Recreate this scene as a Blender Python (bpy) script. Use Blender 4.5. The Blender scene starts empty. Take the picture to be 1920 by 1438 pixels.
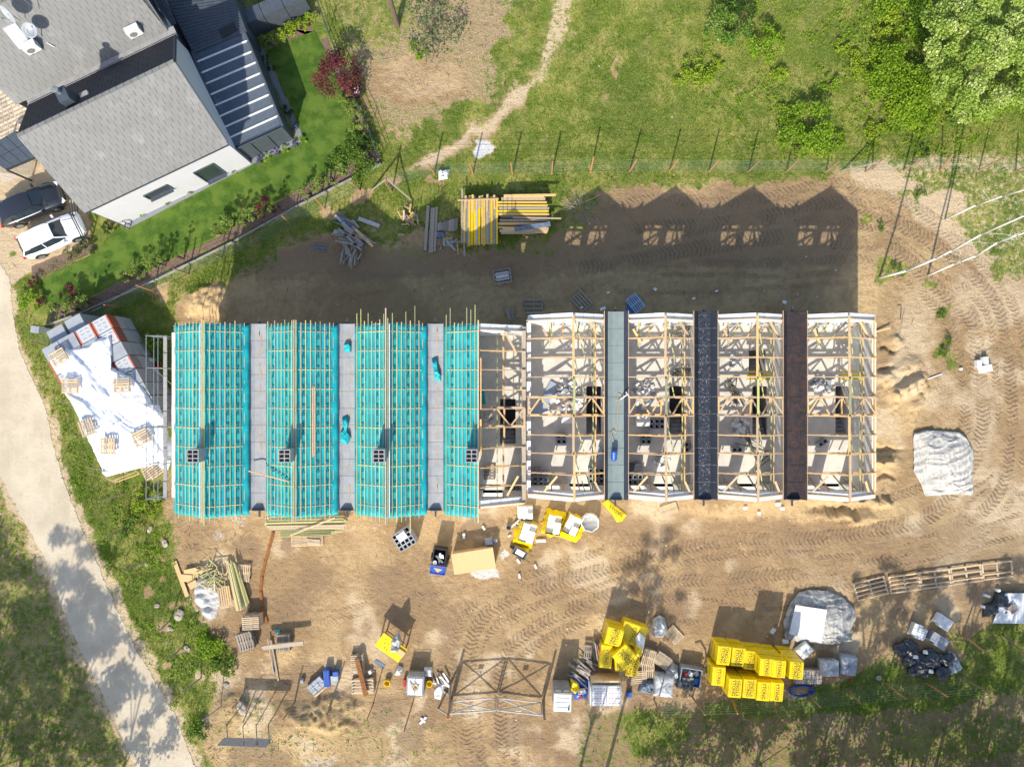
import bpy, math, random
import numpy as np
from mathutils import Vector, Matrix

# ------------------------------------------------------------------ camera, sky, sun, exposure
sc = bpy.context.scene
C = sc.collection
H = 48.9            # flying height of the drone (m)
F = 1331.0          # focal length expressed in reference pixels (1920 wide)
S = F / H           # reference pixels per metre on the ground
cam_d = bpy.data.cameras.new('camera'); cam = bpy.data.objects.new('camera', cam_d); C.objects.link(cam)
cam.location = (0, 0, H); cam.rotation_euler = (0, 0, 0)
cam_d.sensor_fit = 'HORIZONTAL'; cam_d.angle = 2 * math.atan(960 / F); cam_d.clip_start = 0.5; cam_d.clip_end = 900
sc.camera = cam
SH = Vector((0.316, 1.25, -1.0))        # a metre of height throws its shadow this far
world = bpy.data.worlds.new('World'); sc.world = world; world.use_nodes = True
wn = world.node_tree.nodes; wl = world.node_tree.links
bg = wn.get('Background') or wn.new('ShaderNodeBackground')
sky = wn.new('ShaderNodeTexSky'); sky.sky_type = 'NISHITA'; sky.sun_disc = False
sky.sun_elevation = math.atan(1 / 1.289); sky.sun_rotation = math.radians(194.2)
sky.altitude = 100; sky.air_density = 1.0; sky.dust_density = 1.5
wl.new(sky.outputs[0], bg.inputs[0]); bg.inputs[1].default_value = 0.15
sun_d = bpy.data.lights.new('sun', 'SUN'); sun_d.energy = 3.8; sun_d.angle = math.radians(0.55); sun_d.color = (1.0, 0.94, 0.82)
sun = bpy.data.objects.new('sun', sun_d); C.objects.link(sun)
sun.rotation_euler = SH.to_track_quat('-Z', 'Y').to_euler(); sun.location = (-10, -40, 40)
sc.view_settings.view_transform = 'Standard'; sc.view_settings.look = 'None'
sc.view_settings.gamma = 1; sc.view_settings.use_curve_mapping = False
sc.view_settings.exposure = 0.76
sc.render.resolution_x = 1024; sc.render.resolution_y = 766

# ------------------------------------------------------------------ helpers
rnd = random.Random(7); rng = np.random.default_rng(11)
def W(px, py, z=0.0):
    k = (H - z) / F
    return Vector(((px - 960) * k, (719 - py) * k, z))
def gx(px): return (px - 960) / S
def gy(py): return (719 - py) / S
def tag(o, label=None, cat=None, group=None, kind=None):
    if label: o['label'] = label
    if cat: o['category'] = cat
    if group: o['group'] = group
    if kind: o['kind'] = kind
    return o
def empty(name, loc, label, cat, group=None, rz=0):
    o = bpy.data.objects.new(name, None); C.objects.link(o); o.empty_display_size = .2
    o.location = loc; o.rotation_euler = (0, 0, rz)
    return tag(o, label, cat, group)
def link(name, me, parent=None, world_space=True):
    o = bpy.data.objects.new(name, me); C.objects.link(o)
    if parent is not None:
        o.parent = parent
        if world_space:
            base = parent
            t = Vector((0, 0, 0))
            while base is not None:
                t = t + Vector(base.location); base = base.parent
            o.matrix_parent_inverse = Matrix.Translation(-t) if parent.parent is None else Matrix.Identity(4)
    return o
class MB:
    def __init__(s): s.v = []; s.f = []; s.m = []
    def poly(s, pts, mi=0):
        n = len(s.v); s.v += [tuple(p) for p in pts]; s.f.append(tuple(range(n, n + len(pts)))); s.m.append(mi)
    def hexa(s, c, mi=0):          # c: 8 corners, bottom 4 ccw then top 4 ccw
        n = len(s.v); s.v += [tuple(p) for p in c]
        for q in ((3,2,1,0),(4,5,6,7),(0,1,5,4),(1,2,6,5),(2,3,7,6),(3,0,4,7)):
            s.f.append(tuple(n + i for i in q)); s.m.append(mi)
        return s
    def box(s, c, d, rz=0, rx=0, ry=0, mi=0):
        M = Matrix.Rotation(rz, 3, 'Z') @ Matrix.Rotation(ry, 3, 'Y') @ Matrix.Rotation(rx, 3, 'X')
        c = Vector(c); x, y, z = d[0]/2, d[1]/2, d[2]/2
        return s.hexa([c + M @ Vector(p) for p in ((-x,-y,-z),(x,-y,-z),(x,y,-z),(-x,y,-z),(-x,-y,z),(x,-y,z),(x,y,z),(-x,y,z))], mi)
    def beam(s, a, b, w, h, up=(0,0,1), mi=0):
        a = Vector(a); b = Vector(b); d = (b - a).normalized(); u = Vector(up)
        if abs(d.dot(u)) > .98: u = Vector((0, 1, 0))
        sd = d.cross(u).normalized(); u = sd.cross(d).normalized()
        c = []
        for zz in (-h/2, h/2):
            for (e, l) in ((a, -1), (b, -1), (b, 1), (a, 1)):
                c.append(e + sd * (-l * w/2) + u * zz)
        return s.hexa(c, mi)
    def cyl(s, a, b, r1, r2=None, n=8, cap=True, mi=0):
        r2 = r1 if r2 is None else r2
        a = Vector(a); b = Vector(b); d = (b - a).normalized()
        u = Vector((0, 0, 1)) if abs(d.z) < .9 else Vector((1, 0, 0))
        sd = d.cross(u).normalized(); u = sd.cross(d)
        k = len(s.v)
        for (e, r) in ((a, r1), (b, r2)):
            for i in range(n):
                t = 2 * math.pi * i / n; s.v.append(tuple(e + sd * (r * math.cos(t)) + u * (r * math.sin(t))))
        for i in range(n):
            j = (i + 1) % n; s.f.append((k+i, k+j, k+n+j, k+n+i)); s.m.append(mi)
        if cap:
            s.f.append(tuple(k + n - 1 - i for i in range(n))); s.m.append(mi)
            s.f.append(tuple(k + n + i for i in range(n))); s.m.append(mi)
        return s
    def tube(s, pts, r, n=6, r2=None, mi=0):
        for i in range(len(pts) - 1):
            t0 = i / (len(pts) - 1); t1 = (i + 1) / (len(pts) - 1); e = r if r2 is None else r2
            s.cyl(pts[i], pts[i+1], r + (e - r) * t0, r + (e - r) * t1, n, mi=mi)
        return s
    def lathe(s, c, prof, n=16, mi=0):       # prof: list of (r, z)
        k = len(s.v); c = Vector(c)
        for (r, z) in prof:
            for i in range(n):
                t = 2 * math.pi * i / n; s.v.append((c.x + r*math.cos(t), c.y + r*math.sin(t), c.z + z))
        for q in range(len(prof) - 1):
            for i in range(n):
                j = (i+1) % n; s.f.append((k+q*n+i, k+q*n+j, k+(q+1)*n+j, k+(q+1)*n+i)); s.m.append(mi)
        return s
    def prism(s, pts, z0, z1, mi=0):         # xy outline (ccw) extruded
        n = len(pts); k = len(s.v)
        s.v += [(p[0], p[1], z0) for p in pts] + [(p[0], p[1], z1) for p in pts]
        s.f.append(tuple(k + n - 1 - i for i in range(n))); s.m.append(mi)
        s.f.append(tuple(k + n + i for i in range(n))); s.m.append(mi)
        for i in range(n):
            j = (i+1) % n; s.f.append((k+i, k+j, k+n+j, k+n+i)); s.m.append(mi)
        return s
    def mesh(s, name, mats, smooth=False):
        me = bpy.data.meshes.new(name); me.from_pydata(s.v, [], s.f)
        for m in (mats if isinstance(mats, (list, tuple)) else [mats]): me.materials.append(m)
        if any(s.m): me.polygons.foreach_set('material_index', s.m)
        if smooth: me.polygons.foreach_set('use_smooth', [True] * len(me.polygons))
        me.update(); return me
    def build(s, name, mats, parent=None, smooth=False, ws=True):
        return link(name, s.mesh(name, mats, smooth), parent, ws)
def npmesh(name, V, Fa, mat, attrs=None, smooth=False):
    me = bpy.data.meshes.new(name); V = np.asarray(V, dtype=np.float32); Fa = np.asarray(Fa, dtype=np.int32)
    n = Fa.shape[1]; me.vertices.add(len(V)); me.vertices.foreach_set('co', V.ravel())
    me.loops.add(Fa.size); me.loops.foreach_set('vertex_index', Fa.ravel())
    me.polygons.add(len(Fa)); me.polygons.foreach_set('loop_start', np.arange(0, Fa.size, n, dtype=np.int32))
    try: me.polygons.foreach_set('loop_total', np.full(len(Fa), n, dtype=np.int32))
    except Exception: pass
    if smooth: me.polygons.foreach_set('use_smooth', np.ones(len(Fa), dtype=bool))
    for k, a in (attrs or {}).items():
        a = np.asarray(a, dtype=np.float32)
        if a.ndim == 1: me.attributes.new(k, 'FLOAT', 'POINT').data.foreach_set('value', a)
        else: me.attributes.new(k, 'FLOAT_COLOR', 'POINT').data.foreach_set('color', a.ravel())
    me.materials.append(mat); me.update(calc_edges=True); me.validate(); return me
def copy_thing(root, loc, rz=0, label=None, group=None, scale=None):
    r = root.copy(); C.objects.link(r); r.location = loc; r.rotation_euler = (0, 0, rz)
    if scale: r.scale = scale
    if label: r['label'] = label
    if group: r['group'] = group
    def kids(o):
        if o.name not in CH: CH[o.name] = [(c, kids(c)) for c in o.children]
        return CH[o.name]
    def rec(ks, dst):
        for ch, sub in ks:
            c = ch.copy(); C.objects.link(c); c.parent = dst; rec(sub, c)
    rec(kids(root), r); return r
CH = {}
# value noise
def hsh(ix, iy, seed):
    h = (ix.astype(np.int64) * 374761393 + iy.astype(np.int64) * 668265263 + seed * 1442695041) & 0xffffffff
    h = ((h ^ (h >> 13)) * 1274126177) & 0xffffffff
    return ((h ^ (h >> 16)) & 0xffff) / 65535.0
def vnoise(x, y, seed=0):
    ix = np.floor(x); iy = np.floor(y); fx = x - ix; fy = y - iy
    fx = fx*fx*(3-2*fx); fy = fy*fy*(3-2*fy)
    a = hsh(ix, iy, seed); b = hsh(ix+1, iy, seed); c = hsh(ix, iy+1, seed); d = hsh(ix+1, iy+1, seed)
    return (a*(1-fx)+b*fx)*(1-fy) + (c*(1-fx)+d*fx)*fy
def fbm(x, y, seed=0, o=4):
    s = 0; a = .5
    for i in range(o): s = s + a * vnoise(x * 2**i, y * 2**i, seed + i); a *= .5
    return s / (1 - .5**o)

# ------------------------------------------------------------------ materials
class NT:
    def __init__(s, name):
        s.m = bpy.data.materials.new(name); s.m.use_nodes = True; s.n = s.m.node_tree.nodes; s.l = s.m.node_tree.links
        s.b = s.n.get('Principled BSDF'); s.out = s.n.get('Material Output'); s._tc = None
    def node(s, t, **kw):
        n = s.n.new(t)
        for k, v in kw.items(): setattr(n, k, v)
        return n
    def tc(s, which='Object'):
        if s._tc is None: s._tc = s.node('ShaderNodeTexCoord')
        return s._tc.outputs[which]
    def pos(s):
        return s.node('ShaderNodeNewGeometry').outputs['Position']
    def put(s, sock, v):
        if hasattr(v, 'is_output'): s.l.new(v, sock)
        elif v is not None: sock.default_value = v
    def math(s, op, a, b=None, c=None, clamp=False):
        n = s.node('ShaderNodeMath', operation=op, use_clamp=clamp); s.put(n.inputs[0], a)
        if b is not None: s.put(n.inputs[1], b)
        if c is not None: s.put(n.inputs[2], c)
        return n.outputs[0]
    def noise(s, vec, scale, detail=4, rough=.6, dist=0):
        n = s.node('ShaderNodeTexNoise'); s.put(n.inputs['Vector'], vec); n.inputs['Scale'].default_value = scale
        n.inputs['Detail'].default_value = detail; n.inputs['Roughness'].default_value = rough; n.inputs['Distortion'].default_value = dist
        return n.outputs['Fac']
    def vor(s, vec, scale, feature='F1', out='Distance'):
        n = s.node('ShaderNodeTexVoronoi', feature=feature); s.put(n.inputs['Vector'], vec); n.inputs['Scale'].default_value = scale
        return n.outputs[out]
    def mapping(s, vec, scale=(1,1,1), rot=(0,0,0)):
        n = s.node('ShaderNodeMapping'); s.put(n.inputs[0], vec); n.inputs['Scale'].default_value = scale; n.inputs['Rotation'].default_value = rot
        return n.outputs[0]
    def mix(s, f, a, b):
        n = s.node('ShaderNodeMix', data_type='RGBA'); s.put(n.inputs[0], f); s.put(n.inputs[6], col(a)); s.put(n.inputs[7], col(b)); return n.outputs[2]
    def ss(s, v, lo, hi):
        n = s.node('ShaderNodeMapRange', interpolation_type='SMOOTHSTEP'); s.put(n.inputs[0], v); n.inputs[1].default_value = lo; n.inputs[2].default_value = hi; return n.outputs[0]
    def attr(s, name, out='Fac'):
        n = s.node('ShaderNodeAttribute', attribute_name=name); return n.outputs[out]
    def sep(s, v):
        n = s.node('ShaderNodeSeparateColor'); s.put(n.inputs[0], v); return n.outputs
    def sepxyz(s, v):
        n = s.node('ShaderNodeSeparateXYZ'); s.put(n.inputs[0], v); return n.outputs
    def rand(s): return s.node('ShaderNodeObjectInfo').outputs['Random']
    def bump(s, h, strength=.5, dist=.02):
        n = s.node('ShaderNodeBump'); s.put(n.inputs['Height'], h); n.inputs['Strength'].default_value = strength; n.inputs['Distance'].default_value = dist
        s.l.new(n.outputs[0], s.b.inputs['Normal']); return n
    def fin(s, colr, rough=.8, spec=.3, metal=0):
        s.put(s.b.inputs['Base Color'], col(colr)); s.put(s.b.inputs['Roughness'], rough)
        s.b.inputs['Specular IOR Level'].default_value = spec; s.b.inputs['Metallic'].default_value = metal; return s.m
def col(c):
    if isinstance(c, (tuple, list)) and len(c) == 3: return (c[0], c[1], c[2], 1)
    return c
def M(name, a, b=None, scale=3., rough=.8, bump=.3, bscale=30., metal=0, spec=.3, per_obj=.25, bd=.01):
    t = NT(name); b = b or tuple(x * .7 for x in a); v = t.tc('Object')
    n = t.noise(v, scale, 5, .65); f = t.math('ADD', t.ss(n, .3, .7), t.math('MULTIPLY', t.math('SUBTRACT', t.rand(), .5), per_obj), clamp=True)
    t.fin(t.mix(f, a, b), rough, spec, metal)
    if bump: t.bump(t.noise(v, bscale, 4, .6), bump, bd)
    return t.m
def WOOD(name, a, b, scale=1.):
    t = NT(name); v = t.tc('Object'); g = t.noise(v, 9 * scale, 4, .7, 1.5); r = t.rand()
    c = t.mix(t.ss(g, .3, .75), a, b); k = t.node('ShaderNodeHueSaturation'); t.l.new(c, k.inputs['Color'])
    t.put(k.inputs['Value'], t.math('MULTIPLY_ADD', r, .55, .72)); t.put(k.inputs['Saturation'], t.math('MULTIPLY_ADD', r, .4, .75))
    t.fin(k.outputs[0], .75, .25); t.bump(g, .3, .006); return t.m
def LEAF(name, a, b, c=None, trans=.3):
    t = NT(name); ti = t.attr('tint'); cc = t.mix(ti, a, b)
    if c: cc = t.mix(t.ss(ti, .82, .9), cc, c)
    t.fin(cc, .6, .25); tr = t.node('ShaderNodeBsdfTranslucent'); t.l.new(cc, tr.inputs[0])
    mx = t.node('ShaderNodeMixShader'); mx.inputs[0].default_value = trans
    t.l.new(t.b.outputs[0], mx.inputs[1]); t.l.new(tr.outputs[0], mx.inputs[2]); t.l.new(mx.outputs[0], t.out.inputs[0]); return t.m
m_wood = WOOD('sawn_pine', (.62,.42,.22), (.45,.28,.13))
m_woodg = WOOD('treated_pine', (.42,.40,.18), (.30,.31,.13))
m_woodgrey = WOOD('weathered_wood', (.36,.30,.24), (.20,.165,.13))
m_woodpale = WOOD('pale_pallet_wood', (.60,.46,.30), (.42,.31,.19))
m_post = WOOD('larch_post', (.42,.22,.11), (.27,.13,.06))
m_batten = WOOD('batten_pine', (.60,.52,.27), (.47,.42,.20))
m_osb = M('osb_board', (.66,.47,.24), (.50,.33,.15), 25, .8, .3, 60)
m_white = M('white_block', (.80,.79,.76), (.68,.67,.64), 4, .9, .3, 40)
m_conc = M('concrete', (.36,.35,.335), (.25,.245,.235), 2.2, .9, .35, 25)
m_steel = M('galvanised_steel', (.34,.35,.36), (.24,.25,.26), 6, .45, .1, 20, metal=.5)
m_darkmetal = M('anthracite_metal', (.055,.062,.072), (.04,.045,.053), 5, .45, .1, 20, spec=.5)
m_black = M('black_rubber', (.02,.02,.022), (.03,.03,.03), 8, .6, .2, 40)
m_yellow = M('yellow_foil', (.80,.60,.0), (.70,.48,.0), 2.5, .35, .5, 7, spec=.5, bd=.03)
m_blackink = M('black_print', (.015,.015,.012), (.02,.02,.015), 5, .6, 0)
m_redink = M('red_print', (.5,.06,.04), (.45,.05,.04), 5, .6, 0)
m_blue = M('blue_plastic', (.02,.10,.42), (.02,.07,.32), 4, .35, .3, 10, spec=.5, bd=.02)
m_tarp = M('white_tarp', (.82,.83,.85), (.76,.77,.80), 2, .45, .25, 12, spec=.4, bd=.02)
m_clear = M('dusty_plastic_sheet', (.55,.56,.55), (.22,.23,.24), 3, .35, .8, 9, spec=.5, bd=.05)
m_blacksheet = M('black_plastic', (.022,.024,.03), (.05,.055,.065), 5, .3, .8, 8, spec=.6, bd=.04)
m_glass = NT('dark_glass').fin((.02,.03,.04), .05, .8)
m_rust = M('rusty_steel', (.30,.12,.035), (.18,.07,.02), 8, .85, .4, 40)
m_stone = M('grey_stone', (.42,.37,.30), (.28,.24,.19), 3, .9, .6, 14, bd=.03)
m_grey = M('grey_foil', (.33,.35,.38), (.25,.27,.30), 3, .5, .3, 14)
m_pale = M('pale_plastic', (.72,.72,.70), (.58,.58,.57), 4, .5, .3, 14)
m_orange = M('orange_foil', (.48,.13,.07), (.40,.10,.055), 8, .5, .2, 14)
m_red = M('red_plastic', (.5,.03,.02), None, 4, .4, 0)
m_teal = M('teal_membrane', (.015,.41,.44), (.008,.29,.32), 1.1, .55, .35, 10, spec=.3, bd=.015)
m_soilpile = M('sand_pile', (.60,.43,.25), (.48,.33,.18), 2, .95, .6, 18, bd=.03)

# text printed on things: flat letter meshes
_txt = {}
def text_mesh(s, mat, key=''):
    k = (s, mat.name)
    if k not in _txt:
        cu = bpy.data.curves.new('lettering', 'FONT'); cu.body = s; cu.align_x = 'CENTER'; cu.align_y = 'CENTER'; cu.size = 1; cu.resolution_u = 2; cu.offset = .012
        o = bpy.data.objects.new('lettering', cu); C.objects.link(o)
        dg = bpy.context.evaluated_depsgraph_get(); me = bpy.data.meshes.new_from_object(o.evaluated_get(dg))
        bpy.data.objects.remove(o); bpy.data.curves.remove(cu); me.materials.clear(); me.materials.append(mat)
        me.name = 'lettering'; _txt[k] = me
    return _txt[k]
# ------------------------------------------------------------------ ground fields (image pixels on the ground plane as plan coordinates)
def axis(lo, hi, st, out):
    a = np.arange(lo, hi + st * .5, st); e = []
    x = hi; d = st
    while x < out: d *= 1.35; x += d; e.append(x)
    l = []; x = lo; d = st
    while x > -out: d *= 1.35; x -= d; l.append(x)
    return np.array(l[::-1] + list(a) + e)
GST = .11
ax = axis(-36.5, 36.5, GST, 320); ay = axis(-27.5, 27.5, GST, 320)
XX, YY = np.meshgrid(ax, ay); PX = XX * S + 960; PY = 719 - YY * S
NX = len(ax); NY = len(ay)
WX = PX + 40 * (fbm(XX * .7, YY * .7, 3) - .5) + 9 * (fbm(XX * 3, YY * 3, 5) - .5)
WY = PY + 40 * (fbm(XX * .7 + 40, YY * .7, 4) - .5) + 9 * (fbm(XX * 3 + 9, YY * 3, 6) - .5)
def sdist(poly, X, Y):
    """signed distance (inside positive) to a closed polygon"""
    d = np.full(X.shape, 1e9); ins = np.zeros(X.shape, bool); n = len(poly)
    for i in range(n):
        x1, y1 = poly[i]; x2, y2 = poly[(i+1) % n]; dx = x2-x1; dy = y2-y1
        t = np.clip(((X-x1)*dx + (Y-y1)*dy) / (dx*dx+dy*dy+1e-9), 0, 1)
        d = np.minimum(d, (X-x1-t*dx)**2 + (Y-y1-t*dy)**2)
        c = ((y1 > Y) != (y2 > Y)); xi = (x2-x1) * (Y-y1) / (y2-y1+1e-12) + x1; ins ^= c & (X < xi)
    d = np.sqrt(d); return np.where(ins, d, -d)
def smooth(x): x = np.clip(x, 0, 1); return x*x*(3-2*x)
def pmask(poly, soft=12, warp=True):
    xs = [p[0] for p in poly]; ys = [p[1] for p in poly]; m = np.zeros(PX.shape, np.float32)
    X, Y = (WX, WY) if warp else (PX, PY); r = soft + 30
    q = (PX > min(xs)-r) & (PX < max(xs)+r) & (PY > min(ys)-r) & (PY < max(ys)+r)
    if q.any(): m[q] = smooth(.5 + sdist(poly, X[q], Y[q]) / (2*soft))
    return m
def blob(cx, cy, rx, ry=None, ang=0, soft=.5):
    ry = ry or rx; a = math.radians(ang); m = np.zeros(PX.shape, np.float32); R = max(rx, ry) * (1 + soft) + 30
    q = (abs(PX-cx) < R) & (abs(PY-cy) < R); X = WX[q]-cx; Y = WY[q]-cy
    u = (X*math.cos(a) - Y*math.sin(a)) / rx; v = (X*math.sin(a) + Y*math.cos(a)) / ry
    m[q] = smooth((1 + soft/2 - np.sqrt(u*u+v*v)) / soft); return m
def lerp(f, m, v): f += m * (v - f)
def polyline_uv(pts, w):
    """along / across coordinates of a curved band (metres)"""
    P = np.array([(gx(a), gy(b)) for a, b in pts]); out = []
    n = len(P); # catmull-rom resample
    Q = np.vstack([2*P[0]-P[1], P, 2*P[-1]-P[-2]])
    for i in range(n-1):
        p0, p1, p2, p3 = Q[i:i+4]
        for t in np.linspace(0, 1, 9)[:-1]:
            out.append(.5*((2*p1)+(-p0+p2)*t+(2*p0-5*p1+4*p2-p3)*t*t+(-p0+3*p1-3*p2+p3)*t**3))
    out.append(P[-1]); L = np.array(out)
    q = (XX > L[:,0].min()-w) & (XX < L[:,0].max()+w) & (YY > L[:,1].min()-w) & (YY < L[:,1].max()+w)
    X = XX[q]; Y = YY[q]; bd = np.full(X.shape, 1e9); bu = np.zeros(X.shape); bv = np.zeros(X.shape); acc = 0
    for i in range(len(L)-1):
        x1, y1 = L[i]; dx, dy = L[i+1]-L[i]; ln = math.hypot(dx, dy) + 1e-9
        t = np.clip(((X-x1)*dx+(Y-y1)*dy)/(ln*ln), 0, 1); ex = X-x1-t*dx; ey = Y-y1-t*dy; d = ex*ex+ey*ey
        k = d < bd; bd[k] = d[k]; bu[k] = acc + t[k]*ln; bv[k] = (np.sign(dx*ey-dy*ex)*np.sqrt(d))[k]; acc += ln
    return q, bu, bv, acc
# fields
grass = np.full(PX.shape, .78, np.float32); dry = np.zeros_like(grass); yel = np.zeros_like(grass); mud_shade = np.zeros_like(grass); chalk = np.zeros_like(grass); pale = np.zeros_like(grass)
# meadow: dry brown heath at the top, worn path
lerp(dry, pmask([(600,-60),(1010,-60),(985,60),(960,140),(930,190),(880,215),(800,240),(735,265),(700,215),(660,150),(620,90)], 35), .85)
lerp(grass, pmask([(640,-60),(960,-60),(960,120),(920,200),(800,250),(720,270),(680,190),(640,100)], 40), .42)
lerp(grass, blob(790,150,95,50,0,.6), .18); lerp(dry, blob(790,150,90,50,0,.6), .25)
lerp(grass, blob(700,20,70,60,0,.6), .6)
lerp(grass, blob(900,55,60,50,0,.5), .3); lerp(pale, blob(790,140,90,50), .5)
for (x, y, r) in ((960,40,22),(945,100,22),(870,215,35),(800,250,25)): lerp(grass, blob(x,y,r,r*.7,20), .9)
lerp(grass, pmask([(770,325),(800,295),(860,262),(920,215),(950,180),(985,150),(1005,130),(1030,60),(1040,-60),(1085,-60),(1070,60),(1040,120),(990,185),(930,235),(860,285),(810,320)], 20), .40)
lerp(pale, pmask([(770,325),(800,295),(860,262),(920,215),(950,180),(985,150),(1005,130),(1030,60),(1040,-60),(1085,-60),(1070,60),(1040,120),(990,185),(930,235),(860,285),(810,320)], 14), 1)
lerp(grass, pmask([(770,325),(800,300),(860,268),(930,215),(985,160),(990,185),(930,232),(860,283),(810,320)], 11), .2)
lerp(chalk, blob(912,272,13,17), .9); lerp(grass, blob(912,272,13,17), .0)
lerp(grass, blob(1160,120,5,20,20,1.2), .35)
for i in range(60):
    x, y = rnd.uniform(700,1900), rnd.uniform(0,330); r = rnd.uniform(4,12); v = rnd.choice((.5,.55,1,1)); lerp(grass, blob(x,y,r,r*.6,rnd.uniform(0,90),1.6), v)
# the building site: bare soil
site = [(300,560),(345,545),(400,520),(430,545),(480,490),(560,455),(650,430),(700,452),(800,430),(870,470),(960,475),(1040,460),(1052,400),(1080,372),(1150,358),(1230,352),(1330,350),(1450,350),(1530,338),(1600,320),(1700,300),(1800,300),(1990,300),
        (1990,1130),(1900,1150),(1840,1175),(1740,1215),(1640,1240),(1560,1290),(1480,1310),(1340,1325),(1200,1345),(1100,1345),(1085,1400),(1090,1500),(380,1500),(370,1390),(395,1300),(430,1235),(400,1180),(340,1120),(325,1050),(320,990),(300,960),(305,900),(320,700)]
lerp(grass, pmask(site, 24), .0); lerp(dry, pmask(site, 24), 0)
# grass patches on the site's shaded north strip
for (x,y,rx,ry,a,v) in ((640,410,60,25,20,.8),(720,430,45,22,0,.62),(900,400,80,30,0,.75),(1000,470,60,18,0,.5),(1075,400,45,35,0,.6),(560,440,50,20,25,.55),(480,500,40,16,25,.5),(1140,440,40,40,0,.25),(770,470,60,20,0,.42)):
    lerp(grass, blob(x,y,rx,ry,a), v)
# east: sparse growth by the birches
lerp(grass, pmask([(1570,300),(2000,300),(2000,560),(1900,540),(1830,470),(1770,420),(1700,385),(1640,345),(1590,330)], 26), .6)
lerp(grass, blob(1690,350,60,26,-15), .12); lerp(grass, blob(1770,385,40,25,0), .08); lerp(grass, blob(1640,325,40,16,0), .2)
lerp(pale, pmask([(1570,290),(2000,290),(2000,560),(1830,500),(1700,400),(1600,340)], 16), .9)
for (x,y,r) in ((1620,415,14),(1655,510,22),(1690,500,14),(1690,370,20),(1720,365,18),(1740,530,14),(1770,590,11),(1775,635,14),(1760,660,22),(1790,680,24),(1880,500,30),(1860,440,40),(1900,400,40),(1915,640,14)):
    lerp(grass, blob(x,y,r,r*.6,rnd.uniform(0,90)), .62)
# soil tones: yellow sand, grey mud, pale dust
for (x,y,rx,ry,v) in ((385,570,45,38,.95),(1625,560,40,90,.75),(1690,620,60,40,.35),(1700,740,60,60,.95),(1660,850,40,90,.85),(1600,955,120,28,.9),(1400,960,120,24,.8),(1150,965,160,28,.7),(1020,985,60,40,.7),(540,990,60,30,.55),(700,1000,160,25,.5),(470,1030,60,30,.25),(560,1240,80,30,.85),(590,1300,90,40,.6),(560,1400,140,50,.85),(450,1330,60,60,.45),(700,1330,120,60,.55),(640,1190,60,40,.5),(1120,1180,30,25,.8),(1050,1110,40,20,.2),(420,1420,60,40,.7),(840,1270,20,30,.3),(1310,1060,60,25,.25),(560,1150,50,20,.2)):
    lerp(yel, blob(x,y,rx,ry,0,1.5), v*.8)
lerp(mud_shade, pmask([(430,500),(640,440),(900,470),(1060,370),(1600,350),(1610,450),(1600,500),(1300,500),(1000,520),(700,530),(480,520)], 25), .9)
lerp(mud_shade, blob(740,1150,330,120,0,.8), .35); lerp(mud_shade, blob(1250,1110,260,60,0,.8), .45); lerp(mud_shade, blob(1800,780,110,130,0,.8), .35); lerp(mud_shade, blob(1700,1080,220,70,0,.8), .45)
lerp(mud_shade, blob(1500,1030,420,50,-6,.8), .55); lerp(mud_shade, blob(380,1010,60,35,0,.8), .5)
lerp(pale, blob(1850,1000,120,200,0,.8), .5); lerp(pale, blob(1720,600,50,80,0,.8), .6); lerp(pale, blob(1850,560,90,60,0,.9), .7)
lerp(chalk, blob(910,1075,24,14), .75); lerp(chalk, blob(945,1032,11,9), .7); lerp(chalk, blob(960,985,50,25,0,.9), .22); lerp(chalk, blob(1330,1000,30,16,0,.9), .3); lerp(chalk, blob(1880,850,60,60,0,.9), .25)
lerp(chalk, blob(410,1010,18,12,0,.9), .5); lerp(chalk, blob(450,972,26,8,0,.8), .5); lerp(chalk, blob(395,1120,22,40,10,.6), .95); lerp(chalk, blob(1290,600,20,10,0,.9), .4); lerp(chalk, blob(1600,380,40,20,0,.9), .2); lerp(chalk, blob(1540,550,40,20,0,.9), .25)
lerp(chalk, blob(600,1430,40,20,0,.9), .5); lerp(chalk, blob(715,985,20,8,0,.9), .4); lerp(chalk, blob(1070,1200,40,28,0,1.), .3)
# south and south-west: rough patchy ground
lerp(grass, pmask([(380,1290),(500,1290),(560,1300),(860,1345),(850,1500),(360,1500)], 22), .36)
lerp(dry, pmask([(380,1290),(500,1290),(560,1300),(860,1345),(850,1500),(360,1500)], 22), .35)
lerp(grass, pmask([(1090,1335),(1210,1345),(1360,1325),(1500,1310),(1560,1292),(1990,1150),(1990,1560),(1080,1560)], 20), .45)
lerp(dry, pmask([(1080,1340),(1990,1290),(1990,1560),(1080,1560)], 30), .35); lerp(mud_shade, pmask([(1080,1340),(1990,1290),(1990,1560),(1080,1560)], 30), .8); lerp(mud_shade, pmask([(-200,925),(0,925),(250,1500),(-200,1500)], 20), .7)  # tree shade painted into the soil colour, lower right and lower left
lerp(grass, blob(1700,1290,220,40,8), .86); lerp(grass, blob(1880,1240,80,60,0), .8); lerp(grass, blob(1740,1225,60,14,0), .3); lerp(grass, blob(1430,1330,120,20,0), .7)
lerp(grass, blob(1230,1370,60,50,0), .7)
lerp(grass, blob(1800,1390,160,40,0), .55)
lerp(grass, pmask([(120,760),(230,850),(300,900),(318,985),(315,1050),(400,1180),(445,1240),(400,1300),(370,1400),(395,1450),(330,1450),(270,1250),(190,1060),(110,900)], 12), .93)
lerp(dry, pmask([(330,1020),(400,1180),(445,1240),(390,1400),(310,1290),(280,1120)], 18), .5)
for i in range(26):
    x = rnd.uniform(260,440); y = rnd.uniform(1000,1400); r = rnd.uniform(6,16); lerp(grass, blob(x,y,r,r*.7,0,.8), .2)
lerp(grass, pmask([(20,520),(60,500),(90,610),(110,640),(300,560),(330,600),(318,900),(240,900),(130,760),(60,640),(25,560)], 8), .85)
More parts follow.
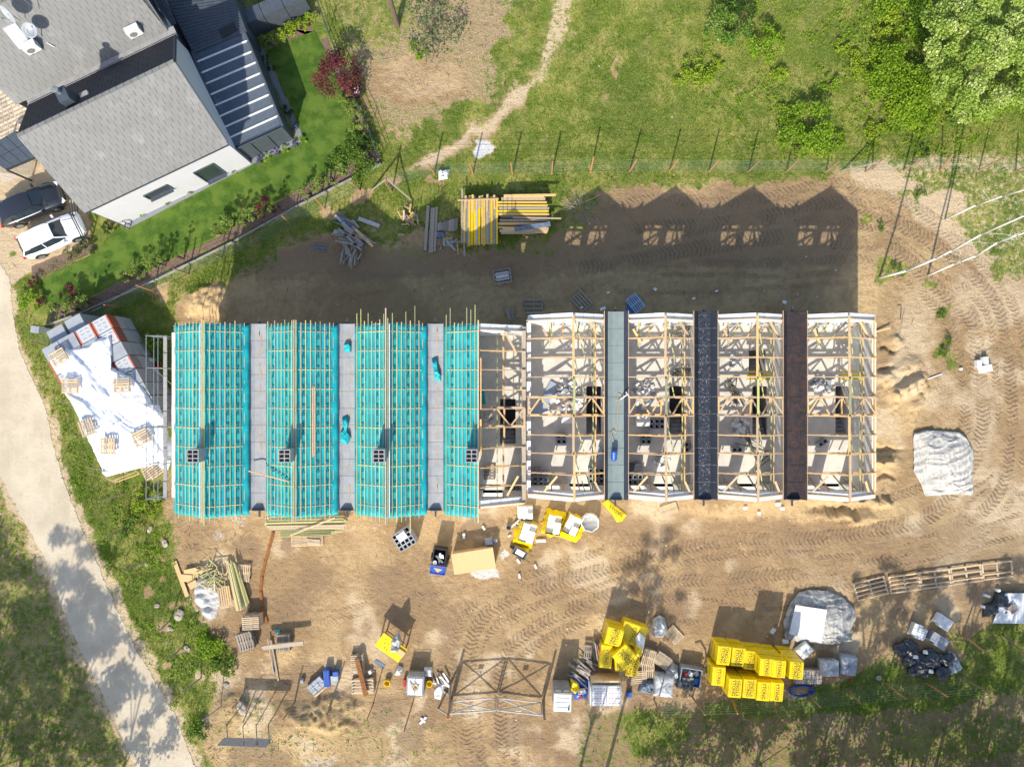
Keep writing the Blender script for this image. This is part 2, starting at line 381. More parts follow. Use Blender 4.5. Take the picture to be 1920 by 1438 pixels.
lerp(dry, pmask([(20,530),(60,520),(110,650),(150,790),(80,720),(40,620)], 12), .5)
lerp(grass, pmask([(-200,925),(0,925),(50,1000),(130,1160),(210,1330),(250,1500),(-200,1500)], 12), .56)
lerp(dry, pmask([(-200,925),(0,925),(50,1000),(130,1160),(210,1330),(250,1500),(-200,1500)], 20), .6)
lerp(grass, pmask([(330,520),(420,480),(700,330),(760,330),(1060,330),(1050,385),(870,390),(780,385),(660,400),(560,440),(430,520),(345,560),(300,600),(250,590)], 14), .80)
lerp(grass, blob(680,370,22,16,20), .15); lerp(grass, blob(740,340,20,12,0), .2); lerp(grass, blob(820,345,16,8,0), .25); lerp(grass, blob(300,545,14,18,0), .25); lerp(grass, blob(625,400,18,9,0), .2); lerp(yel, blob(300,545,14,18,0), .6)
# driveway of the neighbours and verge by the road
lerp(grass, pmask([(-200,300),(150,300),(170,470),(60,505),(20,530),(-200,560)], 6), .0)
lerp(pale, pmask([(-200,300),(150,300),(170,470),(60,505),(20,530),(-200,560)], 6), 1.0)
for (x,y,r) in ((20,475,8),(22,690,14),(12,620,10)): lerp(grass, blob(x,y,r,r,0,.8), .6)
lerp(chalk, blob(5,330,28,20,0,.3), .55)
lerp(grass, pmask([(0,480),(22,500),(40,640),(75,710),(118,830),(140,905),(195,1042),(262,1194),(348,1342),(400,1490),(250,1490),(195,1342),(122,1194),(60,1042),(-10,900)], 9), .38)
lerp(mud_shade, np.clip((fbm(XX*.45, YY*.45, 133)-.5)*5, 0, 1)*pmask([(330,960),(1990,930),(1990,1560),(330,1560)], 30), .85); lerp(pale, np.clip((fbm(XX*.4, YY*.4, 137)-.5)*5, 0, 1)*pmask([(330,960),(1990,530),(1990,1560),(330,1560)], 30), .9)
# tyre ruts
tu = np.zeros_like(grass); tv = np.zeros_like(grass); ta = np.zeros_like(grass); HT = np.zeros_like(grass)
arc = [(1050,470),(1200,440),(1400,415),(1560,405),(1680,430),(1780,490),(1850,580),(1885,700),(1890,820),(1850,930),(1740,1000),(1560,1045),(1350,1075),(1150,1110),(950,1190),(920,1300),(930,1460)]
def offs(pts, d, j=0):
    o = []
    for i, (x, y) in enumerate(pts):
        a = pts[max(i-1,0)]; b = pts[min(i+1,len(pts)-1)]; dx = b[0]-a[0]; dy = b[1]-a[1]; l = math.hypot(dx,dy)
        o.append((x - dy/l*d + rnd.uniform(-j,j), y + dx/l*d + rnd.uniform(-j,j)))
    return o
tracks = [(offs(arc, d, 15), w*rnd.uniform(1.1,1.6), s) for d, w, s in ((-46,.42,.7),(-12,.5,1),(20,.3,.8),(47,.5,1),(76,.34,.7))]
tracks += [([(1150,520),(1300,515),(1450,520),(1590,510)],.32,.9),([(1140,545),(1300,550),(1460,540),(1600,530)],.3,.7),([(430,570),(600,560),(800,540),(1000,520)],.28,.4),([(450,530),(650,515),(850,525),(1000,545)],.28,.4),
 ([(1230,1100),(1350,1130),(1480,1140),(1560,1090)],.28,1),([(1210,1150),(1300,1170),(1360,1180)],.3,.9),([(1500,1050),(1700,1030),(1930,960)],.3,1),([(1480,1075),(1700,1060),(1930,1000)],.3,1),([(1520,1010),(1700,985),(1850,900),(1930,800)],.3,.9),
 ([(1810,700),(1850,780),(1870,880),(1930,950)],.3,.9),([(1850,540),(1900,640),(1930,760)],.28,.9),([(1900,540),(1940,650)],.28,.6),([(1400,980),(1520,975),(1620,990)],.28,.8),([(520,1120),(600,1150),(700,1130),(850,1110)],.25,.5),([(560,1170),(650,1160),(700,1150)],.25,.5),
 ([(880,1300),(885,1380),(890,1460)],.2,.5),([(940,1300),(960,1380),(955,1460)],.2,.5),([(990,1300),(990,1460)],.2,.4),([(1640,560),(1700,660),(1780,730),(1850,760)],.25,.35),([(1100,990),(1250,1010),(1420,990)],.3,.6),([(1100,1030),(1300,1050),(1500,1010)],.3,.7)]
for (pts, w, s) in tracks:
    q, u, v, L = polyline_uv(pts, w * 1.5)
    e = smooth((1.15 - abs(v)/w) * 3) * smooth(u/1.2) * smooth((L-u)/1.2) * s * (1 - grass[q]*.9)
    e = e * np.clip(fbm(XX[q]*.9, YY[q]*.9, 21)*3.6 - 1.0, .06, 1)
    k = e > ta[q]; A = tu[q]; A[k] = u[k]; tu[q] = A; A = tv[q]; A[k] = v[k]/w; tv[q] = A
    HT[q] -= .012 * smooth(1 - abs(v)/w) * (e > .02) * s;
    A = ta[q]; A = np.maximum(A, e); ta[q] = A
gx_ = (np.abs(np.diff(tu, axis=1, prepend=tu[:, :1])) > .25) | (np.abs(np.diff(tu, axis=0, prepend=tu[:1])) > .25) | (np.abs(np.diff(tv, axis=1, prepend=tv[:, :1])) > .6) | (np.abs(np.diff(tv, axis=0, prepend=tv[:1])) > .6)
for _ in range(1): gx_ = gx_ | np.roll(gx_, 1, 0) | np.roll(gx_, -1, 0) | np.roll(gx_, 1, 1) | np.roll(gx_, -1, 1)
ta *= ~gx_
lerp(mud_shade, pmask([(1120,1360),(1990,1330),(1990,1560),(1120,1560)], 40), 1); lerp(mud_shade, blob(1720,1040,220,60,10,.9), .6); lerp(mud_shade, blob(1870,760,60,120,0,.9), .45); lerp(pale, pmask([(0,480),(22,500),(40,640),(75,710),(118,830),(140,905),(195,1042),(262,1194),(348,1342),(400,1490),(250,1490),(195,1342),(122,1194),(60,1042),(-10,900)], 12), 1)  # first fill paints more tree shade; the rest is soil tone
# relief
HT += .05 * (fbm(XX*.5, YY*.5, 9) - .5) + .05 * (fbm(XX*2.2, YY*2.2, 12) - .5) * (1 - pale*.5)
HT += .06 * np.clip(fbm(XX*3.5, YY*3.5, 15) - .55, 0, 1) * (1-grass)
def hill(cx, cy, rx, ry, h, a=0):
    global HT
    HT += h * blob(cx, cy, rx, ry, a, 1.2) * (.25 + 1.5*fbm(XX*3.2, YY*3.2, 31))
hill(1700,735,32,12,.55,35); hill(1720,762,8,34,.3,-25); hill(1672,836,26,6,-.35,0); hill(1655,690,16,6,-.25,30); hill(1658,715,20,10,.25); hill(1662,900,22,5,-.25,10); hill(1658,652,16,5,-.3,-8); hill(1675,640,14,8,.2); hill(1690,690,26,12,.25,20); hill(1665,870,30,10,.2,5); HT += .10*np.clip(fbm(XX*1.6, YY*1.6, 171)-.5, 0, 1)*blob(1670,770,60,160,0,.8)
hill(1580,955,55,7,-.3,0); hill(1580,972,60,6,.25,0); hill(1580,938,50,5,.25,0); hill(390,565,40,30,.45,0); hill(1660,870,16,8,.4); hill(1655,940,16,8,.35)
hill(450,1330,40,30,.35); hill(590,1345,60,20,.5,-12); hill(395,1120,16,34,.3,10); hill(380,1170,20,60,.3); hill(640,1320,40,15,.3); hill(1090,398,28,20,.3)
hill(5,325,26,18,.7)
flat = np.maximum.reduce([pmask([(300,595),(1570,595),(1570,945),(300,945)], 8, False), pmask([(-200,-200),(480,-200),(720,300),(470,420),(60,600),(-200,480)], 10, False)])
flat = np.maximum(flat, pmask([(-60,430),(20,490),(60,640),(110,780),(135,890),(260,1190),(345,1330),(410,1530),(250,1530),(200,1350),(60,1040),(-10,900),(-60,860)], 8, False))
far = smooth((np.maximum(abs(XX)-36, abs(YY)-27))/3)
HT *= (1-flat) * (1-far); HT += far * 0.0
ji = lambda x: np.clip(((x - ax[0])), 0, None)
def gidx(x, y):
    return np.clip(np.searchsorted(ay, y), 0, NY-1), np.clip(np.searchsorted(ax, x), 0, NX-1)
def gz(x, y):
    i, j = gidx(np.array([x]), np.array([y])); return float(HT[i[0], j[0]])
V = np.stack([XX.ravel(), YY.ravel(), HT.ravel()], 1)
idx = np.arange(NX*NY).reshape(NY, NX)
Q = np.stack([idx[:-1,:-1].ravel(), idx[:-1,1:].ravel(), idx[1:,1:].ravel(), idx[1:,:-1].ravel()], 1)
one = np.ones(grass.size)
def ground_mat():
    t = NT('ground_soil'); p = t.pos(); a = t.sep(t.attr('fa', 'Color')); b = t.sep(t.attr('fb', 'Color'))
    g, d, y = a[0], a[1], a[2]; mu, ch, pa = b[0], b[1], b[2]
    n1 = t.noise(p, .55, 5, .6); n2 = t.noise(p, 2.6, 6, .68); n3 = t.noise(p, 11, 5, .7); n4 = t.noise(p, 48, 3, .7)
    soil = t.mix(t.ss(n2, .25, .8), (.46,.32,.17), (.33,.215,.112))
    soil = t.mix(t.math('MULTIPLY', t.ss(n1, .4, .65), .45), soil, (.53,.38,.205)); n0 = t.noise(p, .17, 4, .65, .6); soil = t.mix(t.math('MULTIPLY', t.ss(n0, .45, .6), .6), soil, (.27,.175,.092))
    f = t.ss(t.math('ADD', y, t.math('MULTIPLY', t.math('SUBTRACT', n2, .5), 1.4)), .3, .75); soil = t.mix(t.math('MULTIPLY', f, .9), soil, (.60,.42,.215))
    f = t.ss(t.math('ADD', pa, t.math('MULTIPLY', t.math('SUBTRACT', n2, .5), 1.2)), .3, .9); soil = t.mix(t.math('MULTIPLY', f, .7), soil, (.64,.50,.33))
    f = t.ss(t.math('ADD', mu, t.math('MULTIPLY', t.math('SUBTRACT', n2, .5), .9)), .25, .85); soil = t.mix(t.math('MULTIPLY', f, .8), soil, (.275,.185,.108))  # darker soil: mud and the painted tree shade
    f = t.ss(t.math('ADD', ch, t.math('MULTIPLY', t.math('SUBTRACT', n3, .5), 1.3)), .42, .75); soil = t.mix(f, soil, (.62,.61,.58))
    soil = t.mix(t.math('MULTIPLY', t.attr('ta'), .38), soil, (.27,.185,.115))
    grain = t.math('MULTIPLY_ADD', n4, .6, .7); 
    # dark crumbs and twigs, small light chips
    cr = t.ss(t.vor(p, 7.5, out='Distance'), .10, .04); cr = t.math('MULTIPLY', cr, t.ss(n3, .5, .62)); soil = t.mix(t.math('MULTIPLY', cr, .7), soil, (.10,.07,.045))
    wv = t.noise(t.mapping(p, (1,1,1), (0,0,.5)), 5, 2, .5, 6); tw = t.math('MULTIPLY', t.ss(t.math('ABSOLUTE', t.math('SUBTRACT', wv, .5)), .012, .003), t.ss(n2, .5, .6)); soil = t.mix(t.math('MULTIPLY', tw, .5), soil, (.09,.06,.04))
    chip = t.ss(t.vor(p, 3.1), .055, .03); soil = t.mix(chip, soil, (.65,.63,.58))
    # dry litter
    dr = t.mix(t.ss(n3, .35, .65), (.47,.36,.21), (.26,.18,.10)); f = t.ss(t.math('ADD', d, t.math('MULTIPLY', t.math('SUBTRACT', n2, .5), 1.5)), .35, .8); soil = t.mix(f, soil, dr)
    # grass base
    gr = t.mix(t.ss(n3, .32, .68), (.07,.125,.013), (.20,.265,.04)); gr = t.mix(t.math('MULTIPLY', t.ss(n1, .42, .58), .7), gr, (.33,.31,.085)); gr = t.mix(t.math('MULTIPLY', t.ss(n0, .48, .6), .55), gr, (.06,.125,.014)); gr = t.mix(t.math('MULTIPLY', t.ss(t.noise(t.mapping(p, (1,.45,1), (0,0,-.6)), 3.4, 5, .7), .56, .72), .55), gr, (.32,.27,.14))
    f = t.ss(t.math('ADD', t.math('ADD', g, t.math('MULTIPLY', t.math('SUBTRACT', n3, .5), .7)), t.math('MULTIPLY', t.math('SUBTRACT', n2, .5), 1.5)), .40, .62)
    c = t.mix(t.math('MULTIPLY', f, .92), soil, gr)
    k = t.node('ShaderNodeHueSaturation'); t.l.new(c, k.inputs['Color']); t.put(k.inputs['Value'], grain)
    t.fin(k.outputs[0], .95, .1)
    # tyre treads: raised herringbone lugs along the ruts
    u, v, s = t.attr('tu'), t.attr('tv'), t.attr('ta')
    w = t.math('ADD', t.math('MULTIPLY', u, 20.0), t.math('MULTIPLY', t.math('ABSOLUTE', v), 6.0)); w = t.math('ADD', w, t.math('MULTIPLY', n2, 3.0))
    lug = t.ss(t.math('SINE', w), -.25, .5); lug = t.math('MULTIPLY', lug, t.math('MULTIPLY', s, t.ss(n2, .3, .6)))
    h = t.math('ADD', t.math('MULTIPLY', lug, .075), t.math('MULTIPLY', n3, .075)); h = t.math('ADD', h, t.math('MULTIPLY', n4, .022))
    h = t.math('ADD', h, t.math('MULTIPLY', n2, .15))
    t.bump(h, 1.0, 1.0); return t.m
me = npmesh('ground', V, Q, ground_mat(), {'fa': np.stack([grass.ravel(), dry.ravel(), yel.ravel(), one], 1), 'fb': np.stack([mud_shade.ravel(), chalk.ravel(), pale.ravel(), one], 1), 'tu': tu.ravel(), 'tv': tv.ravel(), 'ta': ta.ravel()}, smooth=True)
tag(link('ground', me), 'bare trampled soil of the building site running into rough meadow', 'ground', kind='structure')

def sheet(name, poly, z, mat, label, cat, rag=.12, fine=.25, kind='structure', thick=.04):
    """flat sheet with a ragged outline"""
    P = [Vector((gx(a), gy(b))) for a, b in poly]; out = []
    for i in range(len(P)):
        a, b = P[i], P[(i+1) % len(P)]; n = max(1, int((b-a).length / fine)); nrm = Vector((-(b-a).y, (b-a).x)).normalized()
        for k in range(n):
            q = a.lerp(b, k/n); e = float(fbm(np.array([q.x*1.3]), np.array([q.y*1.3]), 77)[0]) - .5 + .5*(rnd.random()-.5)
            q = q + nrm * e * rag * 2 if abs(q.x) < 39 and abs(q.y) < 30 else q
            out.append((q.x, q.y))
    import mathutils
    A = sum(out[i][0]*out[(i+1)%len(out)][1]-out[(i+1)%len(out)][0]*out[i][1] for i in range(len(out)))
    if A < 0: out = out[::-1]
    mb = MB(); mb.prism(out, z-thick, z); o = mb.build(name, mat); tag(o, label, cat, kind=kind); return o
def road_mat():
    t = NT('gravel'); p = t.pos(); n1 = t.noise(p, .5, 5, .6); n2 = t.noise(p, 4, 5, .7); n4 = t.noise(p, 40, 3, .7)
    st = t.noise(t.mapping(p, (1.6,.12,1), (0,0,math.radians(-32))), 1.6, 4, .6)
    c = t.mix(t.ss(n1, .3, .7), (.57,.49,.365), (.46,.385,.28)); c = t.mix(t.math('MULTIPLY', t.ss(st, .5, .7), .35), c, (.58,.51,.40)); c = t.mix(t.math('MULTIPLY', t.ss(n2, .58, .72), .35), c, (.30,.26,.20))
    k = t.node('ShaderNodeHueSaturation'); t.l.new(c, k.inputs['Color']); t.put(k.inputs['Value'], t.math('MULTIPLY_ADD', n4, .5, .75))
    t.fin(k.outputs[0], .95, .1); t.bump(t.math('ADD', n4, t.math('MULTIPLY', n2, 1.5)), .5, .03); return t.m
m_gravel = road_mat()
sheet('gravel_road', [(-120,330),(0,495),(16,518),(25,590),(38,660),(62,710),(84,760),(100,830),(120,905),(176,1042),(243,1194),(329,1342),(365,1438),(396,1520),(278,1520),(254,1438),(213,1342),(140,1194),(79,1042),(7,900),(-160,640)], .022, m_gravel, 'pale gravel lane running down the left side of the photo', 'road', .11, .12)
def lawn_mat():
    t = NT('lawn_turf'); p = t.pos(); n1 = t.noise(p, .8, 4, .6); n2 = t.noise(p, 5, 5, .7); n3 = t.noise(p, 30, 3, .7)
    c = t.mix(t.ss(n2, .3, .7), (.062,.125,.016), (.04,.085,.011)); c = t.mix(t.math('MULTIPLY', t.ss(n1, .42, .6), .75), c, (.12,.18,.028)); c = t.mix(t.math('MULTIPLY', t.ss(t.math('SINE', t.math('MULTIPLY', t.sepxyz(t.mapping(p, (1,1,1), (0,0,-.44)))[1], 7.5)), -.3, .3), .16), c, (.12,.20,.03)); c = t.mix(t.math('MULTIPLY', t.ss(t.noise(p, .35, 2, .5), .62, .7), .4), c, (.20,.20,.06))
    k = t.node('ShaderNodeHueSaturation'); t.l.new(c, k.inputs['Color']); t.put(k.inputs['Value'], t.math('MULTIPLY_ADD', n3, .9, .55))
    t.fin(k.outputs[0], .9, .15); t.bump(n3, .7, .05); return t.m
lawn_poly = [(232,428),(350,366),(470,304),(558,262),(556,225),(508,110),(500,95),(590,58),(600,78),(618,110),(640,170),(662,205),(690,262),(640,310),(560,352),(510,382),(440,424),(370,462),(300,494),(215,530),(160,562),(92,570),(78,548),(76,525),(130,498),(182,474),(205,440)]
sheet('lawn', lawn_poly, .03, lawn_mat(), 'mown bright green lawn wrapping round the two finished houses', 'lawn', .05)
m_mulch = M('bark_mulch', (.24,.16,.12), (.12,.08,.06), 9, .95, .8, 30, bd=.03)
sheet('bark_bed', [(92,574),(160,566),(215,534),(300,498),(370,466),(440,428),(512,386),(560,356),(640,314),(692,266),(642,168),(602,76),(612,70),(714,306),(600,365),(450,440),(300,520),(160,590),(100,612)], .018, m_mulch, 'strip of bark mulch under the shrubs between lawn and kerb', 'flower bed', .04)
sheet('bark_bed', [(500,96),(590,60),(600,78),(580,52),(568,46),(492,84)], .016, m_mulch, 'short strip of bark mulch below the yellow shrubs by the grey garden wall', 'flower bed', .03)
sheet('bark_bed', [(78,522),(130,495),(182,470),(175,452),(60,500),(60,520)], .016, m_mulch, 'strip of mulch between white car and lawn', 'flower bed', .03)
m_gravelbed = M('blue_grey_gravel', (.30,.32,.35), (.12,.13,.15), 26, .9, .9, 30, bd=.04)
for pl, lb in (([(233,421),(468,302),(474,309),(238,430)], 'narrow strip of grey gravel along the white house wall'), ([(468,300),(560,258),(566,266),(474,308)], 'grey gravel strip with lavender in front of the glass terrace'), ([(558,258),(484,92),(492,88),(568,256)], 'grey gravel strip along the long side of the glass terrace')):
    sheet('gravel_strip', pl, .034, m_gravelbed, lb, 'gravel strip', .02)
# block-paved drive: separate stones, sand joints below
def paver_mat():
    t = NT('tan_paver'); v = t.tc(); n = t.noise(v, 6, 4, .6); c = t.mix(n, (.56,.47,.36), (.46,.38,.29)); k = t.node('ShaderNodeHueSaturation'); t.l.new(c, k.inputs['Color']); t.put(k.inputs['Value'], t.math('MULTIPLY_ADD', t.rand(), .45, .78)); t.fin(k.outputs[0], .9, .2); return t.m
m_paver = paver_mat(); mb = MB(); mb.prism([(gx(-260),gy(300)),(gx(60),gy(330)),(gx(75),gy(200)),(gx(-60),gy(60)),(gx(-260),gy(60))][::1], -.02, .02)
drive = mb.build('driveway', M('joint_sand', (.40,.33,.24), None, 6)); tag(drive, 'drive of small tan concrete paving blocks beside the grey house', 'driveway', kind='structure')
pm = []
for (a, b) in ((.46,.46),(.66,.46),(.30,.46)):
    q = MB(); q.box((0,0,.03), (a-.03,b-.03,.06)); pm.append(q.mesh('paver', m_paver))
n = 0; a = math.radians(25.5); ca, sa = math.cos(a), math.sin(a)
for r in range(-3, 16):
    x = -3 + rnd.random()*.3
    while x < 3.6:
        k = rnd.randrange(3); w = (.46,.66,.30)[k]; u = x + w/2; vv = -r*.46; x += w
        X, Y = gx(20)+u*ca+vv*sa*1.0, gy(140)+u*sa+vv*ca
        if X < gx(-14) or Y > gy(95) or Y < gy(335) or n > 260: continue
        o = bpy.data.objects.new('paver', pm[k]); C.objects.link(o); o.parent = drive; o.location = (X, Y, 0); o.rotation_euler = (0,0,a); n += 1
# ------------------------------------------------------------------ finished houses, top left
def quadmap(c0, c1, c2, c3): return lambda s, t: (Vector(c0)*(1-s)+Vector(c1)*s)*(1-t) + (Vector(c3)*(1-s)+Vector(c2)*s)*t
def tile_mat(name, a, b):
    t = NT(name); n = t.noise(t.pos(), 3, 4, .6); c = t.mix(n, a, b); c = t.mix(t.math('MULTIPLY', t.ss(t.noise(t.pos(), .7, 5, .7), .5, .66), .45), c, tuple(x*1.35 for x in a)); c = t.mix(t.math('MULTIPLY', t.ss(t.noise(t.pos(), 9, 4, .7), .6, .7), .35), c, tuple(x*.6 for x in a)); k = t.node('ShaderNodeHueSaturation'); t.l.new(c, k.inputs['Color']); t.put(k.inputs['Value'], t.math('MULTIPLY_ADD', t.rand(), .12, .94)); t.fin(k.outputs[0], .62, .35); t.bump(t.noise(t.pos(), 40, 3, .6), .2, .01); return t.m
m_tile = tile_mat('grey_roof_tile', (.175,.175,.17), (.135,.135,.13)); m_tiled = tile_mat('dark_and_shaded_tile', (.035,.036,.04), (.022,.023,.026))  # dark set: real slate, also rear slopes coloured for their shade
m_render = M('white_render', (.50,.50,.515), (.47,.47,.485), 1.2, .9, .2, 60, per_obj=.05)
m_flash = M('zinc_flashing', (.40,.38,.36), (.30,.28,.26), 3, .5, .2, 20, metal=.2)
m_lead = M('anthracite_sheet', (.07,.085,.105), (.055,.065,.08), 3, .4, .15, 15, spec=.5)
ua = math.radians(25.5); U = Vector((math.cos(ua), math.sin(ua), 0)); Vd = Vector((math.sin(ua), -math.cos(ua), 0))   # Vd points downhill towards the lawn
A0 = W(232, 422, 0); L1 = 9.75; hw = 3.75; E = 4.6; R = 8.0
ntile = [0]
def tiled(parent, p_eave0, p_eave1, p_rid1, p_rid0, mat, wt, ht, one_by_one, rows=None):
    """courses of flat tiles; each tile proud of the one below"""
    mb = MB(); u = (p_eave1-p_eave0); L = u.length; u = u.normalized(); v = (p_rid0-p_eave0); Hh = v.length; v = v.normalized(); nrm = u.cross(v).normalized()
    nr = int(round(Hh/ht)); hh = Hh/nr; nc = int(round(L/wt)); ww = L/nc
    q = MB(); c = []
    for (x, y, z) in ((0.012,-.05,.05),(ww-.012,-.05,.05),(ww-.006,hh,.006),(0.006,hh,.006)): c.append((x,y,z-.02))
    for (x, y, z) in ((0.012,-.05,.05),(ww-.012,-.05,.05),(ww-.006,hh,.006),(0.006,hh,.006)): c.append((x,y,z+.012))
    q.hexa(c); tm = q.mesh('roof_tile', mat); Rm = Matrix((u, v, nrm)).transposed().to_4x4()
    base = parent
    for r in range(nr):
        sh = ww*.5 if r % 2 else 0
        for k in range(nc + (1 if r % 2 else 0)):
            x = k*ww - sh; wd = ww
            P = p_eave0 + u*x + v*(r*hh) + nrm*.01
            if one_by_one and ntile[0] < 300 and x >= 0 and x+ww <= L+.01 and base is not None:
                o = bpy.data.objects.new('roof_tile', tm); C.objects.link(o); o.parent = parent; o.matrix_basis = Matrix.Translation(P) @ Rm; ntile[0] += 1
            else:
                lo = max(x, 0); hi = min(x+wd, L)
                cc = [p_eave0 + u*(lo+.006) + v*(r*hh-.05) + nrm*.045, p_eave0+u*(hi-.012)+v*(r*hh-.05)+nrm*.045, p_eave0+u*(hi-.006)+v*((r+1)*hh)+nrm*.0, p_eave0+u*(lo+.006)+v*((r+1)*hh)+nrm*.0]
                mb.hexa(cc + [p + nrm*.02 for p in cc])
    return mb
TB = [None]
def house():
    base = A0.copy(); TB[0] = base
    t = empty('grey_roofed_house', base, 'white rendered house with two parallel gabled roofs of light grey flat tiles', 'house')
    # wing 1 (front) and wing 2 (rear)
    eF0, eF1 = A0 + Vector((0,0,E)), A0 + U*L1 + Vector((0,0,E))
    rF0, rF1 = A0 - Vd*hw + Vector((0,0,R)), A0 + U*L1 - Vd*hw + Vector((0,0,R))
    eB0, eB1 = A0 - Vd*hw*1.92 + Vector((0,0,E+.2)), A0 + U*L1 - Vd*hw*1.92 + Vector((0,0,E+.2))
    r20, r21 = A0 - Vd*hw*2.95 + Vector((0,0,R+.1)) - U*1.4, A0 + U*(L1-.3) - Vd*hw*2.95 + Vector((0,0,R+.1))
    e20, e21 = A0 - Vd*hw*2.02 + Vector((0,0,E+.2)) - U*.8, A0 + U*(L1-.3) - Vd*hw*2.02 + Vector((0,0,E+.2))
    b20, b21 = A0 - Vd*hw*4 + Vector((0,0,E)) - U*1.4, A0 + U*(L1-.3) - Vd*hw*4 + Vector((0,0,E))
    wl = MB(); g = Vector((0,0,-1))
    def wall(p, q, zs): wl.poly([Vector((p.x,p.y,0)), Vector((q.x,q.y,0))] + zs)
    wall(eF0, eF1, [eF1 - Vector((0,0,.12)), eF0 - Vector((0,0,.12))])
    wall(eF1, eB1, [eB1 - Vector((0,0,.1)), rF1 - Vector((0,0,.12)), eF1 - Vector((0,0,.12))])
    wall(eB0, eF0, [eF0 - Vector((0,0,.12)), rF0 - Vector((0,0,.12)), eB0 - Vector((0,0,.1))])
    wall(e21, b21, [b21-Vector((0,0,.1)), r21 - Vector((0,0,.12)), e21-Vector((0,0,.1))]); wall(b20, e20, [e20-Vector((0,0,.1)), r20-Vector((0,0,.12)), b20-Vector((0,0,.1))]); wall(b21, b20, [b20, b21])
    w = wl.build('wall', m_render, t)
    # windows in the lawn wall and in the gable
    def window(p0, p1, z0, z1, nrm, deep=.16):
        p0 = Vector(p0); p1 = Vector(p1); u = (p1-p0).normalized(); f = MB()
        for (a, b, c, d) in ((0,0,1,0),(0,1,1,1),(0,0,0,1),(1,0,1,1)):
            q0 = p0.lerp(p1, a) + Vector((0,0,z0+(z1-z0)*b)); q1 = p0.lerp(p1, c) + Vector((0,0,z0+(z1-z0)*d)); f.beam(q0 + nrm*.03, q1 + nrm*.03, .08, .08, up=nrm)
        f.beam(p0+Vector((0,0,z0-.06))+nrm*.12, p1+Vector((0,0,z0-.06))+nrm*.12, .26, .04)
        fo = f.build('window', m_lead, t); gq = MB(); gq.poly([p0+Vector((0,0,z0))+nrm*.012, p1+Vector((0,0,z0))+nrm*.012, p1+Vector((0,0,z1))+nrm*.012, p0+Vector((0,0,z1))+nrm*.012]); gq.build('pane', m_glass, fo)
    window(A0+U*3.05, A0+U*4.7, 1.9, 2.7, Vd); window(A0+U*6.6, A0+U*8.0, .5, 2.6, Vd)
    gN = A0 + U*L1
    window(gN - Vd*2.2, gN - Vd*3.2, 1.2, 2.5, U); window(gN - Vd*4.4, gN - Vd*5.4, 1.2, 2.5, U); window(gN - Vd*8.6, gN - Vd*11.2, 3.6, 5.4, U)
    # roofs: deck, tiles, ridge, verges
    def slope(e0, e1, r1, r0, mat, singles, wt=.46, ht=.36):
        nrm = (e1-e0).cross(r0-e0).normalized(); dk = MB(); dk.hexa([p - nrm*.16 for p in (e0,e1,r1,r0)] + [p - nrm*.0 for p in (e0,e1,r1,r0)]); rf = dk.build('roof', m_tiled, t)
        m = tiled(rf, e0, e1, r1, r0, mat, wt, ht, singles)
        if m.v: tag(m.build('roof_tiles', mat, rf), kind='stuff')
        return rf
    ov = U*.12
    slope(eF0 - ov + Vd*.15 - Vector((0,0,.12)), eF1 + ov + Vd*.15 - Vector((0,0,.12)), rF1 + ov, rF0 - ov, m_tile, True)
    slope(eB1 + ov, eB0 - ov, rF0 - ov, rF1 + ov, m_tiled, False, .6, .5)  # same light grey roof; its unlit side is painted dark
    slope(e20 - ov, e21 + ov, r21 + ov, r20 - ov, m_tile, False); slope(b21 + ov, b20 - ov, r20 - ov, r21 + ov, m_tiled, False, .6, .5)  # rear slope of this wing also has shade in its tile colour
    rd = MB()
    for (p, q) in ((rF0-ov, rF1+ov), (r20-ov, r21+ov)):
        n = 22
        for i in range(n): a = p.lerp(q, i/n); b = p.lerp(q, (i+.96)/n); rd.beam(a+Vector((0,0,.05)), b+Vector((0,0,.07)), .2, .06)
    rd.build('ridge_cap', m_tile, t)
    # box gutter between the wings and front gutter
    gt = MB(); gt.beam(eB0 - U*.2 - Vd*.2 + Vector((0,0,.0)), eB1 + U*.25 - Vd*.2 + Vector((0,0,.0)), .62, .10); gt.beam(eB0 - U*.2 + Vd*.12 + Vector((0,0,.1)), eB1 + U*.25 + Vd*.12 + Vector((0,0,.1)), .04, .22)
    gt.build('valley_gutter', m_flash, t)
    g2 = MB(); a = eF0 - ov + Vd*.22 - Vector((0,0,.16)); b = eF1 + ov + Vd*.22 - Vector((0,0,.16)); g2.beam(a, b, .13, .1); g2.build('gutter', m_darkmetal, t)
    for (p, q) in ((eF0-ov, rF0-ov), (eF1+ov, rF1+ov), (eB0-ov, rF0-ov), (eB1+ov, rF1+ov), (e21+ov, r21+ov)): vg = MB(); vg.beam(p - Vector((0,0,.05)), q - Vector((0,0,.05)), .06, .2); vg.build('verge_board', m_lead, t)
    # chimney on the rear slope of the front wing
    c = W(117, 178, 8.1); c.z = 0; ch = MB(); ch.box((c.x, c.y, 6.9), (.62,.82,2.6), rz=ua); cho = ch.build('chimney', m_lead, t)
    cw = MB(); cw.lathe((c.x-.1, c.y+.1, 8.2), [(.13,0),(.13,.35),(.2,.4),(.2,.46),(0,.5)], 12); cw.build('cowl', m_steel, cho)
    c2 = MB(); c2.box((c.x+.75, c.y+.35, 6.7), (.5,.35,1.2), rz=ua); c2.build('vent_stack', m_flash, t)
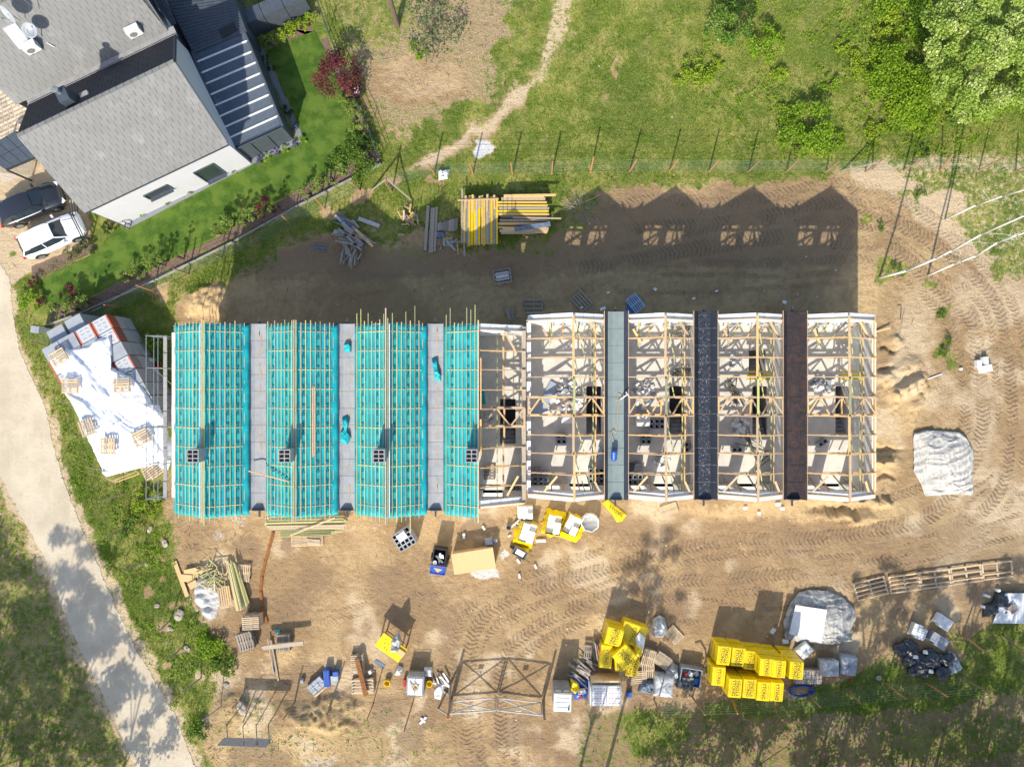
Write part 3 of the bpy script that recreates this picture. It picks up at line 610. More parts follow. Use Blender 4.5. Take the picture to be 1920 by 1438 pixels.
    # skylights
    for (x, y, lx, ly, mt) in ((100,116,.62,1.15,m_pale),(33,68,.75,1.2,m_pale)):
        p = W(x, y, 7.0); s = (p - e20).dot(-Vd); z = e20.z + s*(r20.z-e20.z)/(hw*.93); p = W(x, y, z+.1)
        rx = -math.atan((r20.z-e20.z)/(hw*.93)) * -1
        k = MB(); k.box((0,0,0), (lx+.16, ly+.16, .1)); o = k.build('skylight', m_lead, t); 
        mt_ = Matrix.Translation(p) @ Matrix.Rotation(ua, 4, 'Z') @ Matrix.Rotation(rx, 4, 'X'); o.matrix_parent_inverse = Matrix.Translation(-base); o.matrix_basis = mt_
        g = MB(); g.box((0,0,.06), (lx, ly, .05)); g2o = g.build('blind', mt, o); g2o.matrix_parent_inverse = Matrix.Identity(4)
    return t, e20, r20
hs, e20, r20 = house()
def on_rear(px, py, up=0.0):
    z = 6.5
    for _ in range(5):
        p = W(px, py, z); s = (p - e20).dot(-Vd); z = e20.z + s*(r20.z-e20.z)/(hw*.93) + up
    return W(px, py, z)
# antennas and air-conditioning outdoor units standing on the rear roof
def dish(px, py, label, tilt, az, r=.42):
    p = on_rear(px, py, .9); base = p - Vector((0,0,.9)); t = empty('satellite_dish', base, label, 'satellite dish', 'satellite dishes on the rear roof')
    q = MB(); q.cyl((0,0,0),(0,0,.9),.025,.025,8); q.build('mast', m_steel, t, ws=False)
    q = MB(); q.lathe((0,0,0), [(0,0),(r*.5,.03),(r*.85,.09),(r,.13),(r*.98,.14),(r*.84,.105),(r*.5,.045),(.001,.015)], 20); d = q.build('reflector', m_grey, t, True, ws=False); d.location = (0,0,.9); d.rotation_euler = (tilt, 0, az)
    q = MB(); q.cyl((0,-r*.8,.1),(0,-.05,.52),.014,.014,6); q.box((0,-.02,.52),(.08,.08,.1)); q.build('feed_arm', m_steel, d, ws=False)
dish(57, 57, 'round grey satellite dish standing between skylight and air conditioner', .5, .3); dish(18, 25, 'satellite dish seen edge on near the roof ridge', 1.15, -.6, .5)
def aircon(px, py, label, rz):
    p = on_rear(px, py, .3); t = empty('air_conditioner', p - Vector((0,0,.45)), label, 'air conditioner', 'air conditioners on the rear roof', rz)
    q = MB(); q.box((0,0,.55),(.85,.42,.62)); q.build('casing', m_pale, t, ws=False)
    q = MB(); q.lathe((0,0,0), [(.22,0),(.22,.02),(.0,.02)], 16); o = q.build('fan_grille', m_steel, t, ws=False); o.location = (-.1,-.215,.55); o.rotation_euler = (math.pi/2,0,0)
    q = MB(); q.box((0,.3,.3),(.9,.05,.05)); q.box((-.35,0,.2),(.04,.6,.04)); q.box((.35,0,.2),(.04,.6,.04)); q.build('bracket', m_steel, t, ws=False)
    q = MB(); q.tube([(.4,.1,.3),(.6,.25,.35),(.8,.1,.25),(1.1,-.3,.1)], .025); q.build('pipe', m_pale, t, ws=False)
aircon(60, 90, 'white air conditioner outdoor unit below the satellite dish', ua); aircon(252, 60, 'white air conditioner outdoor unit alone near the right verge of the rear roof', ua)
p = on_rear(70, 20, 0); t = empty('antenna', p, 'thin aerial mast standing on the rear roof', 'antenna'); q = MB(); q.cyl((0,0,0),(0,0,2.2),.02,.02,6); q.build('mast', m_steel, t, ws=False)
q = MB(); q.beam((-.1,-.6,2.1),(.1,.6,2.1),.03,.03); [q.beam((-.25,y,2.12),(.25,y,2.12),.015,.015) for y in (-.5,-.3,-.1,.1,.3,.5)]; q.build('aerial', m_steel, t, ws=False)
# dark metal annex with standing seams behind the terrace
def annex():
    base = W(392, 62, 2.9); base.z = 0; t = empty('metal_annex', base, 'low annex with dark blue corrugated metal roof behind the glass terrace', 'annex')
    P = [W(x, y, 2.9) for x, y in ((292,-40),(425,-40),(462,58),(362,100))]; q = MB(); q.hexa([Vector((p.x,p.y,2.6)) for p in P[::-1]] + [Vector((p.x,p.y,2.9)) for p in P[::-1]]); q.build('roof', m_lead, t)
    q = MB(); q.hexa([Vector((p.x,p.y,0)) for p in P[::-1]] + [Vector((p.x,p.y,2.6)) for p in P[::-1]]); q.build('wall', m_lead, t)
    u0, u1 = P[0].lerp(P[3], .02), P[1].lerp(P[2], .02)
    for i in range(22):
        a = P[0].lerp(P[3], i/22.); b = P[1].lerp(P[2], i/22.); q = MB(); q.beam(a + Vector((0,0,.02)), b + Vector((0,0,.02)), .05, .05); q.build('seam', m_lead, t)
    c = W(428, 58, 2.9); q = MB(); q.box((c.x, c.y, 2.93), (1.1,.6,.08), rz=ua); q.build('roof_opening', m_black, t)
annex()
# glass terrace
def terrace():
    cs = [W(361,97,2.75), W(457,57,2.75), W(530,238,2.45), W(436,281,2.45)]; base = W(445,165,0)
    t = empty('glass_terrace', base, 'anthracite terrace canopy with glass roof panes between pale rafters', 'terrace canopy')
    m_gl = NT('canopy_glass'); m_gl.b.inputs['Transmission Weight'].default_value = .82; m_gl.b.inputs['IOR'].default_value = 1.25; m_gl = m_gl.fin((.42,.50,.60), .06, .5)
    f = quadmap(*cs); N = 9
    for i in range(N+1):
        s = i/N; a, b = f(0, s), f(1, s); q = MB(); q.beam(a+Vector((0,0,.04)), b+Vector((0,0,.04)), .07, .12); q.build('rafter', m_white if 0 < i < N else m_lead, t)
    for i in range(N):
        a, b, c, d = f(.01,(i+.04)/N), f(.99,(i+.04)/N), f(.99,(i+.96)/N), f(.01,(i+.96)/N); q = MB(); q.hexa([p-Vector((0,0,.01)) for p in (d,c,b,a)]+[p for p in (d,c,b,a)]); q.build('pane', m_gl, t)
    q = MB()
    for (a, b) in ((cs[0],cs[1]),(cs[1],cs[2]),(cs[2],cs[3]),(cs[3],cs[0])): q.beam(a, b, .16, .2)
    q.build('edge_beam', m_lead, t)
    # glazed fronts and side panels
    g0, g1 = Vector((cs[3].x, cs[3].y, 0)) + Vd*.0, Vector((cs[2].x, cs[2].y, 0))
    for i in range(3):
        a = g0.lerp(g1, i/3+.01); b = g0.lerp(g1, (i+1)/3-.01); q = MB(); q.hexa([a, b, b-Vd*.08, a-Vd*.08] + [p + Vector((0,0,2.3)) for p in (a, b, b-Vd*.08, a-Vd*.08)]); q.build('side_panel', m_lead, t)
    a0, a1 = Vector((cs[2].x, cs[2].y, 0)), Vector((cs[1].x, cs[1].y, 0))
    for i in range(5):
        a = a0.lerp(a1, i/5+.01); b = a0.lerp(a1, (i+1)/5-.01); n = Vector((.08*U.x,.08*U.y,0)); q = MB(); q.hexa([a, b, b-n, a-n] + [p + Vector((0,0,2.3)) for p in (a, b, b-n, a-n)]); q.build('side_panel', m_lead, t)
    # tiled floor
    mt = M('slate_paving', (.22,.22,.26), (.16,.16,.19), 4, .5, .2, 20); ms = MB(); ms.box((0,0,.03),(.57,.57,.05)); me = ms.mesh('paving_slab', mt); o0 = W(440,276,0)
    fl = MB(); f2 = [Vector((c.x,c.y,.02)) for c in cs]; fl.hexa([p-Vector((0,0,.1)) for p in f2[::-1]]+f2[::-1]); flo = fl.build('floor', m_conc, t)
    for i in range(6):
        for j in range(12):
            x = (i+.5)*.6+.05; y = (j+.5)*.6
            P = o0 + U*x - Vd*y
            o = bpy.data.objects.new('paving_slab', me); C.objects.link(o); o.parent = flo; o.location = (P.x, P.y, 0); o.rotation_euler = (0,0,ua)
terrace()
# carport roof at the left edge, dark slate
def porch():
    P = [W(x,y,2.6) for x,y in ((-40,285),(28,246),(72,292),(10,318))]; base = Vector((P[1].x, P[1].y, 0)); t = empty('entrance_canopy', base, 'small flat dark slate canopy at the left edge beside the house', 'canopy')
    q = MB(); q.hexa([p-Vector((0,0,.25)) for p in P[::-1]]+P[::-1]); ro = q.build('roof', m_tiled, t); f = quadmap(*P)
    for i in range(4):
        for j in range(2):
            c = [f(i/4+.006,j/2+.01),f((i+1)/4-.006,j/2+.01),f((i+1)/4-.006,(j+1)/2-.01),f(i/4+.006,(j+1)/2-.01)]; q = MB(); q.hexa([p+Vector((0,0,.005)) for p in c[::-1]]+[p+Vector((0,0,.03)) for p in c[::-1]]); q.build('panel', m_lead, ro)
    q = MB()
    for p in P: q.box((p.x*.98+P[0].x*.02, p.y, 1.2), (.1,.1,2.36))
    q.build('post', m_darkmetal, t)
porch()
# grey garden wall with shed-like panels near the top
def gwall():
    a, b = W(470,62,0), W(582,14,0); t = empty('garden_wall', a, 'tall slate grey panel wall behind the yellow shrubs', 'wall')
    n = 3
    for i in range(n):
        p, q_ = a.lerp(b, i/n+.004), a.lerp(b, (i+1)/n-.004); q = MB(); q.beam(p+Vector((0,0,.95)), q_+Vector((0,0,.95)), .9, 1.9); q.build('panel', m_lead, t)
gwall()
# ------------------------------------------------------------------ cars
def car(px, py, rz, paint, label, L=4.6, wd=1.86, ht=1.45, glassroof=False):
    t = empty('parked_car', W(px, py, 0), label, 'car', 'cars parked on the drive'); t.rotation_euler = (0,0,rz)
    # stations along the length (x), half width at belt, sill z, belt z, hood z centre
    st = [(-.5,.60,.42,.72,.80),(-.485,.74,.32,.86,.90),(-.44,.86,.26,.96,1.00),(-.36,.92,.24,.98,1.04),(-.2,.94,.22,.97,1.02),(0,.95,.22,.95,1.0),(.16,.94,.22,.93,.99),(.26,.92,.24,.90,.97),(.36,.90,.25,.84,.90),(.43,.85,.27,.76,.82),(.48,.74,.32,.66,.72),(.5,.60,.40,.55,.60)]
    V=[];Fq=[]; prof = lambda hw_, z0, z1, zc: [(-hw_*.92,z0),(-hw_*.99,z0+.12),(-hw_,(z0+z1)*.52),(-hw_*.97,z1-.10),(-hw_*.88,z1),(-hw_*.45,zc),(0,zc+.015),(hw_*.45,zc),(hw_*.88,z1),(hw_*.97,z1-.10),(hw_,(z0+z1)*.52),(hw_*.99,z0+.12),(hw_*.92,z0)]
    for (x, hwf, z0, z1, zc) in st:
        for (y, z) in prof(hwf*wd/1.9, z0, z1, zc): V.append((x*L, y, z))
    n = 13; q = MB(); q.v = V
    for i in range(len(st)-1):
        for j in range(n-1): q.f.append((i*n+j, (i+1)*n+j, (i+1)*n+j+1, i*n+j+1)); q.m.append(0)
    q.f.append(tuple(range(n))); q.m.append(0); q.f.append(tuple((len(st)-1)*n + n-1-k for k in range(n))); q.m.append(0)
    for i in range(len(st)-1): q.f.append((i*n+n-1,(i+1)*n+n-1,(i+1)*n,i*n)); q.m.append(0)
    body = q.build('body', paint, t, True, ws=False)
    # cabin: glass house with painted roof
    cb = [(-.47,.60,.98),(-.33,.64,1.38),(-.10,.66,ht),(.06,.64,ht-.03),(.24,.72,.97)]
    cw = wd/1.9
    def ring(x, hb, z, k=1.0): return (x*L, hb*cw*k, z)
    lower = [(-.47,.70,.97),(-.30,.80,.99),(-.1,.82,.98),(.1,.81,.96),(.25,.70,.95)]; upper = [(-.40,.54,1.30),(-.28,.60,ht-.03),(-.1,.62,ht),(.03,.60,ht-.02),(.10,.55,ht-.10)]
    g = MB()
    for s in (-1, 1):
        for i in range(4):
            a, b = lower[i], lower[i+1]; c, d = upper[i+1], upper[i]; pts = [(a[0]*L, s*a[1]*cw, a[2]-.03), (b[0]*L, s*b[1]*cw, b[2]-.03), (c[0]*L, s*c[1]*cw, c[2]-.02), (d[0]*L, s*d[1]*cw, d[2]-.02)]
            g.poly(pts if s < 0 else pts[::-1])
    g.build('side_windows', m_glass, t, ws=False)
    ws = MB(); a, b = lower[4], upper[4]; ws.poly([(a[0]*L,-a[1]*cw,a[2]-.02),(a[0]*L+.06,0,a[2]),(a[0]*L,a[1]*cw,a[2]-.02),(b[0]*L,b[1]*cw,b[2]),(b[0]*L+.03,0,b[2]),(b[0]*L,-b[1]*cw,b[2])]); ws.build('windscreen', m_glass, t, ws=False)
    rw = MB(); a, b = lower[0], upper[0]; rw.poly([(a[0]*L,a[1]*cw,a[2]),(a[0]*L-.04,0,a[2]),(a[0]*L,-a[1]*cw,a[2]),(b[0]*L,-b[1]*cw,b[2]),(b[0]*L,b[1]*cw,b[2])]); rw.build('rear_window', m_glass, t, ws=False)
    rf = MB(); m = len(upper); k = [(-1,0),(-.55,.03),(0,.04),(.55,.03),(1,0)]
    for (x, hb, z) in upper:
        for (f_, dz) in k: rf.v.append((x*L, f_*hb*cw, z+dz))
    for i in range(m-1):
        for j in range(4): rf.f.append((i*5+j,(i+1)*5+j,(i+1)*5+j+1,i*5+j+1)); rf.m.append(0)
    rf.build('roof', paint, t, True, ws=False)
    pl = MB()
    for s in (-1,1):
        a, d = lower[2], upper[2]; pl.beam((a[0]*L, s*(a[1]*cw+.002), a[2]), (d[0]*L, s*(d[1]*cw+.002), d[2]-.04), .05, .02)
        for i in (0,4): a, d = lower[i], upper[i]; pl.beam((a[0]*L, s*(a[1]*cw), a[2]), (d[0]*L, s*(d[1]*cw), d[2]+.01), .08, .05)
        pl.beam((upper[0][0]*L, s*upper[0][1]*cw, upper[0][2]+.01),(upper[1][0]*L, s*upper[1][1]*cw, upper[1][2]+.01),.06,.04)
    pl.build('pillars', paint if not glassroof else m_black, t, ws=False)
    tm = MB(); tm.cyl((0,-.11,0),(0,.11,0),.34,.34,20); tyre = tm.mesh('tyre', m_black); rmm = MB(); rmm.cyl((0,-.12,0),(0,.12,0),.22,.22,14)
    for i in range(5): an = i*math.pi*.4; rmm.beam((0,.125,0),(.2*math.cos(an),.125,.2*math.sin(an)),.05,.03,up=(0,1,0)); rmm.beam((0,-.125,0),(.2*math.cos(an),-.125,.2*math.sin(an)),.05,.03,up=(0,1,0))
    rim = rmm.mesh('rim', m_steel)
    for x in (-.30, .31):
        for s in (-1, 1):
            w = bpy.data.objects.new('wheel', tyre); C.objects.link(w); w.parent = t; w.location = (x*L, s*(wd/2-.10), .34); r = bpy.data.objects.new('rim', rim); C.objects.link(r); r.parent = w
            a = MB(); a.lathe((0,0,0), [(.35,-.02),(.40,-.02),(.40,.02),(.35,.02)], 18); ao = a.build('wheel_arch', m_black, t, ws=False); ao.location = (x*L, s*(wd/2-.03), .36); ao.rotation_euler = (math.pi/2,0,0)
    for s in (-1, 1):
        q = MB(); q.box((.462*L, s*.62*cw, .66),(.26,.30,.10), rz=-s*.35); q.build('headlight', m_pale, t, ws=False)
        q = MB(); q.box((-.478*L, s*.66*cw, .84),(.16,.34,.10), rz=s*.25); q.build('tail_light', m_red, t, ws=False)
        q = MB(); q.box((.165*L, s*(.99*cw), 1.02),(.13,.22,.12), rz=s*.2); q.build('wing_mirror', paint, t, ws=False)
    q = MB(); q.box((.492*L,0,.50),(.07,.9,.18)); q.build('grille', m_black, t, ws=False)
    q = MB(); q.box((-.503*L,0,.62),(.02,.5,.11)); q.build('number_plate', m_pale, t, ws=False)
    q = MB(); [q.beam((.27*L, y, .985),(.42*L, y*.8, .86),.015,.012) for y in (-.45,.45)]; q.beam((-.462*L,-.55,.955),(-.462*L,.55,.955),.05,.03); q.build('shut_line', m_black, t, ws=False)
    return t
def paintm(name, c, r=.25): 
    t = NT(name); t.b.inputs['Coat Weight'].default_value = .7; t.b.inputs['Coat Roughness'].default_value = .06; return t.fin(c, r, .5)
car(69, 388, math.radians(23), paintm('black_paint', (.018,.02,.026)), 'dark grey estate car with glossy roof parked nearest the house')
car(108, 445, math.radians(24.5), paintm('white_paint', (.80,.81,.83)), 'white hatchback car parked beside the lawn fence', L=4.5)
# ------------------------------------------------------------------ the row of houses under construction
def shell():
    bx0, bxm, bx1 = gx(405), gx(983), gx(1554); Ly0, Ly1 = gy(917), gy(624); Ry0, Ry1 = gy(906), gy(607)
    t = empty('row_of_houses', (0, -2, 0), 'long row of eight unfinished gabled houses, half under teal membrane, half open timber trusses', 'building site')
    FZ = 3.3; EV = 6.36; RZ = 7.70; HWD = 72.6/S; slope = (RZ-EV)/2.28
    RL = [gx(473.5+144.6*k) for k in range(4)]; RR = [gx(1057+145.2*k) for k in range(4)]
    m_floor = NT('screed_floor'); v = m_floor.pos(); nn = m_floor.noise(v, 1.2, 5, .65); n3 = m_floor.noise(v, 12, 4, .7)
    cc = m_floor.mix(m_floor.ss(nn, .35, .7), (.66,.62,.55), (.54,.51,.455)); cc = m_floor.mix(m_floor.math('MULTIPLY', m_floor.ss(n3, .55, .75), .5), cc, (.40,.38,.35)); m_floor = m_floor.fin(cc, .9, .2)
    # ground slab and upper floor with stair openings
    gs = MB(); gs.box(((bx0+bx1)/2, (Ry0+Ly1)/2, .05), (bx1-bx0-.3, Ry1-Ly0-1.2, .1)); gs.build('ground_slab', m_conc, t)
    holes = []
    for i, xr in enumerate(RL + RR):
        left = i < 4; y0, y1 = (Ly0, Ly1) if left else (Ry0, Ry1); x0 = xr - HWD + (.0 if i else .3); x1 = xr + HWD
        if i == 3: x1 = bxm - .12
        if i == 4: x0 = bxm + .12
        if i == 7: x1 = bx1 - .2
        hs_ = [(xr+32/S, xr+59/S, gy(824), gy(746))] if left else [(xr+33/S, xr+59/S, gy(811), gy(724))]
        if i == 6: hs_.append((gx(1374), gx(1404), gy(707), gy(661)))
        xs = sorted({x0, x1, *[h[0] for h in hs_], *[h[1] for h in hs_]}); ys = sorted({y0+.25, y1-.25, *[h[2] for h in hs_], *[h[3] for h in hs_]})
        q = MB()
        for a in range(len(xs)-1):
            for b in range(len(ys)-1):
                mx, my = (xs[a]+xs[a+1])/2, (ys[b]+ys[b+1])/2
                if any(h[0] < mx < h[1] and h[2] < my < h[3] for h in hs_): continue
                q.hexa([(xs[a],ys[b],FZ-.25),(xs[a+1],ys[b],FZ-.25),(xs[a+1],ys[b+1],FZ-.25),(xs[a],ys[b+1],FZ-.25),(xs[a],ys[b],FZ),(xs[a+1],ys[b],FZ),(xs[a+1],ys[b+1],FZ),(xs[a],ys[b+1],FZ)])
        tag(q.build('floor_slab', m_floor, t), kind='stuff')
        for h in hs_:
            q = MB()
            for k in range(5): yy = h[2]+.15+k*.25; q.box(((h[0]+h[1])/2, yy, FZ-.35-k*.19), (h[1]-h[0]-.1, .24, .06))
            q.build('stair_flight', m_conc, t)
    # masonry: gable walls built of white blocks, each course block of the crown proud and separate
    th = .44
    def zroof(x, rs):
        d = min(abs(x-r) for r in rs); return RZ - slope*d
    def gable(xa, xb, y, rs, ops=(), nm='gable_wall'):
        q = MB(); vm = [(rs[k]+rs[k+1])/2 for k in range(3)]; pts = sorted({xa, xb, *rs[:4], *[m_-.76 for m_ in vm], *[m_+.76 for m_ in vm]}); pts = [x_ for x_ in pts if xa <= x_ <= xb]; flatv = lambda a, b: any(abs((a+b)/2-m_) < .77 for m_ in vm)
        xx = sorted({*pts, *[o[0] for o in ops], *[o[1] for o in ops]})
        for a, b in zip(xx[:-1], xx[1:]):
            za, zb = (5.86, 5.86) if flatv(a, b) else (zroof(a, rs)-.34, zroof(b, rs)-.34); op = [o for o in ops if o[0] <= (a+b)/2 <= o[1]]
            for (l0, h0, h1) in ([(0, za, zb)] if not op else [(0, op[0][2], op[0][2]), (op[0][3], za, zb)]):
                q.hexa([(a,y-th/2,l0),(b,y-th/2,l0),(b,y+th/2,l0),(a,y+th/2,l0),(a,y-th/2,h0),(b,y-th/2,h1),(b,y+th/2,h1),(a,y+th/2,h0)])
        w = q.build(nm, m_white, t)
        for a, b in zip(pts[:-1], pts[1:]):
            n = max(1, round((b-a)/.6)); 
            for i in range(n):
                p, r_ = a+(b-a)*i/n+.006, a+(b-a)*(i+1)/n-.006; j = rnd.uniform(-.008,.008); q = MB()
                za, zb = (6.09, 6.09) if flatv(p, r_) else (zroof(p, rs)-.10, zroof(r_, rs)-.10)
                q.hexa([(p,y-th/2-.004+j,za-.235),(r_,y-th/2-.004+j,zb-.235),(r_,y+th/2+.004+j,zb-.235),(p,y+th/2+.004+j,za-.235),(p,y-th/2-.004+j,za+j),(r_,y-th/2-.004+j,zb+j),(r_,y+th/2+.004+j,zb+j),(p,y+th/2+.004+j,za+j)]); q.build('block', m_white, w)
        return w
    so = lambda rs: [(r+.08, r+1.42, 3.3, 5.9) for r in rs] + [(r-1.5, r-.6, 4.2, 5.6) for r in rs]
    no = lambda rs: [(r-1.5, r-.25, 4.25, 5.75) for r in rs] + [(r+.1, r+1.35, 4.25, 5.75) for r in rs]
    gable(bx0, bxm-.13, Ly0+th/2, RL, so(RL)); gable(bx0, bxm-.13, Ly1-th/2, RL, no(RL)); gable(bxm+.13, bx1, Ry0+th/2, RR, so(RR)); gable(bxm+.13, bx1, Ry1-th/2, RR, no(RR))
    def side(x, y0, y1, z, nm, w=.24, step=0):
        q = MB(); q.box((x, (y0+y1)/2, (z-.25)/2), (w, y1-y0, z-.25)); o = q.build(nm, m_white, t); n = round((y1-y0)/.6)
        for i in range(n):
            a, b = y0+(y1-y0)*i/n+.006, y0+(y1-y0)*(i+1)/n-.006
            if step and i % 2: continue
            q = MB(); q.box((x+rnd.uniform(-.01,.01), (a+b)/2, z-.125), (w, b-a, .245)); q.build('block', m_white, o)
    side(bx0+.12, Ly0+th, Ly1-th, EV, 'end_wall'); side(bx1-.12, Ry0+th, Ry1-th, EV, 'end_wall')
    side(bxm-.14, Ly0+th, Ly1-th, 6.0, 'party_wall', .2); side(bxm+.16, Ry0+th, Ry1-th, 6.1, 'party_wall', .26, 1)
    for k in range(3):
        x = (RL[k]+RL[k+1])/2; side(x, Ly0+th, Ly1-th, 5.9, 'party_wall', .3)
        x = (RR[k]+RR[k+1])/2; side(x, Ry0+th, Ry1-th, 5.9, 'party_wall', .3)
    q = MB(); q.beam((bxm-.12, Ly0+.1, 6.2), (bxm-.12, Ly1-.1, 6.2), .22, .12); q.build('wall_plate', m_woodpale, t)
    q = MB(); q.beam((bx1-.14, Ry0+.2, EV+.05), (bx1-.14, Ry1-.2, EV+.05), .10, .06); q.build('wall_plate', m_wood, t)
    # lintels over the openings of the party walls (yellow formwork seen in the end house)
    for x, y in ((gx(1520)+.5, gy(706)), (gx(1388)-.3, gy(706))):
        q = MB()
        for k in range(3): q.beam((x-.9+rnd.uniform(-.05,.05), y+.22*k-.2, 5.2), (x+.75, y+.22*k-.2, 5.2), .10, .16)
        q.build('formwork_beam', m_yellow, t)
    # trusses
    ys_img = [601, 635, 671, 707, 744, 779, 815, 849, 886, 926]
    def truss(xr, y, xa, xb, zc=6.30):
        q = MB(); q.beam((xa, y, zc), (xb, y, zc), .055, .15); o = q.build('truss', m_wood, t)
        for s, xe in ((-1, xa), (1, xb)):
            if abs(xe - xr) < .2: continue
            q = MB(); q.beam((xe, y+.003, RZ-.06-slope*abs(xe-xr)), (xr, y+.003, RZ-.10), .055, .14); q.build('rafter', m_wood, o)
            for (a, b) in ((.12,.45),(.72,.45),(.72,.85)):
                p = xr + (xe-xr)*a; r_ = xr + (xe-xr)*b; q = MB(); q.beam((p, y-.003, zc+.05), (r_, y-.003, RZ-.16-slope*abs(r_-xr)), .045, .09); q.build('web', m_wood, o)
        if abs(xa-xr) > .2: q = MB(); q.beam((xr, y, zc), (xr, y, RZ-.15), .045, .1); q.build('web', m_wood, o)
    for k, xr in enumerate(RR):
        xa = xr - HWD + .72; xb = xr + HWD - .72
        if k == 0: xa = bxm + .05
        if k == 3: xb = bx1 - .05
        for yi in ys_img: truss(xr, (719-yi)*(H-6.3)/F, xa, xb)
    for yi in [621, 659, 694, 731, 766, 800, 838, 873, 909, 943]: truss(RL[3], (719-yi)*(H-6.3)/F, RL[3]-.3, bxm-.05)
    # boards running along the roofs, flat bracing trusses and diagonals
    def board(p, q_, w=.12, h=.04, m=m_wood, nm='brace'):
        b = MB(); b.beam(p, q_, w, h); b.build(nm, m, t)
    for k, xr in enumerate(RR):
        xa = xr - HWD + .72; xb = xr + HWD - .72
        if k == 0: xa = bxm + .1
        if k == 3: xb = bx1 - .1
        yy = Ry1-.2; seg = [Ry1-.15, Ry1-3.7, (Ry0+Ry1)/2-.4, Ry0+2.9, Ry0+.15]
        for i in range(4): o_ = .05*(i % 2); board((xr+o_, seg[i], RZ+.02), (xr+o_, seg[i+1]-.15, RZ+.02), .13, .04, (m_wood, m_woodg)[i == 1], 'ridge_board')
        for dx, m in ((1.25, m_woodg), (1.42, m_wood)):
            seg = [Ry1-.3, Ry1-4.2+rnd.random(), Ry0+3.5+rnd.random(), Ry0+.3]
            for i in range(3): board((xr+dx+.04*(i%2), seg[i], 6.44), (xr+dx+.04*(i%2), seg[i+1]-.1, 6.44), .08, .035, m)
        board((xr-1.3, Ry1-.4, 6.44), (xr-1.3, Ry1-1.9, 6.44), .08, .04, m_woodg)
        for (a, b, c, d) in ((xr+.9, Ry1-.3, xr+1.75, Ry1-1.5), (xr-1.75, Ry1-.9, xr-1.2, Ry1-1.7), (xr-.9, Ry0+1.4, xr-1.75, Ry0+.3), (xr+1.3, Ry0+1.1, xr+1.75, Ry0+.3)):
            board((a, b, 7.0), (c, d, 6.55), .12, .045)
        for (a, b, c, d) in ((xr+.1, Ry1-.3, xr+.8, Ry1-2.6),(xr+.1, Ry1-2.7, xr+.8, Ry1-4.9),(xr+.1, Ry0+4.8, xr+.8, Ry0+2.6),(xr+.1, Ry0+2.6, xr+.8, Ry0+.4)):
            board((a, b, 7.45), (c, d, 6.5), .06, .035, m_woodg)
        for yb, s in ((Ry1-.35, -1), (Ry0+.35, 1)):
            for dx in (-1.2, -.5, .5, 1.2): board((xr+dx, yb, 6.5), (xr+dx*.9, yb+s*.9, 4.4), .07, .05, rnd.choice((m_wood, m_woodg)), 'prop')
        # flat girder in the middle of the house
        ya, yb = (719-745)*(H-6.9)/F, (719-779)*(H-6.9)/F; z = 6.52
        q = MB(); q.beam((xa, ya, z), (xb, ya, z), .14, .06); g = q.build('flat_girder', m_wood, t); q = MB(); q.beam((xa, yb, z), (xb, yb, z), .14, .06); q.build('chord', m_wood, g)
        nodes = 5 if k else 5; n = 6
        for i in range(n):
            x0, x1 = xa + (xb-xa)*i/n, xa + (xb-xa)*(i+1)/n; y0, y1 = (ya, yb) if i % 2 else (yb, ya); q = MB(); q.beam((x0, y0, z+.035), (x1, y1, z+.035), .09, .035); q.build('web', m_wood, g)
            q = MB(); q.box((x0+.04, y0, z+.065), (.2,.13,.008)); q.build('nail_plate', m_steel, g)
        for x in (xa+.04, xb-.04, (xa+xb)/2): q = MB(); q.beam((x, ya, z+.032), (x, yb, z+.032), .1, .03); q.build('web', m_wood, g)
    xr = RL[3]; xa, xb = xr+.15, bxm-.1
    for (s0, s1, s2) in ((Ly1-.2, Ly1-4.2, .0), (Ly1-4.3, Ly0+4, .05), (Ly0+3.9, Ly0+.2, 0)): board((xr+1.42+s2, s0, 6.44), (xr+1.42+s2, s1, 6.44), .11, .04); board((xr+1.05, s0, 6.42), (xr+1.05, s1+.2, 6.42), .05, .03, m_woodg)
    board((xr+.12, Ly0+5.2, 7.72), (xr+.12, Ly0+3.1, 7.72), .1, .04)
    board((xr+.12, Ly1-2, 7.6), (xr+.12, Ly1-5, 7.6), .08, .04); board((xr+1.5, Ly1-.4, 6.9), (xr+2.2, Ly1-1.7, 6.5), .12, .05); board((xr+1.6, Ly0+.5, 6.5), (xr+2.3, Ly0+1.8, 6.9), .12, .05)
    ya, yb = (719-765)*(H-6.9)/F, (719-800)*(H-6.9)/F; z = 6.52; q = MB(); q.beam((xa, ya, z), (xb, ya, z), .15, .06); g = q.build('flat_girder', m_wood, t); q = MB(); q.beam((xa, yb, z), (xb, yb, z), .15, .06); q.build('chord', m_wood, g)
    for i in range(3):
        x0, x1 = xa+(xb-xa)*i/3, xa+(xb-xa)*(i+1)/3; y0, y1 = (yb, ya) if i % 2 == 0 else (ya, yb); q = MB(); q.beam((x0, y0, z+.035), (x1, y1, z+.035), .09, .035); q.build('web', m_wood, g)
    for x in (xa, xb): q = MB(); q.beam((x, ya, z+.032), (x, yb, z+.032), .12, .03); q.build('web', m_wood, g)
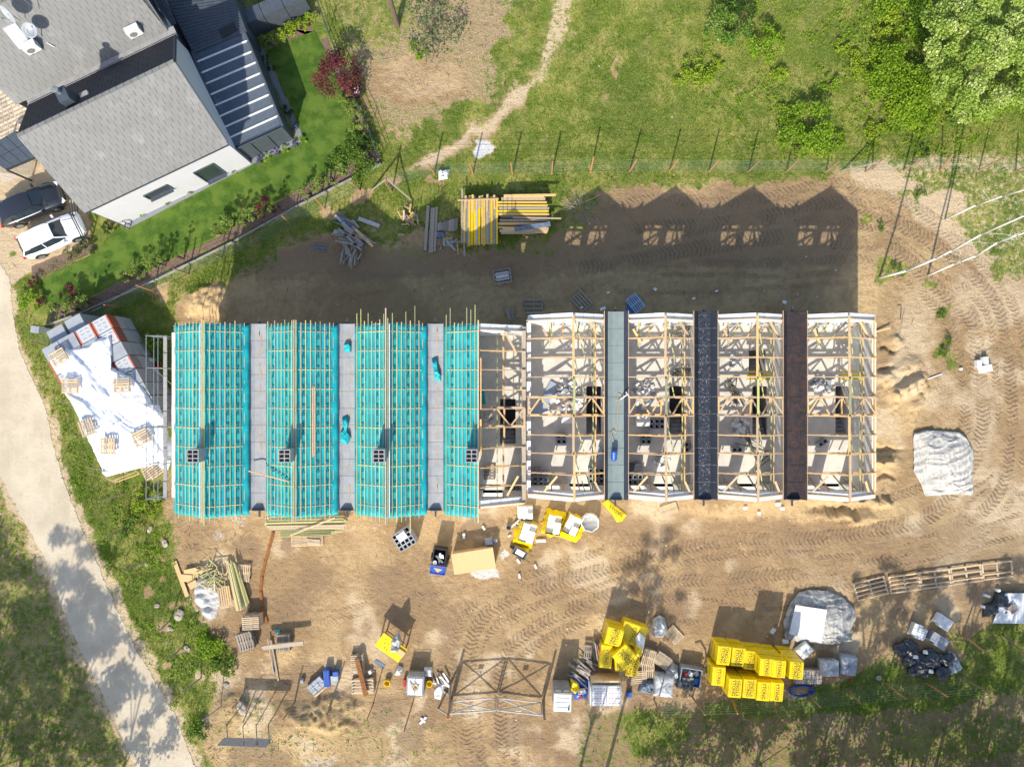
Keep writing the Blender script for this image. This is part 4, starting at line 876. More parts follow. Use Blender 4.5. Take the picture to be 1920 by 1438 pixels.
    # valley troughs
    def trough_mat(kind):
        if kind == 'grey': return M('grey_valley_board', (.34,.345,.35), (.28,.285,.295), 2.5, .7, .3, 30, per_obj=.5)
        if kind == 'green': return M('grey_green_valley_board', (.22,.265,.255), (.185,.225,.22), 2.5, .7, .3, 30, per_obj=.5)
        if kind == 'black':
            q = NT('black_bitumen'); v = q.pos(); n = q.noise(v, 1.2, 5, .7); c = q.mix(n, (.024,.028,.038), (.014,.017,.024)); s = q.sepxyz(v)[0]; st = q.noise(v, 9, 5, .8, 1.5); c = q.mix(q.math('MULTIPLY', q.ss(st, .56, .64), q.attr('streak')), c, (.38,.40,.42)); q.fin(c, .4, .5); q.bump(q.noise(v, 12, 3, .6), .3, .02); return q.m
        q = NT('rusty_bitumen'); v = q.pos(); n = q.noise(v, 3, 6, .75); n2 = q.noise(v, 22, 4, .8); c = q.mix(q.ss(n, .42, .62), (.022,.020,.024), (.055,.030,.024)); c = q.mix(q.math('MULTIPLY', q.ss(n2, .56, .68), .6), c, (.24,.20,.18)); q.fin(c, .7, .3); q.bump(n2, .4, .02); return q.m
    m_fl = M('dark_membrane', (.045,.055,.075), (.035,.042,.058), 3, .5, .3, 12); m_glue = M('mounting_foam', (.62,.42,.16), None, 8, .8, .4, 30)
    def trough(xc, y0, y1, kind, hw_, fl):
        mt = trough_mat(kind); base = MB(); zb, ze = 6.20, 6.56
        # dark carrier: flat bottom and splayed sides
        for (a, b, za, z2) in ((-fl, fl, zb-.03, zb-.03), (-hw_, -fl, ze, zb-.03), (fl, hw_, zb-.03, ze)):
            base.hexa([(xc+a,y0,za-.05),(xc+b,y0,z2-.05),(xc+b,y1,z2-.05),(xc+a,y1,za-.05),(xc+a,y0,za),(xc+b,y0,z2),(xc+b,y1,z2),(xc+a,y1,za)])
        o = base.build('valley_trough', m_fl if kind != 'rust' else mt, t)
        n = 11; 
        for i in range(n):
            a = y0+.02+(y1-y0-.04)*i/n+.008; b = y0+.02+(y1-y0-.04)*(i+1)/n-.008; q = MB(); j = rnd.uniform(0,.006); f = fl-.02
            prof = [(-f-.12, .10), (-f+.16, .0), (f-.16, 0), (f+.12, .10)] if kind in ('grey','green') else [(-hw_+.05, ze-zb-.06), (-f, 0), (f, 0), (hw_-.05, ze-zb-.06)]
            for (p0, p1) in zip(prof[:-1], prof[1:]):
                q.hexa([(xc+p0[0],a,zb+p0[1]+j),(xc+p1[0],a,zb+p1[1]+j),(xc+p1[0],b,zb+p1[1]+j),(xc+p0[0],b,zb+p0[1]+j)]+[(xc+p0[0],a,zb+p0[1]+j+.02),(xc+p1[0],a,zb+p1[1]+j+.02),(xc+p1[0],b,zb+p1[1]+j+.02),(xc+p0[0],b,zb+p0[1]+j+.02)])
            so = q.build('valley_sheet', mt, o)
            if kind == 'black':
                me = so.data; at = me.attributes.new('streak', 'FLOAT', 'POINT'); at.data.foreach_set('value', [1.0 if 8 <= i_ < 16 else 0. for i_ in range(len(me.vertices))])
                if i % 1 == 0: q = MB(); q.beam((xc-hw_+.06, a, ze-.04), (xc-fl, a, zb+.035), .02, .006); q.beam((xc-fl, a, zb+.035), (xc+fl, a, zb+.035), .02, .006); q.beam((xc+fl, a, zb+.035), (xc+hw_-.06, a, ze-.04), .02, .006); q.build('sealing_tape', m_steel, so)
            if kind == 'grey' and rnd.random() < .8:
                q = MB()
                for _ in range(3): q.box((xc+rnd.uniform(.05,.2), rnd.uniform(a,b), zb+.03), (.03, rnd.uniform(.1,.5), .02))
                tag(q.build('foam_line', m_glue, so), kind='stuff')
        # end stops and outlet pipes
        q = MB(); q.hexa([(xc-fl-.1,y0,zb),(xc+fl+.1,y0,zb),(xc+fl+.1,y0+.05,zb),(xc-fl-.1,y0+.05,zb),(xc-fl*.5,y0,zb+.33),(xc+fl*.5,y0,zb+.33),(xc+fl*.5,y0+.05,zb+.33),(xc-fl*.5,y0+.05,zb+.33)]); q.build('end_stop', m_fl, o)
        for (ya, yb) in ((y0+.1, y0-.42), (y1-.1, y1+.32)):
            q = MB(); q.beam((xc, ya, zb-.14), (xc, yb, zb-.14), .10, .10); q.build('outlet', m_darkmetal, o)
        for s in (-1, 1):
            q = MB(); q.beam((xc+s*hw_, y0, ze-.04), (xc+s*hw_, y1, ze-.04), .03, .12); q.build('edge_board', m_wood, o)
    yl0, yl1 = (719-957)*(H-6.4)/F, (719-606)*(H-6.4)/F; yr0, yr1 = (719-937)*(H-6.4)/F, (719-583)*(H-6.4)/F
    for k in range(3):
        trough((RL[k]+RL[k+1])/2-.02, yl0, yl1, 'grey', .72, .40)
        trough((RR[k]+RR[k+1])/2, yr0, yr1, ('green','black','rust')[k], .72, .38)
    # teal membrane, counter battens, battens
    ycb = [622.7, 657.9, 693.6, 729.7, 765.5, 801.6, 837.4, 872.5, 908.6, 946.8]
    ycb = [(719-y)*(H-6.9)/F for y in ycb]; y0, y1 = (719-965)*(H-6.5)/F, (719-609)*(H-6.5)/F
    m_tealscrap = m_teal
    sl = []
    for k, xr in enumerate(RL):
        a = 58/S if k else 66/S
        sl.append((k, -1, xr, a)); 
        if k < 3: sl.append((k, 1, xr, 59/S))
    for (k, sg, xr, a) in sl:
        run = a; nx = 14; nyy = 90; Vv = []; Ff = []
        for j in range(nyy+1):
            y = y0 + (y1-y0)*j/nyy
            for i in range(nx+1):
                s = i/nx; x = xr + sg*run*s; z = RZ + .02 - slope*run*s*1.0
                near = min(abs(y-c) for c in ycb); sag = -.035*min(1, near/.4) if ycb[-1] < y < ycb[0] else -.02
                yy = y
                if j == 0: yy = y0 - .05*rnd.random(); z -= .25
                if j == nyy: yy = y1 + .04*rnd.random(); z -= .15
                zz = z + sag + .012*math.sin(x*23+y*3.1) + rnd.uniform(-.006,.006)
                if j < 3 or j > nyy-3: zz += rnd.uniform(-.035,.03)
                if s > .9: zz += .03*math.sin(y*4+k)+rnd.uniform(-.012,.012)
                Vv.append((x, yy, zz))
        for j in range(nyy):
            for i in range(nx):
                f_ = (j*(nx+1)+i, j*(nx+1)+i+1, (j+1)*(nx+1)+i+1, (j+1)*(nx+1)+i); Ff.append(f_ if sg > 0 else f_[::-1])
        me = npmesh('roof_membrane', Vv, Ff, m_teal, smooth=True); mo = link('roof_membrane', me, t)
        mo.modifiers.new('thick', 'SOLIDIFY').thickness = -.012
        an = sg*math.atan(slope); ca = math.cos(an)
        def on(s, up=0.): return Vector((xr+sg*run*s, 0, RZ+.02-slope*run*s+up))
        for y in ycb:
            q = MB(); p, r_ = on(.03, .025), on(.86 if sg > 0 else .90, .025); q.beam((p.x, y, p.z), (r_.x, y, r_.z), .038, .03); q.build('counter_batten', m_batten, t)
        nb = 8 if sg < 0 else 7
        for i in range(nb):
            s = .13 + (.80-.13)*i/(nb-1) if sg > 0 else .10 + (.93-.10)*i/(nb-1); p = on(s, .058); e0 = rnd.uniform(.12,.3); e1 = rnd.uniform(.02,.25); m = rnd.choice((m_batten, m_batten, m_woodpale, m_batten, m_woodg))
            if k in (2,3) and rnd.random() < .4: e1 = rnd.uniform(.5,1.1); m = m_woodg
            if k == 2 and i == 4 and sg > 0: e0 = 1.0
            q = MB(); q.beam((p.x+rnd.uniform(-.01,.01), y0-e0, p.z), (p.x+rnd.uniform(-.012,.012), y1+e1, p.z), .044, .03, up=(-sg*slope*-1, 0, 1)); q.build('roof_batten', m, t)
        # printed lettering lines on the membrane
        for s in ((.185,.525,.745) if sg > 0 else (.30,.75)):
            for j in range(10):
                yy = (ycb[0]+ycb[-1])/2 + (j-4.5)*1.12; o = link('lettering', text_mesh('Divoroll', m_tealink), mo); p = on(s, .012); o.location = (p.x, yy, p.z); o.scale = (.22,.24,1)
                o.rotation_euler = Matrix.Rotation(an, 3, 'Y').to_euler(); o.rotation_euler = (Matrix.Rotation(an, 3, 'Y') @ Matrix.Rotation(math.pi/2, 3, 'Z')).to_euler()
        if sg < 0:
            for dx, m, zz in ((-.06, m_woodpale, .12),(.06, m_woodg, .13)) if k < 3 else ((-.02, m_woodpale, .12),):
                q = MB(); q.beam((xr+dx, y0-rnd.uniform(.1,.4), RZ+zz), (xr+dx, y1+rnd.uniform(.05,.3)+(.6 if k == 2 and dx < 0 else 0), RZ+zz), .07, .05); q.build('ridge_batten', m, t)
            if k in (0, 2): q = MB(); q.beam((xr+.15 if k else xr-.20, y0+.1, RZ+.10-(0 if k else .04)), (xr+.15 if k else xr-.20, y1-.05, RZ+.10-(0 if k else .04)), .05, .05); q.build('sealing_tape', m_pale, t)
    # chimneys of grey flue blocks: two by three openings
    for k, xr in enumerate(RL):
        c = W((361,533,710,884)[k], 855, 8.75); o = MB(); x, y = c.x, c.y
        o.box((x, y, 7.6), (.60,.74,2.1)); co = o.build('chimney', m_grey, t)
        lip = MB()
        for dy in (-.345,-.125,.125,.345): lip.box((x, y+dy, 8.70), (.66,.05,.10))
        for dx in (-.315, 0, .315): lip.box((x+dx, y, 8.702), (.05,.74,.092))
        lip.build('flue_rim', m_conc, co)
        fl = MB()
        for dx in (-.15, .15):
            for dy in (-.235, 0, .235): fl.box((x+dx, y+dy, 8.655), (.2,.16,.012))
        tag(fl.build('flue', m_black, co), kind='stuff')
        q = MB(); q.box((x+.22, y-.47, RZ-.05), (.35,.35,.05), rx=.2); q.build('flashing', m_teal, t)
    return t, RL, RR, RZ, slope, FZ, bxm
m_tealink = M('dark_print_on_membrane', (.0,.09,.11), (.0,.08,.10), 5, .6, 0)
SHELL, RL, RR, RZ, SLP, FZ, BXM = shell()
# things lying on the roofs and valleys
def wadded(name, px, py, z, pts, mat, label, cat, hh=.18, res=10, group=None, rough=1.0):
    """crumpled sheet: outline in metres round its centre, folded surface"""
    c = W(px, py, z); n = len(pts); per = []
    for i in range(n):
        a, b = Vector(pts[i]), Vector(pts[(i+1)%n])
        for k in range(res): per.append(a.lerp(b, k/res))
    m = len(per); rings = 12; Vv = []; Ff = []; sd = rnd.randrange(999)
    P = np.array([[p.x, p.y] for p in per])
    for r in range(rings+1):
        s = r/rings; xy = P*s; e = fbm(xy[:,0]*3.2+sd, xy[:,1]*3.2, sd, 3); rdg = 1 - abs(2*fbm(xy[:,0]*2.1+sd*2, xy[:,1]*2.1, sd+5, 3)-1)*2.2
        z_ = hh*(.35+.9*e+.5*rdg*rough)*smooth(np.array([(1-s)*3+.05]))[0] + .01
        for i in range(m): Vv.append((xy[i,0], xy[i,1], float(z_[i])))
    for r in range(rings):
        for i in range(m): j = (i+1)%m; Ff.append((r*m+i, r*m+j, (r+1)*m+j, (r+1)*m+i))
    me = npmesh(name, Vv, Ff, mat, smooth=True); o = link(name, me); o.location = c; tag(o, label, cat, group)
    if sum(P[i,0]*P[(i+1)%m,1]-P[(i+1)%m,0]*P[i,1] for i in range(m)) < 0: me.flip_normals()
    o.modifiers.new('thick', 'SOLIDIFY').thickness = .006; return o
wadded('membrane_scrap', 652, 652, 6.25, [(-.2,-.25),(.2,-.28),(.24,.1),(.1,.3),(-.22,.22)], m_teal, 'small crumpled teal membrane scrap in the second grey valley near its top end', 'membrane scrap')
wadded('membrane_scrap', 648, 806, 6.25, [(-.3,-.7),(.1,-.9),(.35,-.45),(.1,-.1),(.25,.6),(.1,.9),(-.2,.75),(-.05,.1),(-.35,-.2)], m_teal, 'long twisted teal membrane scrap in the middle of the second grey valley', 'membrane scrap')
wadded('membrane_scrap', 819, 692, 6.25, [(-.1,-.7),(.25,-.75),(.3,-.45),(.1,-.3),(0,.7),(-.3,.6),(-.2,0)], m_teal, 'slim teal membrane roll lying in the third grey valley', 'membrane scrap', .2)
wadded('membrane_scrap', 512, 960, 6.0, [(-.3,-.2),(.35,-.3),(.3,.3),(-.1,.35),(-.35,.1)], m_teal, 'loose teal membrane flap at the lower end of the first valley', 'membrane scrap', .25)
t = empty('batten_bundle', W(589, 790, 7.2), 'bundle of fresh yellow battens lying on the second teal roof', 'battens')
for i in range(4):
    q = MB(); q.beam((-.07+.06*(i%3), -2.1+.05*i, .0+.05*(i//3)), (-.07+.06*(i%3), 2.1-.04*i, .0+.05*(i//3)), .055, .045); q.build('batten', m_woodpale if i % 2 else m_wood, t, ws=False)
t.rotation_euler = (0, 0, 0)
p, r_ = W(466, 883, 6.7), W(542, 903, 7.6); q = MB(); q.beam((0,0,0), r_-p, .07, .05); o = q.build('loose_batten', m_wood); o.location = p; tag(o, 'single loose batten laid slanting across the first grey valley', 'batten')
q = MB(); q.lathe((0,0,0), [(0,0),(.16,0),(.17,.1),(.19,.12),(.17,.16),(.19,.36),(.17,.40),(.19,.44),(.17,.62),(.12,.70),(0,.71)], 18)
o = q.build('blue_barrel', m_blue, None, True); o.location = W(1151, 862, 6.32) ; o.rotation_euler = (math.radians(-62), 0, math.radians(4)); tag(o, 'small ribbed blue barrel lying in the grey green valley', 'barrel')
pts = [W(x, y, 6.30) for x, y in ((1151,828),(1146,812),(1150,806),(1154,812),(1158,790),(1159,760),(1162,748),(1156,752),(1160,738),(1168,742))]
q = MB(); q.tube(pts, .018, 5); o = q.build('orange_rope', m_wood); tag(o, 'thin orange rope running up the grey green valley from the blue barrel', 'rope')
q = MB(); a, b = W(1165, 748, 6.4), W(1177, 739, 6.9); q.beam(a, b, .05, .05); q.beam(b+Vector((-.12,.12,0)), b+Vector((.08,-.12,0)), .05, .05); q.beam(a+Vector((-.05,-.05,0)), a+Vector((.05,.1,0)), .05, .05); o = q.build('steel_hook_rod', m_pale); tag(o, 'short pale hooked rod on the edge of the grey green valley', 'rod')
# ------------------------------------------------------------------ things on the site
ORD = ['first','second','third','fourth','fifth','sixth','seventh','eighth','ninth','tenth','eleventh','twelfth','thirteenth','fourteenth','fifteenth','sixteenth','seventeenth','eighteenth','nineteenth','twentieth']
PR = {}
def T(px, py, h=0., z=None):
    p = W(px, py, h); return Vector((p.x, p.y, h if z is None else z))
def A(dx, dy): return math.atan2(-dy, dx)     # world angle of an image direction
def GP(px, py): p = W(px, py, 0); p.z = max(0, gz(p.x, p.y)); return p
def pallet(key, mat, lx, ly, nb, loc, rz, label, group='wooden pallets', upside=False, hh=.145):
    k = (key,)
    if k not in PR:
        t = empty('pallet', loc, label, 'pallet', group, rz)
        bw = ly/nb*.62 if nb*.145 > ly else .1
        mb = MB(); mb.box((0,0,0), (lx, bw, .022)); me = mb.mesh('deck_board', mat)
        for i in range(nb):
            o = bpy.data.objects.new('deck_board', me); C.objects.link(o); o.parent = t; o.location = (rnd.uniform(-.01,.01), -ly/2+bw/2+(ly-bw)*i/(nb-1), hh-.011)
        mb = MB(); mb.box((0,0,0), (.1, ly, .1)); me = mb.mesh('bearer', mat)
        for i in range(3):
            o = bpy.data.objects.new('bearer', me); C.objects.link(o); o.parent = t; o.location = (-lx/2+.05+(lx-.1)*i/2, 0, .065)
        PR[k] = t; return t
    return copy_thing(PR[k], loc, rz, label, group)
# --- timber rests on the north strip
def plank(p, q, w, h, m, label, cat='plank', group=None, name='plank'):
    p = Vector(p); b = MB(); b.beam((0,0,0), Vector(q)-p, w, h); o = b.build(name, m); o.location = p; return tag(o, label, cat, group)
def stack(name, base, items, label, cat, group=None, part='board'):
    """one thing made of many boards: items = (p, q, w, h, material)"""
    t = empty(name, base, label, cat, group)
    for (p, q, w, h, m) in items: b = MB(); b.beam(p, q, w, h); b.build(part, m, t)
    return t
def rows(x0, y0, x1, y1, n, z, w, h, mats, ang_axis, jit=.06, layers=1, span=None):
    """boards filling a rectangle given in picture pixels; ang_axis 'v' or 'h'"""
    out = []
    for L in range(layers):
        for i in range(n):
            f = (i+.5)/n; zz = z+L*(h+.005)
            if ang_axis == 'v': p, q = W(x0+(x1-x0)*f, y0, 0), W(x0+(x1-x0)*f, y1, 0)
            else: p, q = W(x0, y0+(y1-y0)*f, 0), W(x1, y0+(y1-y0)*f, 0)
            d = (q-p).normalized(); s = Vector((-d.y, d.x, 0)); a, b = rnd.uniform(-jit,jit)*2, rnd.uniform(-jit,jit)*2
            p = p + d*a + s*rnd.uniform(-jit,jit)*.4; q = q + d*b + s*rnd.uniform(-jit,jit)*.4; p.z = q.z = zz + rnd.uniform(0,.01)
            out.append((p, q, w, h, rnd.choice(mats)))
    return out
m_form = WOOD('formwork_yellow', (.72,.46,.04), (.52,.33,.04)); m_greyply = WOOD('grey_boards', (.42,.40,.38), (.27,.25,.23)); m_bluegrey = M('blue_grey_sheet', (.16,.20,.26), (.10,.13,.17), 4, .6, .3, 14)
it = rows(866, 376, 934, 462, 15, .75, .14, .05, [m_form, m_form, m_greyply, m_woodgrey], 'v', .06, 2); it += rows(868, 380, 930, 462, 9, .35, .16, .2, [m_form, m_woodgrey], 'v'); it += [(W(858,376,.95), W(935,373,.95), .08, .06, m_wood), (W(866,354,.9), W(871,480,.7), .10, .05, m_woodgrey)] + rows(868, 372, 934, 400, 5, .9, .14, .05, [m_wood], 'v')
stack('formwork_stack', W(900, 420), it, 'tall stack of yellow edged formwork boards lying up and down the picture', 'formwork stack')
it = rows(942, 372, 1020, 382, 2, .85, .2, .04, [m_wood], 'h') + rows(936, 383, 1026, 410, 5, .8, .13, .05, [m_form, m_form, m_greyply], 'h', .05, 2) + rows(936, 415, 1028, 440, 4, .65, .15, .05, [m_woodgrey, m_form, m_wood], 'h', .05, 2) + rows(940, 372, 1022, 440, 10, .3, .16, .3, [m_woodgrey], 'h')
it += [(W(960,367,.9), W(1042,366,.9), .16, .04, m_wood), (W(962,408,.8), W(1052,410,.8), .1, .05, m_wood)]
stack('formwork_stack', W(980, 410), it, 'stack of yellow and grey formwork boards lying sideways beside the taller stack', 'formwork stack')
plank(W(965,430,1.0), W(1032,420,1.0), .3, .03, m_bluegrey, 'dark blue grey board laid slanting on the sideways formwork stack', 'board', name='board')
t = stack('slatted_stack', W(1005,437), rows(1000, 428, 1026, 442, 4, .8, .16, .04, [m_wood], 'h') + rows(940, 432, 1000, 443, 3, .82, .17, .04, [m_wood], 'h'), 'pale short boards on the lower edge of the sideways formwork stack', 'boards')
for i, (a, b, c, d, w) in enumerate(((803,386,797,470,.20),(810,390,806,474,.16),(814,390,810,474,.14),(819,388,815,472,.15))):
    plank(W(a,b,.12), W(c,d,.12), w, .09, m_woodgrey, ('wide weathered plank, leftmost of four long planks', 'second of four long weathered planks from the left', 'third of four long weathered planks, close to its neighbours', 'rightmost of four long weathered planks')[i], 'plank', 'long weathered planks')
stack('short_board_row', W(838,420), [(W(822+i*3.6, 418+rnd.uniform(-3,2)-i*.8, .2), W(822+i*3.4, 434-rnd.uniform(0,3), .2), .12, .06, m_woodgrey) for i in range(11)], 'row of short weathered boards beside the tall formwork stack', 'boards')
def scrap(name, cx, cy, n, r, lmin, lmax, mats, label, cat, z=.12, ang=None, up=.5, w=(.06,.16), ws=.5):
    t = empty(name, GP(cx, cy), label, cat); c = W(cx, cy)
    for i in range(n):
        a = rnd.uniform(0, math.pi) if ang is None else rnd.gauss(ang, .28); l = rnd.uniform(lmin, lmax)/2; x = c.x+rnd.gauss(0, r*ws); y = c.y+rnd.gauss(0, r*ws); d = Vector((math.cos(a)*l, math.sin(a)*l, rnd.uniform(-.06,.06))); p = Vector((x, y, z+up*i/n)); b = MB(); b.beam(p-d, p+d, rnd.uniform(*w), rnd.uniform(.025,.06)); b.build('board', rnd.choice(mats), t)
    return t
scrap('scrap_timber_pile', 662, 438, 26, .9, .7, 2.0, [m_woodgrey, m_woodgrey, m_greyply, m_bluegrey, m_wood], 'untidy pile of weathered boards, pallets and blue grey sheets', 'timber pile', ang=-.5, w=(.08,.3))
scrap('scrap_timber_pile', 660, 478, 24, .65, .5, 1.1, [m_woodgrey, m_woodgrey], 'heap of short grey sticks below the weathered board pile', 'timber pile', ang=1.4, up=.3)
for i, (a, b, c, d) in enumerate(((620,440,672,442),(628,452,686,462),(640,420,684,462),(636,430,678,470))): plank(W(a,b,.75), W(c,d,.75), .14, .04, m_woodgrey, ('upper sideways plank on the weathered pile', 'lower sideways plank on the weathered pile', 'steep upper plank across the weathered pile', 'steep lower plank across the weathered pile')[i])
plank(W(690,455,.2), W(705,456,.2), .05, .05, m_pale, 'short pale strip beside the weathered timber pile', 'strip')
for i in range(3): plank(W(584+i*4, 458+i*5, .05), W(615-i*2, 460+i*6, .05), .09, .04, m_bluegrey, ('upper','middle','lower')[i]+' blue grey bar on shaded soil left of the timber pile', 'bar', 'blue grey bars')
scrap('offcut_pile', 767, 410, 34, .55, .25, .8, [m_wood, m_woodpale, m_woodgrey, m_form], 'small heap of short pale and yellow offcuts', 'offcut pile', up=.25, w=(.05,.12))
scrap('offcut_pile', 838, 455, 16, .5, .3, .9, [m_bluegrey, m_woodgrey, m_form, m_greyply], 'scattered blue grey scraps and sticks between planks and formwork stack', 'offcut pile', up=.1)
plank(W(857,447,.1), W(859,478,.1), .1, .04, m_form, 'short yellow lath beside the formwork stack')
wadded('blue_sheet', 826, 440, .05, [(-.35,-.2),(.3,-.25),(.25,.2),(-.3,.2)], m_bluegrey, 'small dark blue sheet near the short weathered boards', 'sheet')
# pallets north of the row
pallet('lg', m_woodgrey, 1.25, 1.0, 4, GP(942, 519), A(36,-6), 'weathered pallet with pale sheets alone on the shaded soil', hh=.3)
q = MB(); q.box((0,0,.02),(.9,.55,.03)); o = q.build('sheet_pack', m_pale); o.location = W(942,518,.16); o.rotation_euler = (0,0,A(36,-6)); tag(o, 'pale sheets lying inside the lone weathered pallet', 'sheets')
pallet('lg', m_woodgrey, 1.2, .8, 7, GP(1001, 575), math.pi, 'grey slatted pallet against the white wall at the top', hh=.145)
pallet('gr', m_woodgrey, 1.3, .95, 5, GP(1090, 565), A(40,44), 'weathered pallet lying askew on soil near the white wall')
wadded('blue_sheet', 1188, 571, .02, [(-.55,-.5),(.2,-.6),(.6,.1),(.3,.6),(-.3,.4)], m_blue, 'crumpled blue sheet under the pale blue pallet', 'sheet', .1)
m_palblue = WOOD('pale_blue_wood', (.36,.44,.55), (.25,.32,.42))
pallet('bl', m_palblue, 1.2, .85, 6, W(1191, 569, .12), A(22,28), 'pale blue painted pallet lying on a blue sheet')
scrap('stick_bundle', 956, 592, 9, .3, .7, 1.1, [m_woodgrey], 'upright weathered sticks leaning near the white wall', 'sticks', ang=1.57, up=.1)
# thorny brush heap in the shade and dry twigs
def twigs(name, cx, cy, n, r, label, cat, m, hh=.5, lmax=1.0):
    mb = MB(); c = GP(cx, cy); 
    for i in range(n):
        a = rnd.uniform(0, 6.283); rr = r*rnd.random()**.6; p = Vector((rr*math.cos(a)*.6, rr*math.sin(a)*.6, rnd.uniform(0,hh)*.3)); l = rnd.uniform(.3, lmax)
        d = Vector((math.cos(a+rnd.uniform(-1,1)), math.sin(a+rnd.uniform(-1,1)), rnd.uniform(-.1,.6))).normalized()*l; mid = p+d*.5+Vector((rnd.uniform(-.1,.1),rnd.uniform(-.1,.1),.05)); mb.tube([p, mid, p+d], rnd.uniform(.008,.02), 4, .005)
    o = mb.build(name, m); o.location = c; tag(o, label, cat); o['kind'] = 'stuff' if False else ''; del o['kind']; return o
twigs('brush_heap', 1086, 398, 70, 1.0, 'heap of bare grey brushwood in the shade north of the houses', 'brushwood', m_woodgrey, .7, 1.4)
# --- scaffold on the left gable
def scaffold():
    t = empty('scaffold', W(305, 780), 'steel tube scaffold with grey planks against the left end of the row', 'scaffold'); xa, xb = gx(396)-.05, gx(396)-.95
    for y in (gy(642), gy(694), gy(790), gy(850), gy(905)):
        for x in (xa, xb): q = MB(); q.cyl((x,y,0),(x,y,6.9),.024,.024,6); q.build('standard', m_steel, t)
        q = MB(); q.cyl((xa,y,6.0),(xb-.1,y,6.0),.025,.025,6); q.build('transom', m_steel, t); q = MB(); q.cyl((xa,y,6.8),(xb,y,6.85),.025,.025,6); q.build('transom', m_steel, t)
    y0, y1 = gy(908), gy(640)
    for (x, z) in ((xb,6.85),(xa-.2,6.85),(xb,5.95)): q = MB(); q.cyl((x,y0,z),(x,y1,z),.025,.025,6); q.build('ledger', m_steel, t)
    for k in range(1):
        for i in range(4):
            a = y0+(y1-y0)*i/4+.01; b = y0+(y1-y0)*(i+1)/4-.01; q = MB(); q.box((xa-.16-.24*k,(a+b)/2,6.05),(.22,b-a,.05)); q.build('plank', m_greyply, t)
    q = MB(); q.cyl((xb,gy(800),.2),(xa,gy(860),6.0),.02,.02,6); q.build('diagonal', m_steel, t); q = MB(); q.cyl((xb,gy(694),6.0),(xb,gy(740),2.0),.02,.02,6); q.build('diagonal', m_steel, t)
scaffold()
# --- block packs and the white tarpaulin on the left
pang = A(490,-270); pu = Vector((math.cos(pang), math.sin(pang), 0)); pv = Vector((math.sin(pang), -math.cos(pang), 0))
m_pack = M('grey_insulation_pack', (.33,.35,.38), (.27,.29,.32), 2.5, .55, .2, 20, per_obj=.6); m_packp = M('printed_pack_foil', (.50,.51,.53), (.42,.43,.45), 6, .45, .3, 14)
P0 = T(76, 655, 3.0, 0)
dk = M('dark_ink', (.10,.11,.12), None, 5, .6, 0)
def pack(i, j, L, plain, jit=0.):
    lab = 'top layer' if L == 2 else ('middle layer' if L == 1 else 'bottom layer'); c = P0 + pu*(.62+1.2*i) + pv*(.52+1.0*j); z = L*1.0 + .02
    t = empty('block_pack', (c.x, c.y, z), ('plain grey' if plain else 'orange edged printed') + ' block pack, %s, %s row from the hedge, %s from the road' % (lab, ORD[j], ORD[i]), 'block pack', 'block packs under the white tarpaulin', pang+rnd.uniform(-.02,.02))
    q = MB(); q.box((0,0,.49+jit/2), (1.14,.94,.98+jit)); q.build('body', m_pack if plain else m_packp, t, ws=False)
    if not plain:
        for s in (-1, 1): q = MB(); q.box((s*.52,0,.49+jit/2), (.10,.952,.992+jit)); q.build('orange_band', m_orange, t, ws=False)
        for yy in (-.25,.05,.3):
            for xx in (-.2,.2): q = MB(); q.box((xx+rnd.uniform(-.05,.05),yy,.985+jit),(.22,.03,.004)); q.build('printed_line', dk, t, ws=False)
    else:
        q = MB(); q.box((0,.0,.49+jit/2),(1.146,.02,.986+jit)); q.build('seam', m_grey, t, ws=False)
for j in range(8):
    for i in range(4):
        pack(i, j, 2, (i, j) in ((0,0),(1,0),(2,1),(3,2)) or j > 3, rnd.uniform(-.06,.05))
for j in range(8):
    for L in (0, 1): pack(3, j, L, True)
for i in range(3):
    for L in (0, 1): pack(i, 0, L, True)
for j in range(1, 8):
    for L in (0, 1): pack(0, j, L, True)
t = empty('block_pack', (P0 + pu*1.1 - pv*.55), 'plain grey block pack standing low at the fence corner of the covered stack', 'block pack', 'block packs under the white tarpaulin', pang)
q = MB(); q.box((0,0,1.2),(1.14,.94,2.4)); q.build('body', m_pack, t, ws=False); q = MB(); q.box((0,0,1.2),(1.146,.02,2.41)); q.build('seam', m_grey, t, ws=False)
t = empty('block_pack', (P0 + pu*2.5 - pv*.55), 'plain grey block pack beside the low one against the mesh fence', 'block pack', 'block packs under the white tarpaulin', pang)
q = MB(); q.box((0,0,1.25),(1.14,.94,2.5)); q.build('body', m_pack, t, ws=False); q = MB(); q.box((0,0,1.25),(1.146,.02,2.51)); q.build('seam', m_grey, t, ws=False)
